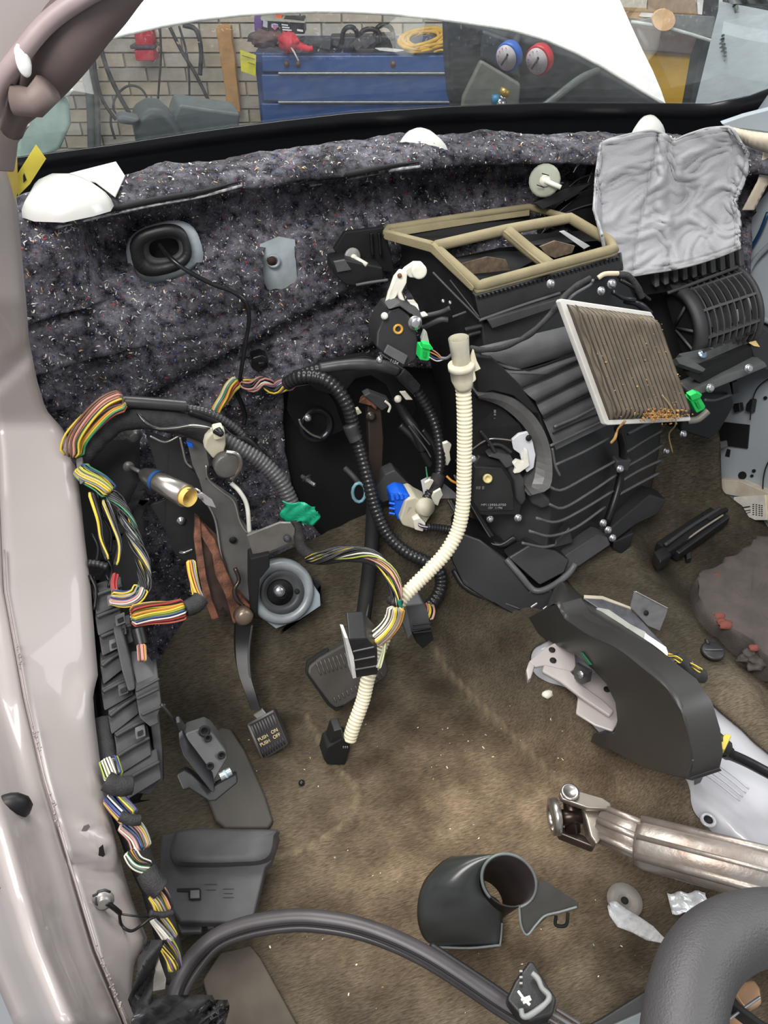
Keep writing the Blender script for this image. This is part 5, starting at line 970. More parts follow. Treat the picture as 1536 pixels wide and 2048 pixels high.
b = MB(); b.lathe(at(852, 1014, 1.025), (.3, -1, .6), [(-.02, .018), (.004, .018)], 20); b.build('round_port', BEIGE, bc)
plate('white_socket', [(826, 1040, 1.02), (840, 1036, 1.015), (852, 1048, 1.01), (846, 1064, 1.01), (830, 1060, 1.015)], WHPL, bc, None, (0, .02, 0), .002)
bundle('lead_wires', [(838, 1048, 1.008), (852, 1054, 1.005), (864, 1056, 1.005)], 10, ['violet', 'white', 'black'], bc, n=6, wr=2)
corrugated('lead_conduit', [(854, 1054, 1.005), (880, 1056, 1.005), (906, 1060, 1.0)], 16, 6, BH, bc)
for pts, lb in (([(850, 966), (860, 960), (868, 962), (858, 980), (850, 978)], 'white paper flag on the wires above the blue and beige connector'), ([(868, 986), (882, 978), (886, 990), (880, 1000), (876, 1012), (868, 1008), (864, 996)], 'white plastic clip right of the blue and beige connector')):
    tag(plate('white_clip', [(x, y, 1.04) for x, y in pts], WHPL, None, None, (0, .006, 0), .001), lb, 'clip')
tag(plate('white_link_arm', [(886, 888, 1.09), (896, 884, 1.09), (904, 890, 1.09), (900, 904, 1.09), (902, 920, 1.09), (896, 932, 1.09), (888, 930, 1.09), (890, 910, 1.09)], WHPL, None, None, (0, .008, 0), .002), 'small white lever left of the cream conduit', 'lever')
tag(hose('orange_yellow_wires', [(893, 952, 1.06), (904, 962, 1.05), (918, 968, 1.045)], 5, WIREC['orange']), 'orange wire crossing behind the cream conduit', 'wire')
tag(hose('green_white_wire', [(852, 934, 1.10), (854, 950, 1.08), (856, 962, 1.07)], 3, WIREC['green']), 'thin green wire above the white paper flag', 'wire')
# cream corrugated conduit with a funnel
cc_ = thing('cream_drain_tube', 'long cream corrugated tube with a smooth translucent spout, ending in a black plug', 'tube', at(930, 900, .95))
CP = [(926, 768, .97), (929, 830, .955), (929, 900, .94), (928, 960, .925), (926, 1010, .91), (916, 1060, .895), (892, 1104, .88), (860, 1140, .87), (828, 1172, .86), (800, 1202, .85), (784, 1234, .84), (762, 1290, .82), (738, 1350, .79), (726, 1400, .77), (708, 1450, .75), (698, 1480, .74)]
corrugated('conduit', CP, 30, 7.6, CREAM, cc_, depth=.80)
TR = mat('translucent_plastic', (208, 204, 186), .3)
a0, a1 = at(917, 676, .975), at(924, 740, .97); d_ = (a1-a0).normalized(); ln = (a1-a0).length
b = MB(); b.lathe(a0, d_, [(0, .0165), (ln, .0135), (ln, .011), (0, .0145)], 24, cap=False); b.build('spout', TR, cc_)
b = MB(); s_ = at(922, 727, .968); b.lathe(s_, d_, [(0, .0215), (.009, .0220), (.010, .0195), (.028, .019), (.040, .015), (.046, .0135)], 24); b.build('collar', mat('ivory_plastic', (212, 206, 184), .4), cc_)
plate('thumb_tab', [(942, 716, .965), (948, 700, .965), (954, 722, .962), (962, 738, .96), (950, 744, .96), (944, 730, .962)], mat('ivory_plastic', (212, 206, 184)), cc_, None, (0, .006, 0), .001); plate('latch', [(936, 736, .955), (950, 740, .955), (954, 760, .952), (946, 768, .95), (932, 760, .953)], mat('ivory_plastic', (212, 206, 184)), cc_, None, (0, .015, 0), .003)
plate('end_plug', [(684, 1478, .735), (700, 1484, .735), (700, 1500, .73), (690, 1532, .72), (655, 1530, .72), (648, 1520, .725), (654, 1496, .73)], VOID, cc_, None, (0, .04, -.01), .003)
plate('end_plug_upper', [(668, 1462, .742), (684, 1458, .742), (688, 1480, .738), (670, 1500, .735), (655, 1500, .735)], BLK, cc_, None, (0, .03, -.005), .002)
b = MB()
for k in range(3): b.ext([at(x, y, .716) for x, y in [(686+k*4, 1494), (688+k*4, 1493), (688+k*4, 1496), (686+k*4, 1497)]], None, (0, .001, 0))
b.build('mould_mark', mat('mark_grey', (130, 130, 134), .5), cc_)['kind'] = 'stuff'
gp = thing('grey_plug', 'dark grey multi pin connector beside the cream tube with pink and white wires', 'connector', at(835, 1235, .88))
plate('housing', [(808, 1212, .885), (846, 1206, .88), (856, 1222, .875), (862, 1258, .865), (824, 1266, .865), (812, 1240, .875)], MGR, gp, None, (0, .05, 0), .003)
plate('side_flange', [(802, 1214, .88), (812, 1212, .88), (824, 1268, .86), (816, 1278, .858), (804, 1242, .87)], mat('flange_grey', (104, 106, 108), .5), gp, None, (0, .02, 0), .001)
for k in range(3): hose('rib', [(826, 1250+k*8, .862), (862, 1246+k*8, .862)], 3.5, BLK, gp)
plate('pin_block', [(828, 1266, .872), (862, 1258, .872), (868, 1280, .865), (846, 1298, .86), (832, 1284, .865)], VOID, gp, None, (0, .04, 0), .002)
bundle('wires', [(858, 1210, .92), (860, 1222, .895), (856, 1236, .88)], 22, ['pink', 'white', 'yellow', 'red', 'white'], gp, n=12, wr=2.3, twist=.4)
# ================================================================ HEATER UNIT
hv = thing('heater_unit', 'large black ribbed heater and air conditioning unit in the middle of the firewall', 'heater unit', at(1100, 900, 1.0))
# body skin
R_ = [[(800, 470, 1.32), (850, 495, 1.24), (950, 588, 1.13), (1100, 545, 1.15), (1240, 505, 1.18), (1256, 500, 1.30)],
      [(805, 540, 1.33), (862, 590, 1.22), (962, 640, 1.115), (1110, 600, 1.14), (1250, 555, 1.17), (1275, 560, 1.30)],
      [(830, 640, 1.32), (890, 680, 1.19), (970, 700, 1.09), (1120, 655, 1.12), (1280, 620, 1.15), (1300, 620, 1.28)],
      [(860, 720, 1.30), (920, 740, 1.15), (1030, 748, 1.065), (1160, 710, 1.10), (1300, 690, 1.13), (1330, 690, 1.26)],
      [(880, 800, 1.28), (950, 820, 1.11), (1080, 830, 1.02), (1190, 790, 1.07), (1320, 750, 1.11), (1345, 760, 1.24)],
      [(890, 880, 1.25), (950, 900, 1.08), (1095, 900, .995), (1210, 860, 1.04), (1320, 820, 1.09), (1340, 840, 1.22)],
      [(900, 950, 1.22), (960, 970, 1.05), (1105, 975, .97), (1230, 925, 1.01), (1316, 890, 1.07), (1325, 900, 1.2)],
      [(905, 1020, 1.18), (960, 1050, 1.02), (1100, 1050, .94), (1225, 1000, .98), (1300, 960, 1.04), (1312, 970, 1.15)],
      [(905, 1080, 1.13), (970, 1110, .98), (1090, 1110, .91), (1200, 1060, .95), (1290, 1010, 1.01), (1300, 1030, 1.1)],
      [(910, 1140, 1.08), (1000, 1190, .94), (1084, 1172, .88), (1150, 1130, .92), (1235, 1070, .98), (1250, 1090, 1.06)]]
MB().grid([[at(*p) for p in r] for r in R_], False).build('case', BLK, hv, bevel=.004)
# stepped ribbed bands on the upper case
BND = mat('case_satin', (92, 92, 93), .36, bump=.25, bs=700)
lines = [[(955, 694), (1050, 672), (1150, 648)], [(966, 716), (1040, 742), (1158, 706)], [(1042, 776), (1100, 752), (1170, 720)], [(1072, 806), (1120, 782), (1182, 752)], [(1086, 836), (1140, 808), (1196, 782)]]
def HB(x, y, off=0): # depth on the band surface
    return at(x, y, lerpt(y, [(640, 1.085), (740, 1.045), (836, 1.0), (900, .975)])+.00016*(x-1000)+off)
for k in range(4):
    a, c = lines[k], lines[k+1]
    b = MB(); b.grid([[HB(x, y, -.004) for x, y in a], [HB((x+x2)/2, (y+y2)/2, -.016) for (x, y), (x2, y2) in zip(a, c)], [HB(x, y-3, -.010) for x, y in c], [HB(x, y-3, .01) for x, y in c]], True); b.build('stepped_band', BND, hv)
b = MB(); b.grid([[HB(1086, 838, -.004), HB(1140, 812, -.004), HB(1200, 786, -.004)], [HB(1098, 866, -.008), HB(1150, 844, -.008), HB(1208, 822, -.008)], [HB(1112, 900, -.004), HB(1160, 876, -.004), HB(1215, 850, -.004)]], True); b.build('stepped_band', BND, hv)
for P in lines[1:]+[[(1088, 838), (1140, 811), (1198, 785)], [(1106, 868), (1150, 848), (1206, 826)]]: hose('band_gap', [HB(x, y-1, -.013) for x, y in P], 4, VOID, hv, n=16, seg=6)
for P in ([(1108, 854), (1150, 836), (1196, 812)], [(1100, 892), (1150, 868), (1214, 838)], [(1104, 896), (1110, 930), (1120, 952)], [(1110, 930), (1165, 905), (1222, 874)], [(1100, 974), (1124, 980), (1180, 950), (1238, 918)], [(1098, 1008), (1126, 1016), (1180, 985), (1232, 950)], [(1072, 1036), (1112, 1044), (1160, 1022), (1226, 982)], [(1058, 1062), (1100, 1072), (1150, 1056), (1210, 1014)], [(1044, 1086), (1084, 1094), (1110, 1090)],
          [(1252, 905), (1290, 880), (1322, 862)], [(1250, 935), (1290, 912), (1324, 890)], [(1246, 960), (1280, 940), (1322, 920)], [(1236, 990), (1280, 966), (1318, 946)], [(1256, 868), (1290, 850), (1320, 838)]):
    hose('case_rib', [at(x, y, YH(y)-.028+.00022*(x-1090)) for x, y in P], 6, mat('rib_satin', (84, 84, 86), .35), hv, n=16, seg=8)
hose('vertical_seam', [(1236, 855, 1.0), (1246, 900, 1.0), (1240, 960, .98), (1226, 1010, .955), (1212, 1050, .94)], 16, BLKM, hv, n=16)
# collar arc and the recess behind the cream tube
po = [(956, 792), (985, 787), (1030, 798), (1066, 828), (1092, 870), (1104, 920), (1100, 975), (1064, 990)]; pi_ = [(956, 797), (1000, 812), (1036, 840), (1060, 872), (1072, 910), (1070, 948), (1062, 975), (1056, 990)]
PO = smoothline([at(x, y, YH(y)-.035) for x, y in po], 24); PI = smoothline([at(x, y, YH(y)-.02) for x, y in pi_], 24)
MB().grid([[p+Vector((0, .06, 0)) for p in PO], PO, [a*.5+c*.5+Vector((0, -.003, 0)) for a, c in zip(PO, PI)], PI, [p+Vector((0, .07, 0)) for p in PI]], False).build('collar_arc', mat('collar_grey', (88, 87, 86), .4), hv)
plate('recess_face', [(952, 796, 1.035), (1000, 812, 1.03), (1040, 850, 1.01), (1062, 900, .99), (1056, 960, .975), (950, 930, .99), (940, 860, 1.02)], VOID, hv, None, (0, .01, 0), 0)
b = MB()
for k in range(5): b.ext([(988, 820+k*8, 1.022), (992, 820+k*8, 1.022), (992, 823+k*8+(3 if k == 0 else 0), 1.022), (988, 823+k*8+(3 if k == 0 else 0), 1.022)], None, (0, .001, 0))
b.build('moulded_marks', mat('mark_grey', (130, 130, 134)), hv)['kind'] = 'stuff'
plate('vent_cowl', [(950, 712, 1.03), (985, 716, 1.03), (1040, 770, 1.01), (1080, 830, .985), (1066, 826, .99), (1026, 792, 1.0), (985, 782, 1.01), (955, 790, 1.02)], VOID, hv, None, (0, .02, 0), .003)
# lower case, bottom flange, black ducts
plate('lower_case', [(905, 1060, 1.0), (960, 1080, .96), (1010, 1118, .92), (1060, 1182, .87), (1106, 1180, .85), (1112, 1206, .84), (1085, 1236, .83), (1056, 1244, .83), (990, 1210, .87), (925, 1170, .93), (902, 1120, .97)], BLKM, hv, None, (.02, .06, 0), .004)
b = MB(); P = smoothline([at(*p) for p in [(1012, 1118, .915), (1040, 1150, .885), (1062, 1176, .865), (1078, 1182, .855), (1104, 1172, .855), (1136, 1148, .865), (1150, 1128, .875)]], 30); b.tube(P, .0065, 8); b.build('bottom_flange', mat('rib_satin', (62, 62, 64)), hv)
plate('bottom_tray', [(1016, 1116, .92), (1060, 1090, .92), (1110, 1100, .91), (1140, 1120, .885), (1130, 1146, .87), (1080, 1172, .86)], BLK, hv, None, (0, .03, -.005), .004)
plate('rear_flange', [(1106, 1128, .90), (1150, 1100, .905), (1196, 1070, .92), (1216, 1076, .915), (1222, 1090, .91), (1160, 1132, .885), (1130, 1146, .875)], DGR, hv, None, (0, .03, 0), .003)
plate('rear_flange', [(1206, 1070, .93), (1240, 1040, .95), (1300, 990, .99), (1334, 1000, .99), (1316, 1030, .97), (1270, 1052, .95), (1226, 1086, .92)], BLK, hv, None, (0, .04, 0), .004)
plate('drain_spout', [(1228, 1084, .93), (1268, 1066, .94), (1262, 1092, .93), (1244, 1110, .92), (1226, 1098, .925)], BLK, hv, None, (0, .03, 0), .003)
hose('lower_rod', [(908, 1140, .97), (930, 1172, .935), (980, 1200, .90), (1030, 1222, .865), (1062, 1234, .85)], 14, BLK, hv)
hose('lower_rod_edge', [(908, 1132, .965), (934, 1166, .928), (985, 1196, .89), (1040, 1218, .85)], 4, DGR, hv)
for P in ([(912, 950, 1.06), (940, 1000, 1.03), (975, 1060, .99), (985, 1075, .98)], [(900, 1000, 1.06), (930, 1050, 1.02), (960, 1080, .99)], [(925, 870, 1.09), (955, 910, 1.05)], [(960, 1075, .985), (1000, 1090, .955), (1030, 1075, .95)]): hose('linkage_arm', P, 12, BLK, hv); hose('linkage_highlight', [(x-4, y, z-.006) for x, y, z in P], 3, MGR, hv)
for (x, y, y3) in ((1240, 938, .965), (1216, 1060, .91), (1206, 1046, .915), (1036, 1036, .915), (1366, 868, 1.02), (1332, 902, 1.05), (1225, 1076, .90), (1101, 568, 1.10), (1202, 582, 1.10)): bolt(hv, at(x, y, y3), (-.1, -1, .4), .0052, BOLT, 'screw')
plate('screw_boss', [(1234, 922, .985), (1264, 920, .985), (1256, 944, .98), (1232, 940, .98)], DGR, hv, None, (0, .02, 0), .003)
plate('clip_tab', [(1124, 1072, .92), (1140, 1054, .925), (1142, 1064, .92), (1146, 1086, .91), (1110, 1096, .905), (1112, 1080, .915)], BLK, hv, None, (0, .02, 0), .002)
plate('elbow', [(1056, 980, .95), (1076, 978, .945), (1100, 1000, .94), (1104, 1012, .935), (1084, 1020, .935), (1064, 1010, .94)], DGR, hv, None, (0, .03, 0), .006, 3)
# upper intake box front ledges
plate('intake_front', [(950, 592, 1.12), (1238, 512, 1.17), (1248, 530, 1.165), (1236, 545, 1.16), (962, 642, 1.105), (956, 620, 1.11)], BLK, hv, None, (0, .03, 0), .002)
hose('intake_edge', [(958, 641, 1.10), (1040, 612, 1.115), (1120, 586, 1.13)], 6, MGR, hv); hose('intake_edge', [(866, 545, 1.18), (905, 585, 1.14), (960, 640, 1.10)], 5, DGR, hv)
hose('intake_edge', [(900, 560, 1.155), (958, 634, 1.10)], 3, DGR, hv)
b = MB()
for k in range(34): t = k/33; x = 960+275*t; y = 594-78*t; b.ext([at(x, y, 1.115+.05*t), at(x+4, y-1, 1.115+.05*t), at(x+4, y+5, 1.115+.05*t), at(x, y+6, 1.115+.05*t)], None, (0, .006, 0))
b.build('serrated_edge', BLK, hv)['kind'] = 'stuff'
plate('centre_rib', [(975, 640, 1.095), (1130, 594, 1.12), (1140, 606, 1.12), (985, 658, 1.09)], DGR, hv, None, (0, .015, 0), .002)
for P in ([(925, 690), (936, 672), (960, 664)], [(930, 660), (962, 652)]): hose('pipe_stub', [at(x, y, 1.10) for x, y in P], 10, BLK, hv)
for P, w_ in (([(840, 634, 1.16), (880, 625, 1.14), (900, 616, 1.13)], 10), ([(846, 656, 1.155), (880, 640, 1.135), (896, 640, 1.13)], 12), ([(905, 634, 1.12), (932, 624, 1.12)], 5)): hose('strut', P, w_, DGR, hv)
for x, y in ((886, 602), (900, 605)): bolt(hv, at(x, y, 1.14), (-.3, -1, .2), .0022, BOLT, 'pinhead')
# back walls of the intake and dark openings
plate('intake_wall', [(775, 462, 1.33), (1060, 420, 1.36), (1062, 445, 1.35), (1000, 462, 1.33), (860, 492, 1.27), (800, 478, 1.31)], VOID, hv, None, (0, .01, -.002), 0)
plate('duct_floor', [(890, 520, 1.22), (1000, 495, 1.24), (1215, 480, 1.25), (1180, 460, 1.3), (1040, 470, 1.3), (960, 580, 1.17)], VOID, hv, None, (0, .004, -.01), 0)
for q in ([(924, 528), (975, 514), (1012, 520), (1020, 540), (975, 545), (944, 548)], [(1080, 494), (1110, 482), (1150, 492), (1144, 506), (1110, 516), (1094, 510)]): plate('evaporator_face', [(x, y, 1.19) for x, y in q], mat('evaporator_brown', (96, 82, 66), .8, var=.3, vs=90), hv, None, (0, .004, 0), 0)
plate('light_flap', [(1120, 464, 1.21), (1130, 462, 1.21), (1180, 492, 1.19), (1168, 498, 1.19)], mat('flap_grey', (160, 162, 164), .4), hv, None, (0, .004, 0), 0)
# right hand shelf of ribs between the unit and the insulation
plate('side_duct', [(1080, 470, 1.33), (1110, 430, 1.33), (1170, 380, 1.335), (1195, 310, 1.345), (1215, 320, 1.345), (1215, 490, 1.30), (1180, 480, 1.30), (1130, 440, 1.31)], BLKM, hv, None, (0, .02, 0), .002)
for k in range(4): hose('side_rib', [(1122+k*8, 430-k*28, 1.315), (1160, 415-k*29, 1.318), (1200, 404-k*30, 1.32)], 3, BLKG if k else DGR, hv)
plate('side_flange', [(1068, 406, 1.325), (1130, 378, 1.325), (1186, 366, 1.33), (1150, 392, 1.32), (1085, 420, 1.32)], BLK, hv, None, (0, .01, 0), .002)
# foam seals, padded loops
def foamloop(name, pts, wpx, parent, closed=True):
    Q = [pos(p) for p in pts]; Q = Q+[Q[0]] if closed else Q; P = []
    for i in range(len(Q)-1):
        m = max(2, int((Q[i+1]-Q[i]).length/.012))
        P += [Q[i].lerp(Q[i+1], k/m) for k in range(m)]
    P.append(Q[-1]); r = wpx*pxm(P[0])/2
    b = MB(); b.tube(P, r, 12, caps=not closed); 
    return b.build(name, FOAM, parent)
fs = thing('foam_seal', 'khaki foam seal frame with two windows on top of the heater unit', 'seal', at(1000, 480, 1.2))
foamloop('front_frame', [(866, 492, 1.205), (956, 572, 1.115), (1228, 498, 1.165), (1218, 482, 1.185), (1140, 436, 1.235), (1120, 440, 1.24), (1010, 460, 1.225), (872, 492, 1.20)], 22, fs, False)
foamloop('front_lip', [(868, 500, 1.20), (954, 582, 1.112), (1232, 506, 1.163)], 12, fs, False)
foamloop('divider', [(1012, 462, 1.22), (1060, 502, 1.18), (1106, 536, 1.14)], 26, fs, False)
foamloop('divider_seam', [(1008, 462, 1.213), (1056, 504, 1.173), (1100, 540, 1.132)], 5, fs, False)
foamloop('rear_strip', [(866, 490, 1.21), (772, 466, 1.31), (776, 456, 1.33), (960, 428, 1.345), (1058, 414, 1.35), (1095, 424, 1.34), (1144, 438, 1.24)], 15, fs, False)
plate('rear_face', [(770, 462, 1.315), (960, 432, 1.34), (1060, 418, 1.345), (1060, 432, 1.34), (960, 446, 1.335), (790, 474, 1.31)], FOAM, fs, None, (0, .008, 0), .002)
plate('left_face', [(768, 462, 1.305), (864, 488, 1.195), (950, 575, 1.105), (944, 584, 1.105), (862, 506, 1.195), (770, 480, 1.305)], FOAM, fs, None, (0, .01, 0), .002)
# door actuator upper
def actuator(name, label, outline, Y, parts_):
    t = thing(name, label, 'actuator', at(*outline[0], Y)); return t
a1_ = thing('blend_door_actuator', 'black blend door actuator with a yellow hub under the white lever', 'actuator', at(795, 670, 1.1))
plate('housing', [(766, 640, 1.11), (778, 620, 1.11), (800, 614, 1.105), (820, 628, 1.10), (832, 650, 1.09), (838, 690, 1.08), (834, 720, 1.07), (806, 738, 1.07), (780, 720, 1.08), (752, 695, 1.09), (754, 664, 1.10)], BLK, a1_, None, (0, .05, 0), .004)
plate('top_cover', [(776, 620, 1.10), (798, 604, 1.11), (840, 622, 1.10), (846, 640, 1.09), (836, 656, 1.085), (822, 630, 1.09), (800, 614, 1.098)], DGR, a1_, None, (0, .03, 0), .003)
b = MB(); b.lathe(at(796, 658, 1.095), (-.1, -1, .3), [(-.01, .0085), (.004, .0085), (.004, .0055), (-.004, .004)], 20); b.build('yellow_hub', mat('hub_amber', (204, 156, 62), .4), a1_)
plate('label_patch', [(768, 706, 1.07), (776, 690, 1.075), (816, 712, 1.065), (808, 730, 1.06)], MGR, a1_, None, (0, .004, 0), .001)
hose('label_edge', [(758, 706, 1.07), (780, 720, 1.065), (806, 738, 1.06)], 3, DGR, a1_)
text('mould_text', '1154', at(788, 724, 1.055), RIGHT*1-UP*.5, UP, .008, mat('mark_pale', (150, 150, 152), .5), a1_)
bolt(a1_, at(830, 646, 1.08), (-.2, -1, .3), .008, BOLT, 'screw'); bolt(a1_, at(769, 632, 1.10), (-.2, -1, .2), .004, WHPL, 'pin'); bolt(a1_, at(759, 720, 1.08), (-.2, -1, .2), .004, BOLT, 'screw')
plate('grey_spike', [(844, 678, 1.07), (850, 662, 1.075), (854, 664, 1.075), (860, 690, 1.065), (846, 690, 1.065)], mat('spike_grey', (150, 150, 144), .4), a1_, None, (0, .01, 0), .001)
wl_ = thing('white_lever', 'white plastic crank lever above the black actuator, left of the foam seal', 'lever', at(810, 560, 1.15))
LV = mat('lever_white', (218, 216, 204), .4)
plate('upper_arm', [(806, 545, 1.15), (812, 538, 1.15), (830, 526, 1.15), (846, 526, 1.15), (852, 536, 1.148), (852, 552, 1.146), (842, 558, 1.145), (820, 556, 1.148)], LV, wl_, None, (0, .012, 0), .003)
plate('lower_arm', [(780, 588, 1.135), (790, 556, 1.14), (802, 541, 1.142), (816, 546, 1.14), (814, 566, 1.138), (804, 586, 1.132), (814, 610, 1.125), (802, 612, 1.125), (796, 590, 1.13), (788, 604, 1.13), (776, 640, 1.118), (768, 632, 1.12)], LV, wl_, None, (0, .012, 0), .003)
b = MB(); b.lathe(at(838, 542, 1.142), (-.2, -1, .3), [(-.006, .013), (.004, .013), (.005, .010)], 18); b.build('boss', LV, wl_); b = MB(); b.lathe(at(799, 551, 1.138), (-.2, -1, .3), [(0, .004), (.002, .004)], 12); b.build('slot', RUST, wl_)
plate('small_block', [(820, 608, 1.12), (836, 608, 1.12), (840, 624, 1.112), (832, 622, 1.115)], LV, wl_, None, (0, .02, 0), .002); plate('small_block', [(840, 630, 1.11), (852, 626, 1.11), (858, 632, 1.108), (844, 636, 1.108)], LV, wl_, None, (0, .01, 0), .002)
def green_plug(cx, cy, Y, s, rot, label):
    t = thing('green_connector', label, 'connector', at(cx, cy, Y)); c_, s_ = math.cos(rot), math.sin(rot)
    def q(x, y): return (cx+(x*c_-y*s_)*s, cy+(x*s_+y*c_)*s, Y)
    plate('body', [q(-11, -10), (q(8, -12)), q(10, 12), q(6, 16), q(-10, 16)], GREEN, t, None, (0, .022, 0), .002)
    plate('latch', [(p[0], p[1], Y-.004) for p in (q(-8, -18), q(6, -18), q(14, -10), q(8, -6), q(-8, -8))], GREEN, t, None, (0, .014, 0), .0015)
    plate('key', [(p[0], p[1], Y-.004) for p in (q(-4, -3), q(2, -3), q(2, 10), q(-4, 10))], mat('green_shade', (18, 160, 72), .4), t, None, (0, .004, 0), .001); return t
g1 = green_plug(852, 706, 1.05, 1.0, .15, 'green connector plugged in the side of the black actuator')
for c_, P in (('orange', [(860, 704), (872, 710), (880, 716)]), ('blue', [(860, 710), (870, 716), (882, 718)]), ('white', [(858, 714), (874, 722), (890, 718)]), ('pink', [(862, 698), (874, 706), (882, 714)])): hose('wire', [at(x, y, 1.05) for x, y in P], 2.6, WIREC[c_], g1)
tag(hose('grey_loom', [(880, 716, 1.05), (894, 716, 1.04), (906, 706, 1.035), (914, 700, 1.03)], 6, mat('loom_grey', (100, 100, 104), .4)), 'thin grey wire from the green connector to behind the spout', 'wire')
tag(hose('black_loom', [(940, 696, 1.02), (960, 700, 1.01), (1000, 696, 1.01), (1040, 680, 1.01), (1070, 660, 1.02), (1100, 630, 1.03), (1116, 610, 1.03), (1130, 592, 1.04), (1150, 574, 1.05), (1180, 556, 1.06)], 12, TAPE, n=70, wig=.25), 'black taped loom crossing the heater unit from the spout to behind the filter', 'cable')
a2 = thing('mode_door_actuator', 'black actuator with a pale yellow hub beside the cream tube', 'actuator', at(990, 980, .97))
plate('housing', [(948, 930, .985), (958, 912, .99), (1010, 920, .985), (1030, 950, .975), (1044, 980, .965), (1046, 1010, .955), (1040, 1032, .95), (962, 1032, .955), (944, 1010, .96), (942, 960, .975)], BLK, a2, None, (0, .05, 0), .004)
plate('cover', [(950, 934, .978), (1004, 936, .975), (1022, 962, .968), (1028, 990, .96), (1028, 1022, .952), (960, 1024, .955), (946, 1004, .958)], mat('actuator_face', (40, 41, 40), .5), a2, None, (0, .01, 0), .002)
plate('motor_bulge', [(1008, 924, .975), (1022, 920, .975), (1050, 960, .955), (1054, 1000, .945), (1044, 1016, .945), (1034, 1000, .95), (1030, 966, .96)], DGR, a2, None, (0, .03, 0), .006, 3)
plate('top_clip', [(976, 914, .975), (990, 904, .98), (1022, 910, .975), (1032, 930, .965), (1012, 938, .965), (998, 920, .97)], DGR, a2, None, (0, .02, 0), .003)
b = MB(); b.lathe(at(975, 957, .965), (-.1, -1, .5), [(-.005, .0085), (.003, .0085), (.003, .005), (-.002, .004)], 20); b.build('yellow_hub', mat('hub_pale', (214, 196, 140), .4), a2)
MK = mat('mark_pale', (150, 150, 152))
text('mould_text', 'IIII II', at(960, 976, .958), RIGHT, UP, .009, MK, a2); text('mould_text', 'MF113930-0750', at(987, 1010, .946), RIGHT, UP, .0072, MK, a2); text('mould_text', '12V  11796', at(990, 1016, .944), RIGHT, UP, .006, MK, a2)
for x, y in ((945, 918), (980, 1038), (1036, 1037)): bolt(a2, at(x, y, .955), (-.2, -1, .4), .0048, BOLT, 'screw')
wc = thing('white_cam', 'white plastic cam plate and steel link rod inside the dark collar', 'lever', at(1050, 900, .985))
plate('cam_plate', [(1024, 880, .985), (1038, 868, .985), (1056, 864, .98), (1066, 884, .975), (1072, 910, .965), (1068, 936, .96), (1054, 946, .96), (1046, 930, .965), (1040, 908, .97), (1028, 900, .975)], mat('cam_white', (206, 206, 212), .4), wc, None, (0, .006, 0), .002)
plate('cam_arm', [(1026, 928, .962), (1034, 920, .965), (1046, 924, .962), (1050, 898, .968), (1056, 900, .966), (1058, 920, .96), (1060, 932, .957), (1040, 946, .955), (1028, 948, .955), (1032, 938, .958)], LV, wc, None, (0, .008, 0), .002)
b = MB(); b.lathe(at(1057, 876, .972), (0, -1, .4), [(0, .006), (.001, .006)], 14); b.build('hole', VOID, wc)
hose('link_rod', [(912, 922, 1.03), (935, 906, 1.01), (962, 886, 1.0), (980, 878, .995), (1000, 878, .99), (1032, 882, .985)], 4, STEEL, wc, n=30)
for P in ([(960, 862, 1.0), (978, 884, .99), (990, 905, .98)], [(975, 890, .99), (1000, 890, .985), (1022, 905, .975)]): hose('black_link', P, 8, BLK, wc)
# ---- blower housing with the round grille
bl = thing('blower_housing', 'black blower housing with a curved open grille below the grey cloth', 'blower', at(1420, 640, 1.1))
A = at(1362, 650, 1.16); B = at(1464, 616, 1.16); axv = (B-A); LN = axv.length; axn = axv.normalized(); tv = (EYE-(A+B)/2); tv = (tv-axn*tv.dot(axn)).normalized(); uv = axn.cross(tv); uv = uv if uv.z > 0 else -uv; RD = .086
def cyl(t, a, r=RD): return A+axn*(LN*t)+(tv*math.cos(a)+uv*math.sin(a))*r
b = MB(); b.grid([[cyl(t/10, -1.5+3.3*k/20, RD*.45) for k in range(21)] for t in range(11)]); b.build('inner_drum', VOID, bl)
GB = mat('grille_grey', (72, 72, 74), .45)
for k in range(8):
    t = .07+k*.124; b = MB(); rr = []
    for j in range(25): a = -1.35+2.75*j/24; rr.append([cyl(t-.010, a, RD), cyl(t+.010, a, RD), cyl(t+.010, a, RD*.84), cyl(t-.010, a, RD*.84), cyl(t-.010, a, RD)])
    b.grid(rr, False); b.build('grille_hoop', GB, bl)
for a in (-1.2, -.5, .15, .8, 1.3):
    b = MB(); rr = []
    for t in (0, .5, 1): rr.append([cyl(t, a-.03, RD*1.0), cyl(t, a+.03, RD), cyl(t, a+.03, RD*.88), cyl(t, a-.03, RD*.88), cyl(t, a-.03, RD)])
    b.grid(rr, False); b.build('grille_bar', GB, bl)
for t0, t1, r0, r1 in ((-.17, .0, 1.04, .82), (1.0, 1.06, 1.03, .80)):
    b = MB(); rr = []
    for j in range(29): a = -1.6+3.2*j/28; rr.append([cyl(t0, a, RD*r1), cyl(t0, a, RD*r0), cyl(t1, a, RD*r0), cyl(t1, a, RD*r1), cyl(t0, a, RD*r1)])
    b.grid(rr, True); b.build('end_ring', DGR, bl)
b = MB(); b.add([cyl(-.1, -1.6+3.3*j/20, RD*.85) for j in range(21)], [tuple(range(21))]); b.build('end_web', VOID, bl)
for a in (-.9, -.3, .5): b = MB(); b.tube([cyl(-.14, a, RD*.1), cyl(-.14, a, RD*.86)], .003, 6); b.build('spoke', GB, bl)
plate('fan_piece', [(1408, 640, 1.12), (1450, 600, 1.12), (1470, 640, 1.11), (1440, 668, 1.11)], mat('fan_grey', (92, 94, 96), .5), bl, None, (0, .004, 0), 0)
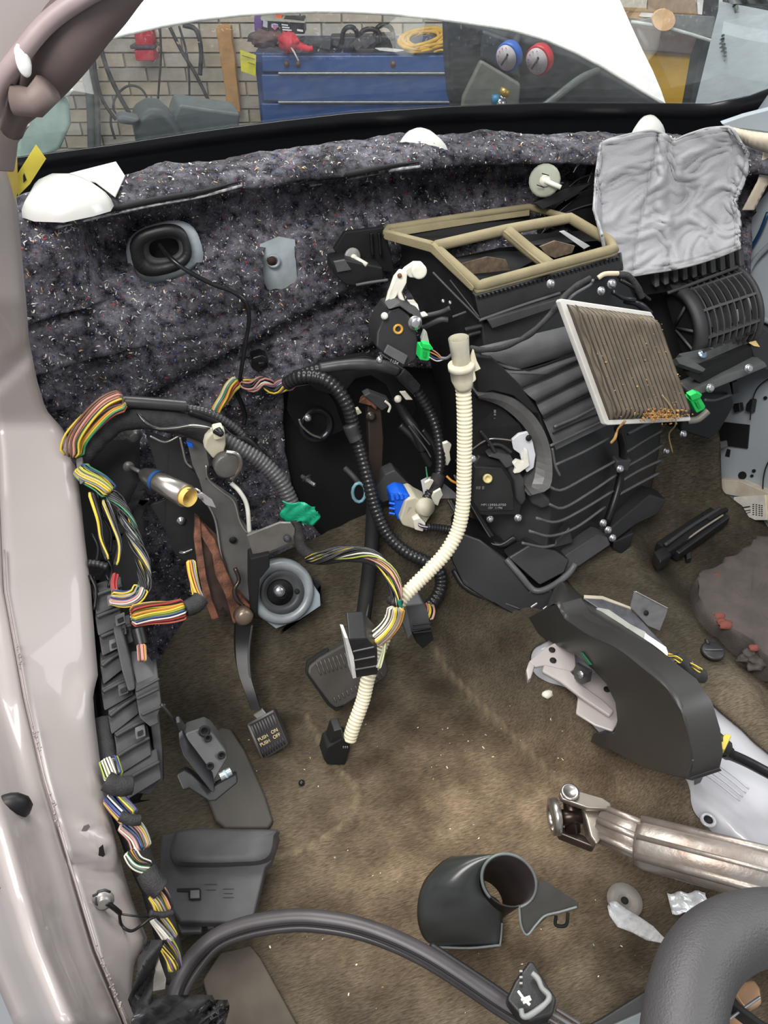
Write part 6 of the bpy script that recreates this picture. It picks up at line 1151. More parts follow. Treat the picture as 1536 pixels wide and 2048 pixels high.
plate('pale_scrap', [(1468, 622, 1.10), (1480, 618, 1.10), (1486, 640, 1.095), (1474, 644, 1.095)], mat('scrap_pale', (170, 172, 176), .5), bl, None, (0, .002, 0), 0)
# fins above
plate('fin_board', [(1230, 556, 1.23), (1478, 498, 1.23), (1484, 530, 1.20), (1338, 584, 1.17), (1290, 590, 1.17), (1240, 580, 1.20)], BLKM, bl, None, (0, .03, 0), .002)
for k in range(10):
    t = k/9; x = 1308+170*t; y = 552-42*t; plate('fin', [(x, y-8, 1.19), (x+10, y-12, 1.19), (x+12, y+20, 1.165), (x+2, y+24, 1.165)], DGR, bl, None, (.004, .02, 0), .002)
hose('fin_lip', [(1335, 586, 1.155), (1400, 562, 1.155), (1476, 534, 1.16)], 7, DGR, bl)
# shelf with slots below
SG = mat('shelf_grey', (76, 77, 78), .45)
shp = [(1358, 706, 1.05), (1440, 690, 1.07), (1492, 652, 1.13), (1560, 668, 1.13), (1560, 680, 1.12), (1500, 690, 1.09), (1400, 728, 1.04), (1372, 722, 1.04)]
plate('shelf', shp, SG, bl, None, (0, .01, -.02), .003)
for k in range(5): x = 1404+k*22; y = 700-k*8.5; plate('shelf_slot', [(x, y, 1.026+.012*k), (x+14, y-5, 1.03+.012*k), (x+20, y-1, 1.026+.012*k), (x+4, y+5, 1.02+.012*k)], VOID, bl, None, (0, .002, -.001), 0)
bolt(bl, at(1405, 708, 1.035), (0, -.5, 1), .006, mat('blue_zinc', (150, 170, 190), .3, .7), 'screw')
plate('opening', [(1384, 732, 1.035), (1500, 694, 1.075), (1516, 698, 1.075), (1500, 728, 1.06), (1400, 766, 1.03), (1378, 752, 1.03)], VOID, bl, None, (0, .02, 0), 0)
plate('opening_frame', [(1500, 682, 1.08), (1536, 664, 1.09), (1600, 680, 1.09), (1600, 760, 1.05), (1530, 740, 1.05), (1510, 720, 1.06)], BLK, bl, None, (0, .05, 0), .004)
plate('lower_rail', [(1378, 782, 1.02), (1450, 752, 1.03), (1530, 724, 1.04), (1536, 734, 1.035), (1460, 766, 1.02), (1384, 796, 1.01)], SG, bl, None, (0, .04, 0), .003)
plate('side_rail', [(1352, 716, 1.04), (1372, 712, 1.04), (1412, 738, 1.02), (1406, 744, 1.02), (1360, 728, 1.03)], SG, bl, None, (0, .01, -.01), .001)
plate('lower_body', [(1376, 796, 1.04), (1460, 764, 1.05), (1470, 810, 1.04), (1440, 862, 1.03), (1420, 880, 1.03), (1360, 862, 1.03), (1366, 820, 1.04)], BLKM, bl, None, (0, .05, 0), .004)
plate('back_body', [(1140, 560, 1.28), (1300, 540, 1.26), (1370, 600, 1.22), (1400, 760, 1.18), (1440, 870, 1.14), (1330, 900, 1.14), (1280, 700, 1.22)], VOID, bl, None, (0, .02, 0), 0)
plate('tan_chip', [(1498, 686, 1.075), (1512, 682, 1.075), (1520, 694, 1.07), (1508, 692, 1.07)], mat('tan_chip', (220, 190, 130), .6), bl, None, (0, .002, 0), 0)
for x, y in ((1497, 737), (1420, 776), (1223, 568)): bolt(bl, at(x, y, 1.01 if x > 1300 else 1.12), (-.2, -1, .5), .006, BOLT, 'screw')
for P, w_ in (([(1226, 584, 1.10), (1246, 596, 1.10), (1270, 600, 1.10)], 10), ([(1250, 600, 1.11), (1280, 610, 1.10), (1300, 628, 1.09)], 14), ([(1240, 560, 1.13), (1270, 576, 1.12), (1300, 600, 1.11)], 8)): hose('motor_lead', P, w_, BLKG, bl, wig=.3)
tag(hose('black_cable', [(1236, 550, 1.14), (1256, 552, 1.13), (1272, 570, 1.12), (1284, 596, 1.11)], 13, TAPE, wig=.2), 'black taped cable dropping in behind the filter below the grey cloth', 'cable')
tag(hose('cream_wrap', [(1196, 556, 1.13), (1210, 548, 1.13), (1236, 547, 1.13)], 10, mat('cream_wrap', (208, 190, 166), .6)), 'cream coloured wrap on the cable at the lower edge of the grey cloth', 'tape')
tag(hose('thin_cable', [(1186, 560, 1.12), (1180, 570, 1.12), (1150, 588, 1.06), (1130, 606, 1.03)], 6, mat('loom_grey', (100, 100, 104))), 'thin grey lead left of the cream wrap', 'wire')
g2 = green_plug(1396, 806, .99, 1.1, -.45, 'loose green connector at the lower right corner of the filter')
hose('tail_wire', [(1410, 800, 1.0), (1430, 800, 1.02), (1460, 790, 1.04)], 6, DGR, g2); hose('grey_sleeve', [(1376, 842, .99), (1396, 838, .985), (1416, 822, .985)], 14, mat('sleeve_taupe', (110, 106, 98), .5), g2)
plate('small_relay', [(1464, 766, 1.1), (1476, 762, 1.1), (1478, 786, 1.1), (1466, 790, 1.1)], BLK, bl, None, (0, .02, 0), .002)
for q, lb in (([(1464, 808), (1478, 806), (1480, 822), (1468, 826)], 'black plastic clip on the pale side panel'), ([(1492, 808), (1500, 798), (1506, 800), (1502, 826), (1490, 822)], 'black two part clip right of the square pad')):
    tag(plate('panel_clip', [atx(x, y, 1.235) for x, y in q], BLK, None, None, (.012, 0, 0), .002), lb, 'clip')
tag(plate('square_side_plug', [atx(x, y, 1.2) for x, y in [(1422, 888), (1434, 884), (1436, 898), (1424, 902)]], MGR, None, None, (.03, 0, 0), .003), 'round grey plug at the top of the passenger carpet', 'plug')
# ---- cabin filter leaning in front of the unit
fl = thing('cabin_filter', 'dirty pleated cabin air filter with a white frame leaning in front of the heater unit', 'air filter', at(1250, 720, .97))
TL, TRt, BRt, BL = at(1120, 599, .985), at(1306, 626, 1.0), at(1384, 842, .915), at(1212, 850, .89)
def fq(u, v, h=0):
    p = (TL*(1-u)+TRt*u)*(1-v)+(BL*(1-u)+BRt*u)*v; n_ = (TRt-TL).cross(BL-TL).normalized(); n_ = n_ if n_.dot(EYE-TL) > 0 else -n_; return p+n_*h
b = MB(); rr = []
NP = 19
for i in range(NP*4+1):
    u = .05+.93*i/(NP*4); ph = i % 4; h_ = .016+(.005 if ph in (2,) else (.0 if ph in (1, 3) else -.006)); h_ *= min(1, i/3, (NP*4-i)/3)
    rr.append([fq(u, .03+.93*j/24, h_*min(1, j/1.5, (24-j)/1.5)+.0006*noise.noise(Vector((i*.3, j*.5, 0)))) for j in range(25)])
b.grid(rr, True); b.m = [1 if (k//24) % 4 in (3, 0) else 0 for k in range(len(b.f))]; b.build('pleats', [mat('dusty_pleats', (106, 98, 86), .95, var=.1, vs=25, rgb2=(122, 113, 99)), mat('pleat_valley_shade', (72, 65, 56), .95, var=.2, vs=40)], fl)  # valleys coloured darker to paint the shade between the pleats
b = MB(); b.ext([fq(*q) for q in ((-.005, .01), (.02, -.01), (.98, -.008), (1.0, .03), (1.0, .98), (.98, 1.0), (.02, 1.003), (0, .985))], None, fq(0, 0, -.012)-fq(0, 0)); b.build('frame', mat('filter_frame', (206, 204, 198), .5, var=.06), fl, bevel=.003)
b = MB(); b.grid([[fq(.05+.012*math.sin(j)+.03*k, .04+.9*j/24, .018-.004*k) for j in range(25)] for k in range(3)]); b.build('side_pleat', mat('dusty_edge', (84, 74, 62), .95, var=.3, vs=60), fl)
LF = mat('dry_leaf', (160, 116, 66), .8, var=.25, vs=60, rgb2=(206, 160, 96))
rng = random.Random(9); db = MB()
for k in range(340):
    if k < 230: u = rng.gauss(.55, .12); v = rng.gauss(.93, .03); h_ = .017+rng.random()*.012
    else: u = rng.uniform(.06, .95); v = rng.uniform(.05, .95); h_ = .020
    u = min(1.0, max(.02, u)); v = min(1.01, v); s = rng.uniform(.0012, .005)*(1 if k < 230 else .6)
    R = Matrix.Rotation(rng.uniform(0, 6), 3, 'Z')@Matrix.Rotation(rng.uniform(0, 3), 3, 'X'); db.box(fq(u, v, h_), (s, s*rng.uniform(.3, 1), s*.3), R)
tag(db.build('leaf_debris', LF), 'crumbled dry leaves and dust lying on the cabin filter', 'debris', kind='stuff')
tag(hose('dry_grass_blade', [fq(.62, .75, .025), fq(.66, .9, .03), fq(.68, 1.02, .02), at(1338, 870, .93), at(1345, 905, .94)], 3, mat('dry_stem', (150, 128, 90), .8), n=30), 'long dry stem hanging over the bottom edge of the filter', 'stem')
tag(hose('dry_twig', [fq(.13, .97, .02), at(1236, 858, .885), at(1230, 876, .885), at(1222, 886, .89)], 5, LF, n=16, wig=.4), 'curled dry twig hanging from the lower left corner of the filter', 'twig')
# ---- grey cloth draped over the passenger side
topE = [(1200, 296), (1204, 284), (1245, 272), (1290, 262), (1318, 262), (1334, 272), (1348, 282), (1372, 270), (1410, 258), (1455, 253), (1466, 262), (1482, 290)]
botE = [(1188, 470), (1206, 545), (1232, 552), (1262, 551), (1300, 545), (1330, 541), (1356, 536), (1384, 530), (1410, 522), (1440, 512), (1470, 500), (1480, 496)]
LEs = [(0, 1200), (.3, 1192), (.7, 1188), (1, 1204)]; REs = [(0, 1484), (.1, 1498), (.3, 1494), (.55, 1472), (.7, 1480), (1, 1480)]
def pl_at(T, u):
    x = u*(len(T)-1); i = min(int(x), len(T)-2); f = x-i; return T[i][0]*(1-f)+T[i+1][0]*f, T[i][1]*(1-f)+T[i+1][1]*f
rr = []
for j in range(90):
    v = j/89; r = []
    for i in range(90):
        u = i/89; tx, ty = pl_at(topE, u); bx_, by = pl_at(botE, u); x = tx*(1-v)+bx_*v; y = ty*(1-v)+by*v
        kl = (1-u)**3; kr = u**3; x += (lerpt(v, LEs)-(topE[0][0]*(1-v)+botE[0][0]*v))*kl + (lerpt(v, REs)-(topE[-1][0]*(1-v)+botE[-1][0]*v))*kr
        Yb = 1.295-.12*v+.02*math.sin(v*3)-.10*u*u*(1-.4*v); q = Vector((u*3.2, v*3.2, 0)); e = 0
        w1 = q+Vector((noise.noise(q*1.3), noise.noise(q*1.3+Vector((7, 0, 0))), 0))*.9
        e += .009*(1-abs(noise.noise(w1*.9)*2.2)) + .0042*(1-abs(noise.noise(w1*2.8+Vector((3, 3, 0)))*2.4)) + .0034*(1-abs(noise.noise(w1*6.3))*3)*max(0, noise.noise(q*1.1))+.0012*noise.noise(w1*9)
        e += .012*math.exp(-((u-.5+.1*math.sin(v*4))/.06)**2)*ss(0, .4, v)-.010*math.exp(-((u-.62)/.05)**2)*math.exp(-((v-.45)/.2)**2)
        sx = .36-.10*v; e -= .007*math.exp(-((u-sx)/.008)**2)+.004*abs(math.sin(v*38+u*20))*math.exp(-((u-sx)/.07)**2)
        edge = min(u, 1-u, v, 1-v); e += .004*math.exp(-((edge-.02)/.006)**2)-.002*math.exp(-((edge-.034)/.005)**2)
        r.append(at(x, y, Yb-e))
    rr.append(r)
cl = MB().grid(rr).build('grey_quilted_cloth', mat('silver_grey_cloth', (156, 156, 160), .75, var=.07, vs=9, bump=.35, bs=260), smooth=True, solid=.006); tag(cl, 'crumpled silver grey quilted cloth draped over the cowl above the blower', 'cloth')
for L_ in (rr[0], rr[-1][4:], [r[0] for r in rr]): hose('piping', [p+(EYE-p).normalized()*.002 for p in L_[::5]+[L_[-1]]], 5, mat('cloth_piping', (150, 150, 152), .8), cl, n=60)
# ================================================================ FLOOR OBJECTS
def FZ(px, py, dz=.004): return onfloor(px, py, dz)
# tunnel duct
dt = thing('floor_air_duct', 'curved satin black floor air duct lying along the white tunnel', 'duct', atx(1250, 1350, .57))
RG = [(1096, 1208), (1118, 1200), (1135, 1230), (1182, 1262), (1240, 1290), (1290, 1328), (1338, 1368), (1368, 1415), (1384, 1470), (1390, 1520), (1384, 1548)]
BK = [(1108, 1170), (1128, 1160), (1182, 1208), (1258, 1258), (1318, 1298), (1358, 1336), (1386, 1376), (1404, 1425), (1412, 1475), (1408, 1515), (1388, 1556)]
LW = [(1056, 1236), (1068, 1262), (1104, 1286), (1152, 1310), (1186, 1340), (1212, 1368), (1230, 1405), (1234, 1440), (1228, 1466), (1186, 1468), (1180, 1484)]
LW2 = [(1220, 1500), (1290, 1536), (1345, 1552), (1384, 1562)]
DM = mat('duct_satin', (52, 51, 50), .33, var=.1, vs=6)
XR = lambda k: .575
n_ = 40
rg = smoothline([atx(x, y, .575) for x, y in RG], n_); bk_ = smoothline([atx(x, y, .66) for x, y in BK], n_)
rg2 = smoothline([atx(x-5, y+8, .568) for x, y in RG], n_)
b = MB(); b.grid([[p+Vector((.02, 0, -.06)) for p in bk_], bk_, [p*.6+q*.4+Vector((0, 0, .008)) for p, q in zip(bk_, rg)], rg, rg2]); b.build('top_shell', DM, dt)
side = [atx(x-5, y+8, .568) for x, y in RG]+[atx(x, y, .566) for x, y in reversed(LW+LW2)]
b = MB(); b.ext(side, None, (.05, 0, 0)); b.build('side_wall', DM, dt, bevel=.003)
hose('end_seam', [atx(1386, 1520, .562), atx(1372, 1552, .562)], 4, DGR, dt); hose('dent_edge', [atx(1330, 1318, .632), atx(1340, 1330, .628), atx(1352, 1326, .628)], 4, DGR, dt)
plate('green_mark', [atx(x, y, .563) for x, y in [(1158, 1304), (1164, 1306), (1182, 1330), (1176, 1330)]], mat('green_mark', (20, 90, 60), .4), dt, None, (.002, 0, 0), 0)
plate('mounting_tab', [atx(x, y, .556) for x, y in [(1152, 1326), (1162, 1332), (1180, 1342), (1176, 1364), (1162, 1370), (1148, 1358), (1146, 1338)]], BLK, dt, None, (.006, 0, 0), .002)
b = MB(); b.lathe(atx(1161, 1349, .554), (-1, -.3, .5), [(0, .007), (.002, .006)], 14); b.build('tab_stud', BOLT, dt)
plate('neck', [(1056, 1236, .84), (1096, 1206, .85), (1128, 1160, .87), (1150, 1180, .86), (1128, 1215, .84), (1110, 1262, .81), (1070, 1264, .82)], BLKM, dt, None, (0, .04, 0), .004)
for x, y in ((1068, 1212), (1092, 1216)): hose('bright_clip', [at(x-6, y+3, .815), at(x+6, y-5, .818)], 6, BOLT, dt)
# white tunnel bracket
wb = thing('tunnel_bracket', 'white painted steel bracket on the tunnel under the black duct', 'bracket', atz(1150, 1340, .17))
plate('top', [atz(x, y, .185) for x, y in [(1058, 1322), (1088, 1296), (1112, 1284), (1150, 1306), (1152, 1336), (1140, 1344), (1090, 1330), (1070, 1334)]], WHP, wb, None, (0, 0, -.006), .002)
plate('rail', [atz(x, y, .19) for x, y in [(1088, 1328), (1140, 1340), (1168, 1372), (1205, 1398), (1228, 1420), (1220, 1432), (1160, 1392), (1120, 1362), (1084, 1342)]], WHP, wb, None, (0, 0, -.008), .003)
plate('lip', [atz(x, y, .188) for x, y in [(1052, 1340), (1058, 1322), (1070, 1330), (1062, 1356), (1056, 1360)]], WHP, wb, None, (0, 0, -.012), .002)
plate('shoulder', [atz(x, y, .18) for x, y in [(1168, 1350), (1200, 1342), (1232, 1380), (1238, 1440), (1226, 1462), (1190, 1450), (1152, 1426), (1156, 1394)]], WHP, wb, None, (0, 0, -.006), .003)
for x, y, z in ((1106, 1321, .186), (1104, 1300, .186), (1214, 1379, .181)): b = MB(); b.lathe(atz(x, y, z), (0, 0, 1), [(0, .006), (.0012, .006)], 14); b.build('hole', VOID, wb)
# steel cradle, grey bracket, labels behind the duct
sp__ = thing('tunnel_steel_plate', 'brushed dark steel plate along the far side of the black duct', 'plate', atz(1270, 1240, .2))
plate('plate', [atz(x, y, .22) for x, y in [(1166, 1196), (1195, 1190), (1260, 1216), (1330, 1290), (1370, 1345), (1350, 1340), (1300, 1296), (1240, 1250), (1190, 1212)]], mat('brushed_dark_steel', (98, 98, 104), .4, .7, var=.2, vs=60), sp__, None, (0, 0, -.01), .002)
plate('bright_edge', [atz(x, y, .222) for x, y in [(1168, 1190), (1205, 1192), (1262, 1214), (1262, 1218), (1205, 1198), (1168, 1196)]], mat('edge_pale', (170, 160, 146), .5), sp__, None, (0, 0, -.004), 0)
gb = thing('angle_bracket', 'light grey steel angle bracket with one hole standing beside the duct', 'bracket', atz(1300, 1230, .22))
plate('face', [atz(x, y, .26-.001*(y-1184)) for x, y in [(1270, 1184), (1336, 1218), (1332, 1232), (1320, 1262), (1296, 1252), (1262, 1216)]], mat('brushed_grey', (148, 148, 150), .35, .6, var=.1, vs=80), gb, None, (0, .004, 0), .001)
b = MB(); b.lathe(atz(1292, 1226, .222), (0, -1, .8), [(0, .0052), (.001, .0052)], 14); b.build('hole', VOID, gb)
hose('edge', [atz(1271, 1183, .262), atz(1336, 1217, .228)], 3, STEEL, gb)
lb_ = thing('module_cover', 'grey module cover with white printed stickers between duct and steel plate', 'module', atz(1260, 1270, .22))
plate('cover', [atz(x, y, .228) for x, y in [(1182, 1222), (1196, 1214), (1218, 1218), (1262, 1248), (1290, 1262), (1332, 1308), (1338, 1318), (1290, 1292), (1240, 1262)]], mat('module_grey', (150, 150, 144), .5), lb_, None, (0, 0, -.01), .002)
plate('sticker', [atz(x, y, .230) for x, y in [(1198, 1232), (1206, 1227), (1256, 1256), (1248, 1262)]], mat('label_white', (226, 222, 214)), lb_, None, (0, 0, -.001), 0)
plate('sticker', [atz(x, y, .230) for x, y in [(1290, 1266), (1332, 1294), (1338, 1312), (1316, 1304), (1288, 1280)]], mat('label_white', (226, 222, 214)), lb_, None, (0, 0, -.001), 0)
b = MB(); rng = random.Random(6)
for k in range(16): x = 1208+k*2.8; y = 1233+k*1.65; b.ext([atz(x, y, .2306), atz(x+1.6, y+1, .2306), atz(x+.4, y+3.4, .2306), atz(x-1.2, y+2.4, .2306)], None, (0, 0, .0003))
b.build('printed_marks', VOID, lb_)['kind'] = 'stuff'
pg = thing('taped_wire_plug', 'black taped wire end with yellow wires beside the tunnel duct', 'wires', FZ(1380, 1330))
hose('tape', [atz(1350, 1318, .22), atz(1372, 1330, .215), atz(1392, 1350, .205), atz(1404, 1352, .20)], 30, TAPE, pg, wig=.3, n=24)
bundle('yellow_wires', [atz(1336, 1310, .235), atz(1350, 1314, .235), atz(1362, 1324, .235)], 12, ['yellow', 'yellow', 'black'], pg, n=5, wr=2); bundle('yellow_ends', [atz(1382, 1326, .232), atz(1394, 1336, .232), atz(1402, 1342, .23)], 12, ['yellow', 'white', 'black'], pg, n=5, wr=2)
# gear cable with yellow clip
gc = thing('gear_cable', 'black gear cable with a yellow clip crossing the white tunnel at the right edge', 'cable', atz(1430, 1490, .2))
hose('cable', [atz(1450, 1505, .24), atz(1490, 1522, .22), atz(1540, 1548, .205), atz(1640, 1600, .2)], 22, BLKM, gc)
hose('socket', [atz(1414, 1466, .29), atz(1430, 1480, .27), atz(1448, 1496, .25)], 38, BLK, gc, seg=8); hose('socket_rib', [atz(1418, 1456, .31), atz(1436, 1472, .29)], 12, DGR, gc); hose('collar', [atz(1446, 1500, .25), atz(1456, 1506, .24)], 30, BLKM, gc)
YC2 = mat('clip_yellow', (196, 176, 74), .45)
plate('yellow_clip', [atz(x, y, .28) for x, y in [(1438, 1480), (1452, 1466), (1464, 1470), (1450, 1500), (1440, 1496)]], YC2, gc, None, (0, 0, -.03), .002); plate('yellow_clip', [atz(x, y, .225) for x, y in [(1424, 1508), (1440, 1498), (1440, 1508), (1420, 1520)]], YC2, gc, None, (0, 0, -.01), .001)
b = MB(); b.lathe(atz(1416, 1640, .158), (0, 0, 1), [(0, .012), (.002, .012), (.002, .007), (.0005, .007)], 20, cap=False); b.build('hole_rim', WHP2, tunnel); b = MB(); b.lathe(atz(1417, 1640, .1575), (0, 0, 1), [(0, .007), (.001, .007)], 16); b.build('hole', VOID, tunnel)
for k in range(4): hose('pressed_ridge', [atz(1398+k*9, 1540-k*6, .158), atz(1440+k*9, 1570-k*6, .158), atz(1480+k*6, 1602-k*8, .158)], 4, WHP2, tunnel, n=10)
# passenger side: black trim strip, foam slab, cap
ts = thing('black_trim_strip', 'long black plastic channel strip lying on the passenger carpet', 'trim strip', FZ(1390, 1070))
PS0, PS1 = FZ(1325, 1104, .03), FZ(1438, 1030, .03)
for nm, a, c, w_, m_ in (('channel', (1322, 1106), (1430, 1034), 34, VOID), ('lower_wall', (1346, 1114), (1448, 1040), 22, BLK)):
    p0, p1 = FZ(*a, .02), FZ(*c, .02); dd = (p1-p0).normalized(); sd = dd.cross(Z3).normalized(); ww = w_*pxm(p0)/2; b = MB(); b.ext([p0-sd*ww+Z3*.02, p0+sd*ww+Z3*.02, p1+sd*ww+Z3*.02, p1-sd*ww+Z3*.02], None, (0, 0, -.026)); b.build(nm, m_, ts, bevel=.004)
hose('pale_edge', [FZ(1356, 1092, .05), FZ(1400, 1060, .05), FZ(1446, 1030, .05)], 4, mat('edge_taupe', (150, 142, 128), .4), ts); hose('rim', [FZ(1330, 1090, .05), FZ(1380, 1054, .05), FZ(1440, 1016, .05)], 8, DGR, ts)
plate('end_fin', [FZ(x, y, .05) for x, y in [(1406, 1028), (1452, 1014), (1458, 1018), (1420, 1040)]], VOID, ts, None, (0, 0, -.01), .001); plate('end_cap', [FZ(x, y, .045) for x, y in [(1308, 1102), (1330, 1090), (1344, 1110), (1322, 1124)]], BLK, ts, None, (0, 0, -.03), .004)
plate('foot', [FZ(x, y, .02) for x, y in [(1372, 1104), (1382, 1100), (1384, 1116), (1374, 1118)]], BLK, ts, None, (0, 0, -.015), .002)
fm = thing('foam_slab', 'charcoal foam slab with ragged edges and reddish glue spots on the passenger floor', 'foam slab', FZ(1470, 1220))
OUT = [(1386, 1178), (1396, 1160), (1430, 1150), (1450, 1130), (1478, 1118), (1500, 1098), (1540, 1082), (1640, 1060), (1660, 1330), (1560, 1340), (1520, 1328), (1500, 1300), (1470, 1288), (1440, 1262), (1420, 1256), (1394, 1222)]
tz = .135
cen = atz(1500, 1210, tz+.03); n2 = 64; loop = smoothline([atz(x, y, tz) for x, y in OUT+OUT[:1]], n2+1)[:-1]; rr = []
for k, (s, h_) in enumerate(((.99, -.04), (1.02, -.012), (1.01, .014), (.985, .026), (.96, .029), (.8, .031), (.5, .032), (.2, .031))):
    r = []
    for p in loop+loop[:1]:
        q = cen+(p-cen)*s; q.z = tz+h_+.006*noise.noise(p*45+Vector((k, 0, 0)))+.002*noise.noise(q*120); q += Vector((noise.noise(p*60+Vector((0, 0, k*.4))), noise.noise(p*60+Vector((5, 0, k*.4))), 0))*.012*(s > .9); r.append(q)
    rr.append(r)
rr.append([cen+Z3*.002]*65)
MB().grid(rr).build('slab', mat('charcoal_foam', (74, 67, 64), .95, var=.15, vs=30, bump=.6, bs=300), fm)
for x, y, s in ((1434, 1152, 8), (1426, 1162, 5), (1474, 1126, 6), (1440, 1232, 9), (1452, 1250, 11), (1444, 1244, 8), (1508, 1296, 8)): blob('red_glue', atz(x, y, tz+.026), (s*.0014, s*.0009, s*.0006), mat('red_glue', (112, 58, 50), .8), fm, .6, 60, 2)
blob('crumb_edge', atz(1516, 1318, tz), (.03, .02, .012), mat('charcoal_foam', (74, 67, 64)), fm, .8, 80)
rc = thing('round_black_cap', 'small round black cap lying on the passenger carpet left of the foam slab', 'cap', FZ(1424, 1304)); c_ = FZ(1424, 1305, .004)
b = MB(); b.lathe(c_, (0, 0, 1), [(0, .021), (.006, .021), (.008, .018)], 24); b.build('disc', BLK, rc); b = MB(); b.tube([c_+Vector((-.016, .004, .009)), c_+Vector((.016, -.006, .009))], .0015, 6); b.build('ridge', MGR, rc); b = MB(); b.tube([c_+Vector((0, .014, .006)), c_+Vector((.002, .024, .01))], .004, 6); b.build('tab', BLK, rc)
tag(blob('white_chip', FZ(1096, 1388, .008), (.012, .008, .006), WHPL, None, .4, 60, 2), 'white plastic chip on the carpet below the white bracket', 'chip')
tag(blob('black_bead', FZ(603, 1566, .006), (.006, .006, .006), BLKG, None, .1, 30, 2), 'small black bead on the carpet below the brake pedal pad', 'bead')
# foot rest and hood release module
fr2 = tag(plate('foot_rest', [FZ(x, y, .012) for x, y in [(440, 1452), (462, 1456), (490, 1500), (530, 1590), (546, 1640), (536, 1656), (450, 1656), (430, 1640), (400, 1560), (420, 1480)]], mat('footrest_rubber', (62, 58, 54), .65, var=.15, vs=10), None, None, (0, 0, -.014), .005, 3), 'dark rubber foot rest pad on the carpet behind the black release module', 'foot rest')
hm = thing('hood_release_module', 'dark grey sensor module with a small silver cylinder on its black bracket', 'module', at(410, 1520, .66))
HMY = lambda y: lerpt(y, [(1455, .70), (1600, .60)])
HM = mat('module_darkgrey', (66, 67, 66), .45)
plate('body', [(x, y, HMY(y)) for x, y in [(366, 1478), (374, 1466), (410, 1454), (424, 1462), (452, 1500), (456, 1516), (430, 1560), (432, 1572), (420, 1566), (372, 1500)]], HM, hm, None, (0, .035, -.02), .003)
plate('base_bracket', [(x, y, HMY(y)-.0) for x, y in [(352, 1550), (370, 1540), (384, 1548), (422, 1580), (430, 1572), (474, 1548), (476, 1566), (432, 1602), (418, 1604), (378, 1578), (366, 1582)]], BLK, hm, None, (0, .02, -.02), .003)
plate('left_edge', [(x, y, HMY(y)-.004) for x, y in [(358, 1488), (368, 1478), (380, 1500), (430, 1568), (430, 1590), (420, 1582), (366, 1512)]], BLKM, hm, None, (0, .02, 0), .002)
for x, y, r in ((409, 1462, .009), (416, 1476, .006), (443, 1510, .006), (420, 1532, .006)): b = MB(); b.lathe(at(x, y, HMY(y)-.003), (0, -1, .8), [(0, r), (.002, r), (.002, r*.6), (0, r*.5)], 14); b.build('socket', VOID, hm)
hose('silver_cylinder', [at(440, 1554, .600), at(451, 1548, .602), at(462, 1542, .604)], 17, mat('cylinder_silver', (190, 196, 200), .25, .7), hm); hose('cylinder_band', [at(450, 1549, .5985), at(453, 1547, .599)], 18, mat('cylinder_blue', (150, 176, 190), .4), hm)
plate('wire_boot', [at(x, y, .705) for x, y in [(352, 1446), (360, 1444), (376, 1466), (364, 1478)]], DGR, hm, None, (0, .012, 0), .002)
# dark kick panel with a switch
kp = thing('kick_panel_trim', 'flat charcoal trim panel with a recessed tray and small sliding latch on the carpet', 'trim panel', atz(430, 1750, .05))
KM = mat('panel_charcoal', (70, 69, 71), .55, bump=.3, bs=1500)
kpz = .075
def K(pts, z=kpz): return [atz(x, y, z) for x, y in pts]
plate('panel', K([(322, 1668), (348, 1664), (554, 1660), (558, 1672), (542, 1722), (530, 1734), (508, 1828), (486, 1846), (360, 1844), (318, 1780)]), KM, kp, None, (0, 0, -.02), .004, 3)
rr = []
trayo = [(350, 1662), (400, 1656), (470, 1658), (556, 1660), (556, 1672), (540, 1722), (470, 1733), (370, 1734), (346, 1724), (340, 1700)]
trayi = [(358, 1668), (400, 1662), (470, 1664), (546, 1664), (546, 1672), (532, 1716), (470, 1724), (374, 1724), (356, 1716), (350, 1698)]
A_ = smoothline(K(trayo+trayo[:1], kpz+.001), 50); B_ = smoothline(K(trayi+trayi[:1], kpz+.022), 50); MB().grid([A_, [p*.3+q*.7+Z3*.004 for p, q in zip(A_, B_)], B_, [(q-atz(450, 1694, kpz+.022))*.5+atz(450, 1694, kpz+.022) for q in B_], [atz(450, 1694, kpz+.022) for q in B_]]).build('raised_tray', KM, kp)
plate('latch_slot', K([(354, 1777), (398, 1776), (402, 1780), (402, 1800), (378, 1800), (376, 1784), (354, 1783)], kpz+.001), VOID, kp, None, (0, 0, .0005), 0)
plate('latch_slider', K([(380, 1780), (399, 1779), (399, 1796), (380, 1797)], kpz+.006), MGR, kp, None, (0, 0, -.005), .001)
b = MB()
for x0, y0, x1 in ((410, 1768, 434), (412, 1779, 432), (446, 1777, 468), (446, 1794, 468), (448, 1786, 466)): b.ext(K([(x0, y0), (x1, y0), (x1, y0+1.4), (x0, y0+1.4)], kpz+.0008), None, (0, 0, .0004))
b.build('moulded_lines', mat('line_dark', (40, 38, 40), .6), kp)['kind'] = 'stuff'
plate('lower_tab', K([(356, 1848), (404, 1846), (402, 1864), (362, 1866)], kpz-.015), mat('tab_grey', (84, 82, 82), .5), kp, None, (0, 0, -.01), .002); plate('lower_tab', K([(414, 1846), (428, 1846), (428, 1856), (414, 1858)], kpz-.015), KM, kp, None, (0, 0, -.01), .002)
tag(plate('floor_mat_flap', [FZ(x, y, .012) for x, y in [(440, 1905), (500, 1890), (520, 1915), (600, 2060), (430, 2060), (405, 1960)]], mat('grey_backing', (82, 74, 66), .9, var=.15, vs=20), None, None, (0, 0, -.01), .003), 'grey brown floor pad with a raised edge inside the rubber seal arc', 'floor pad')
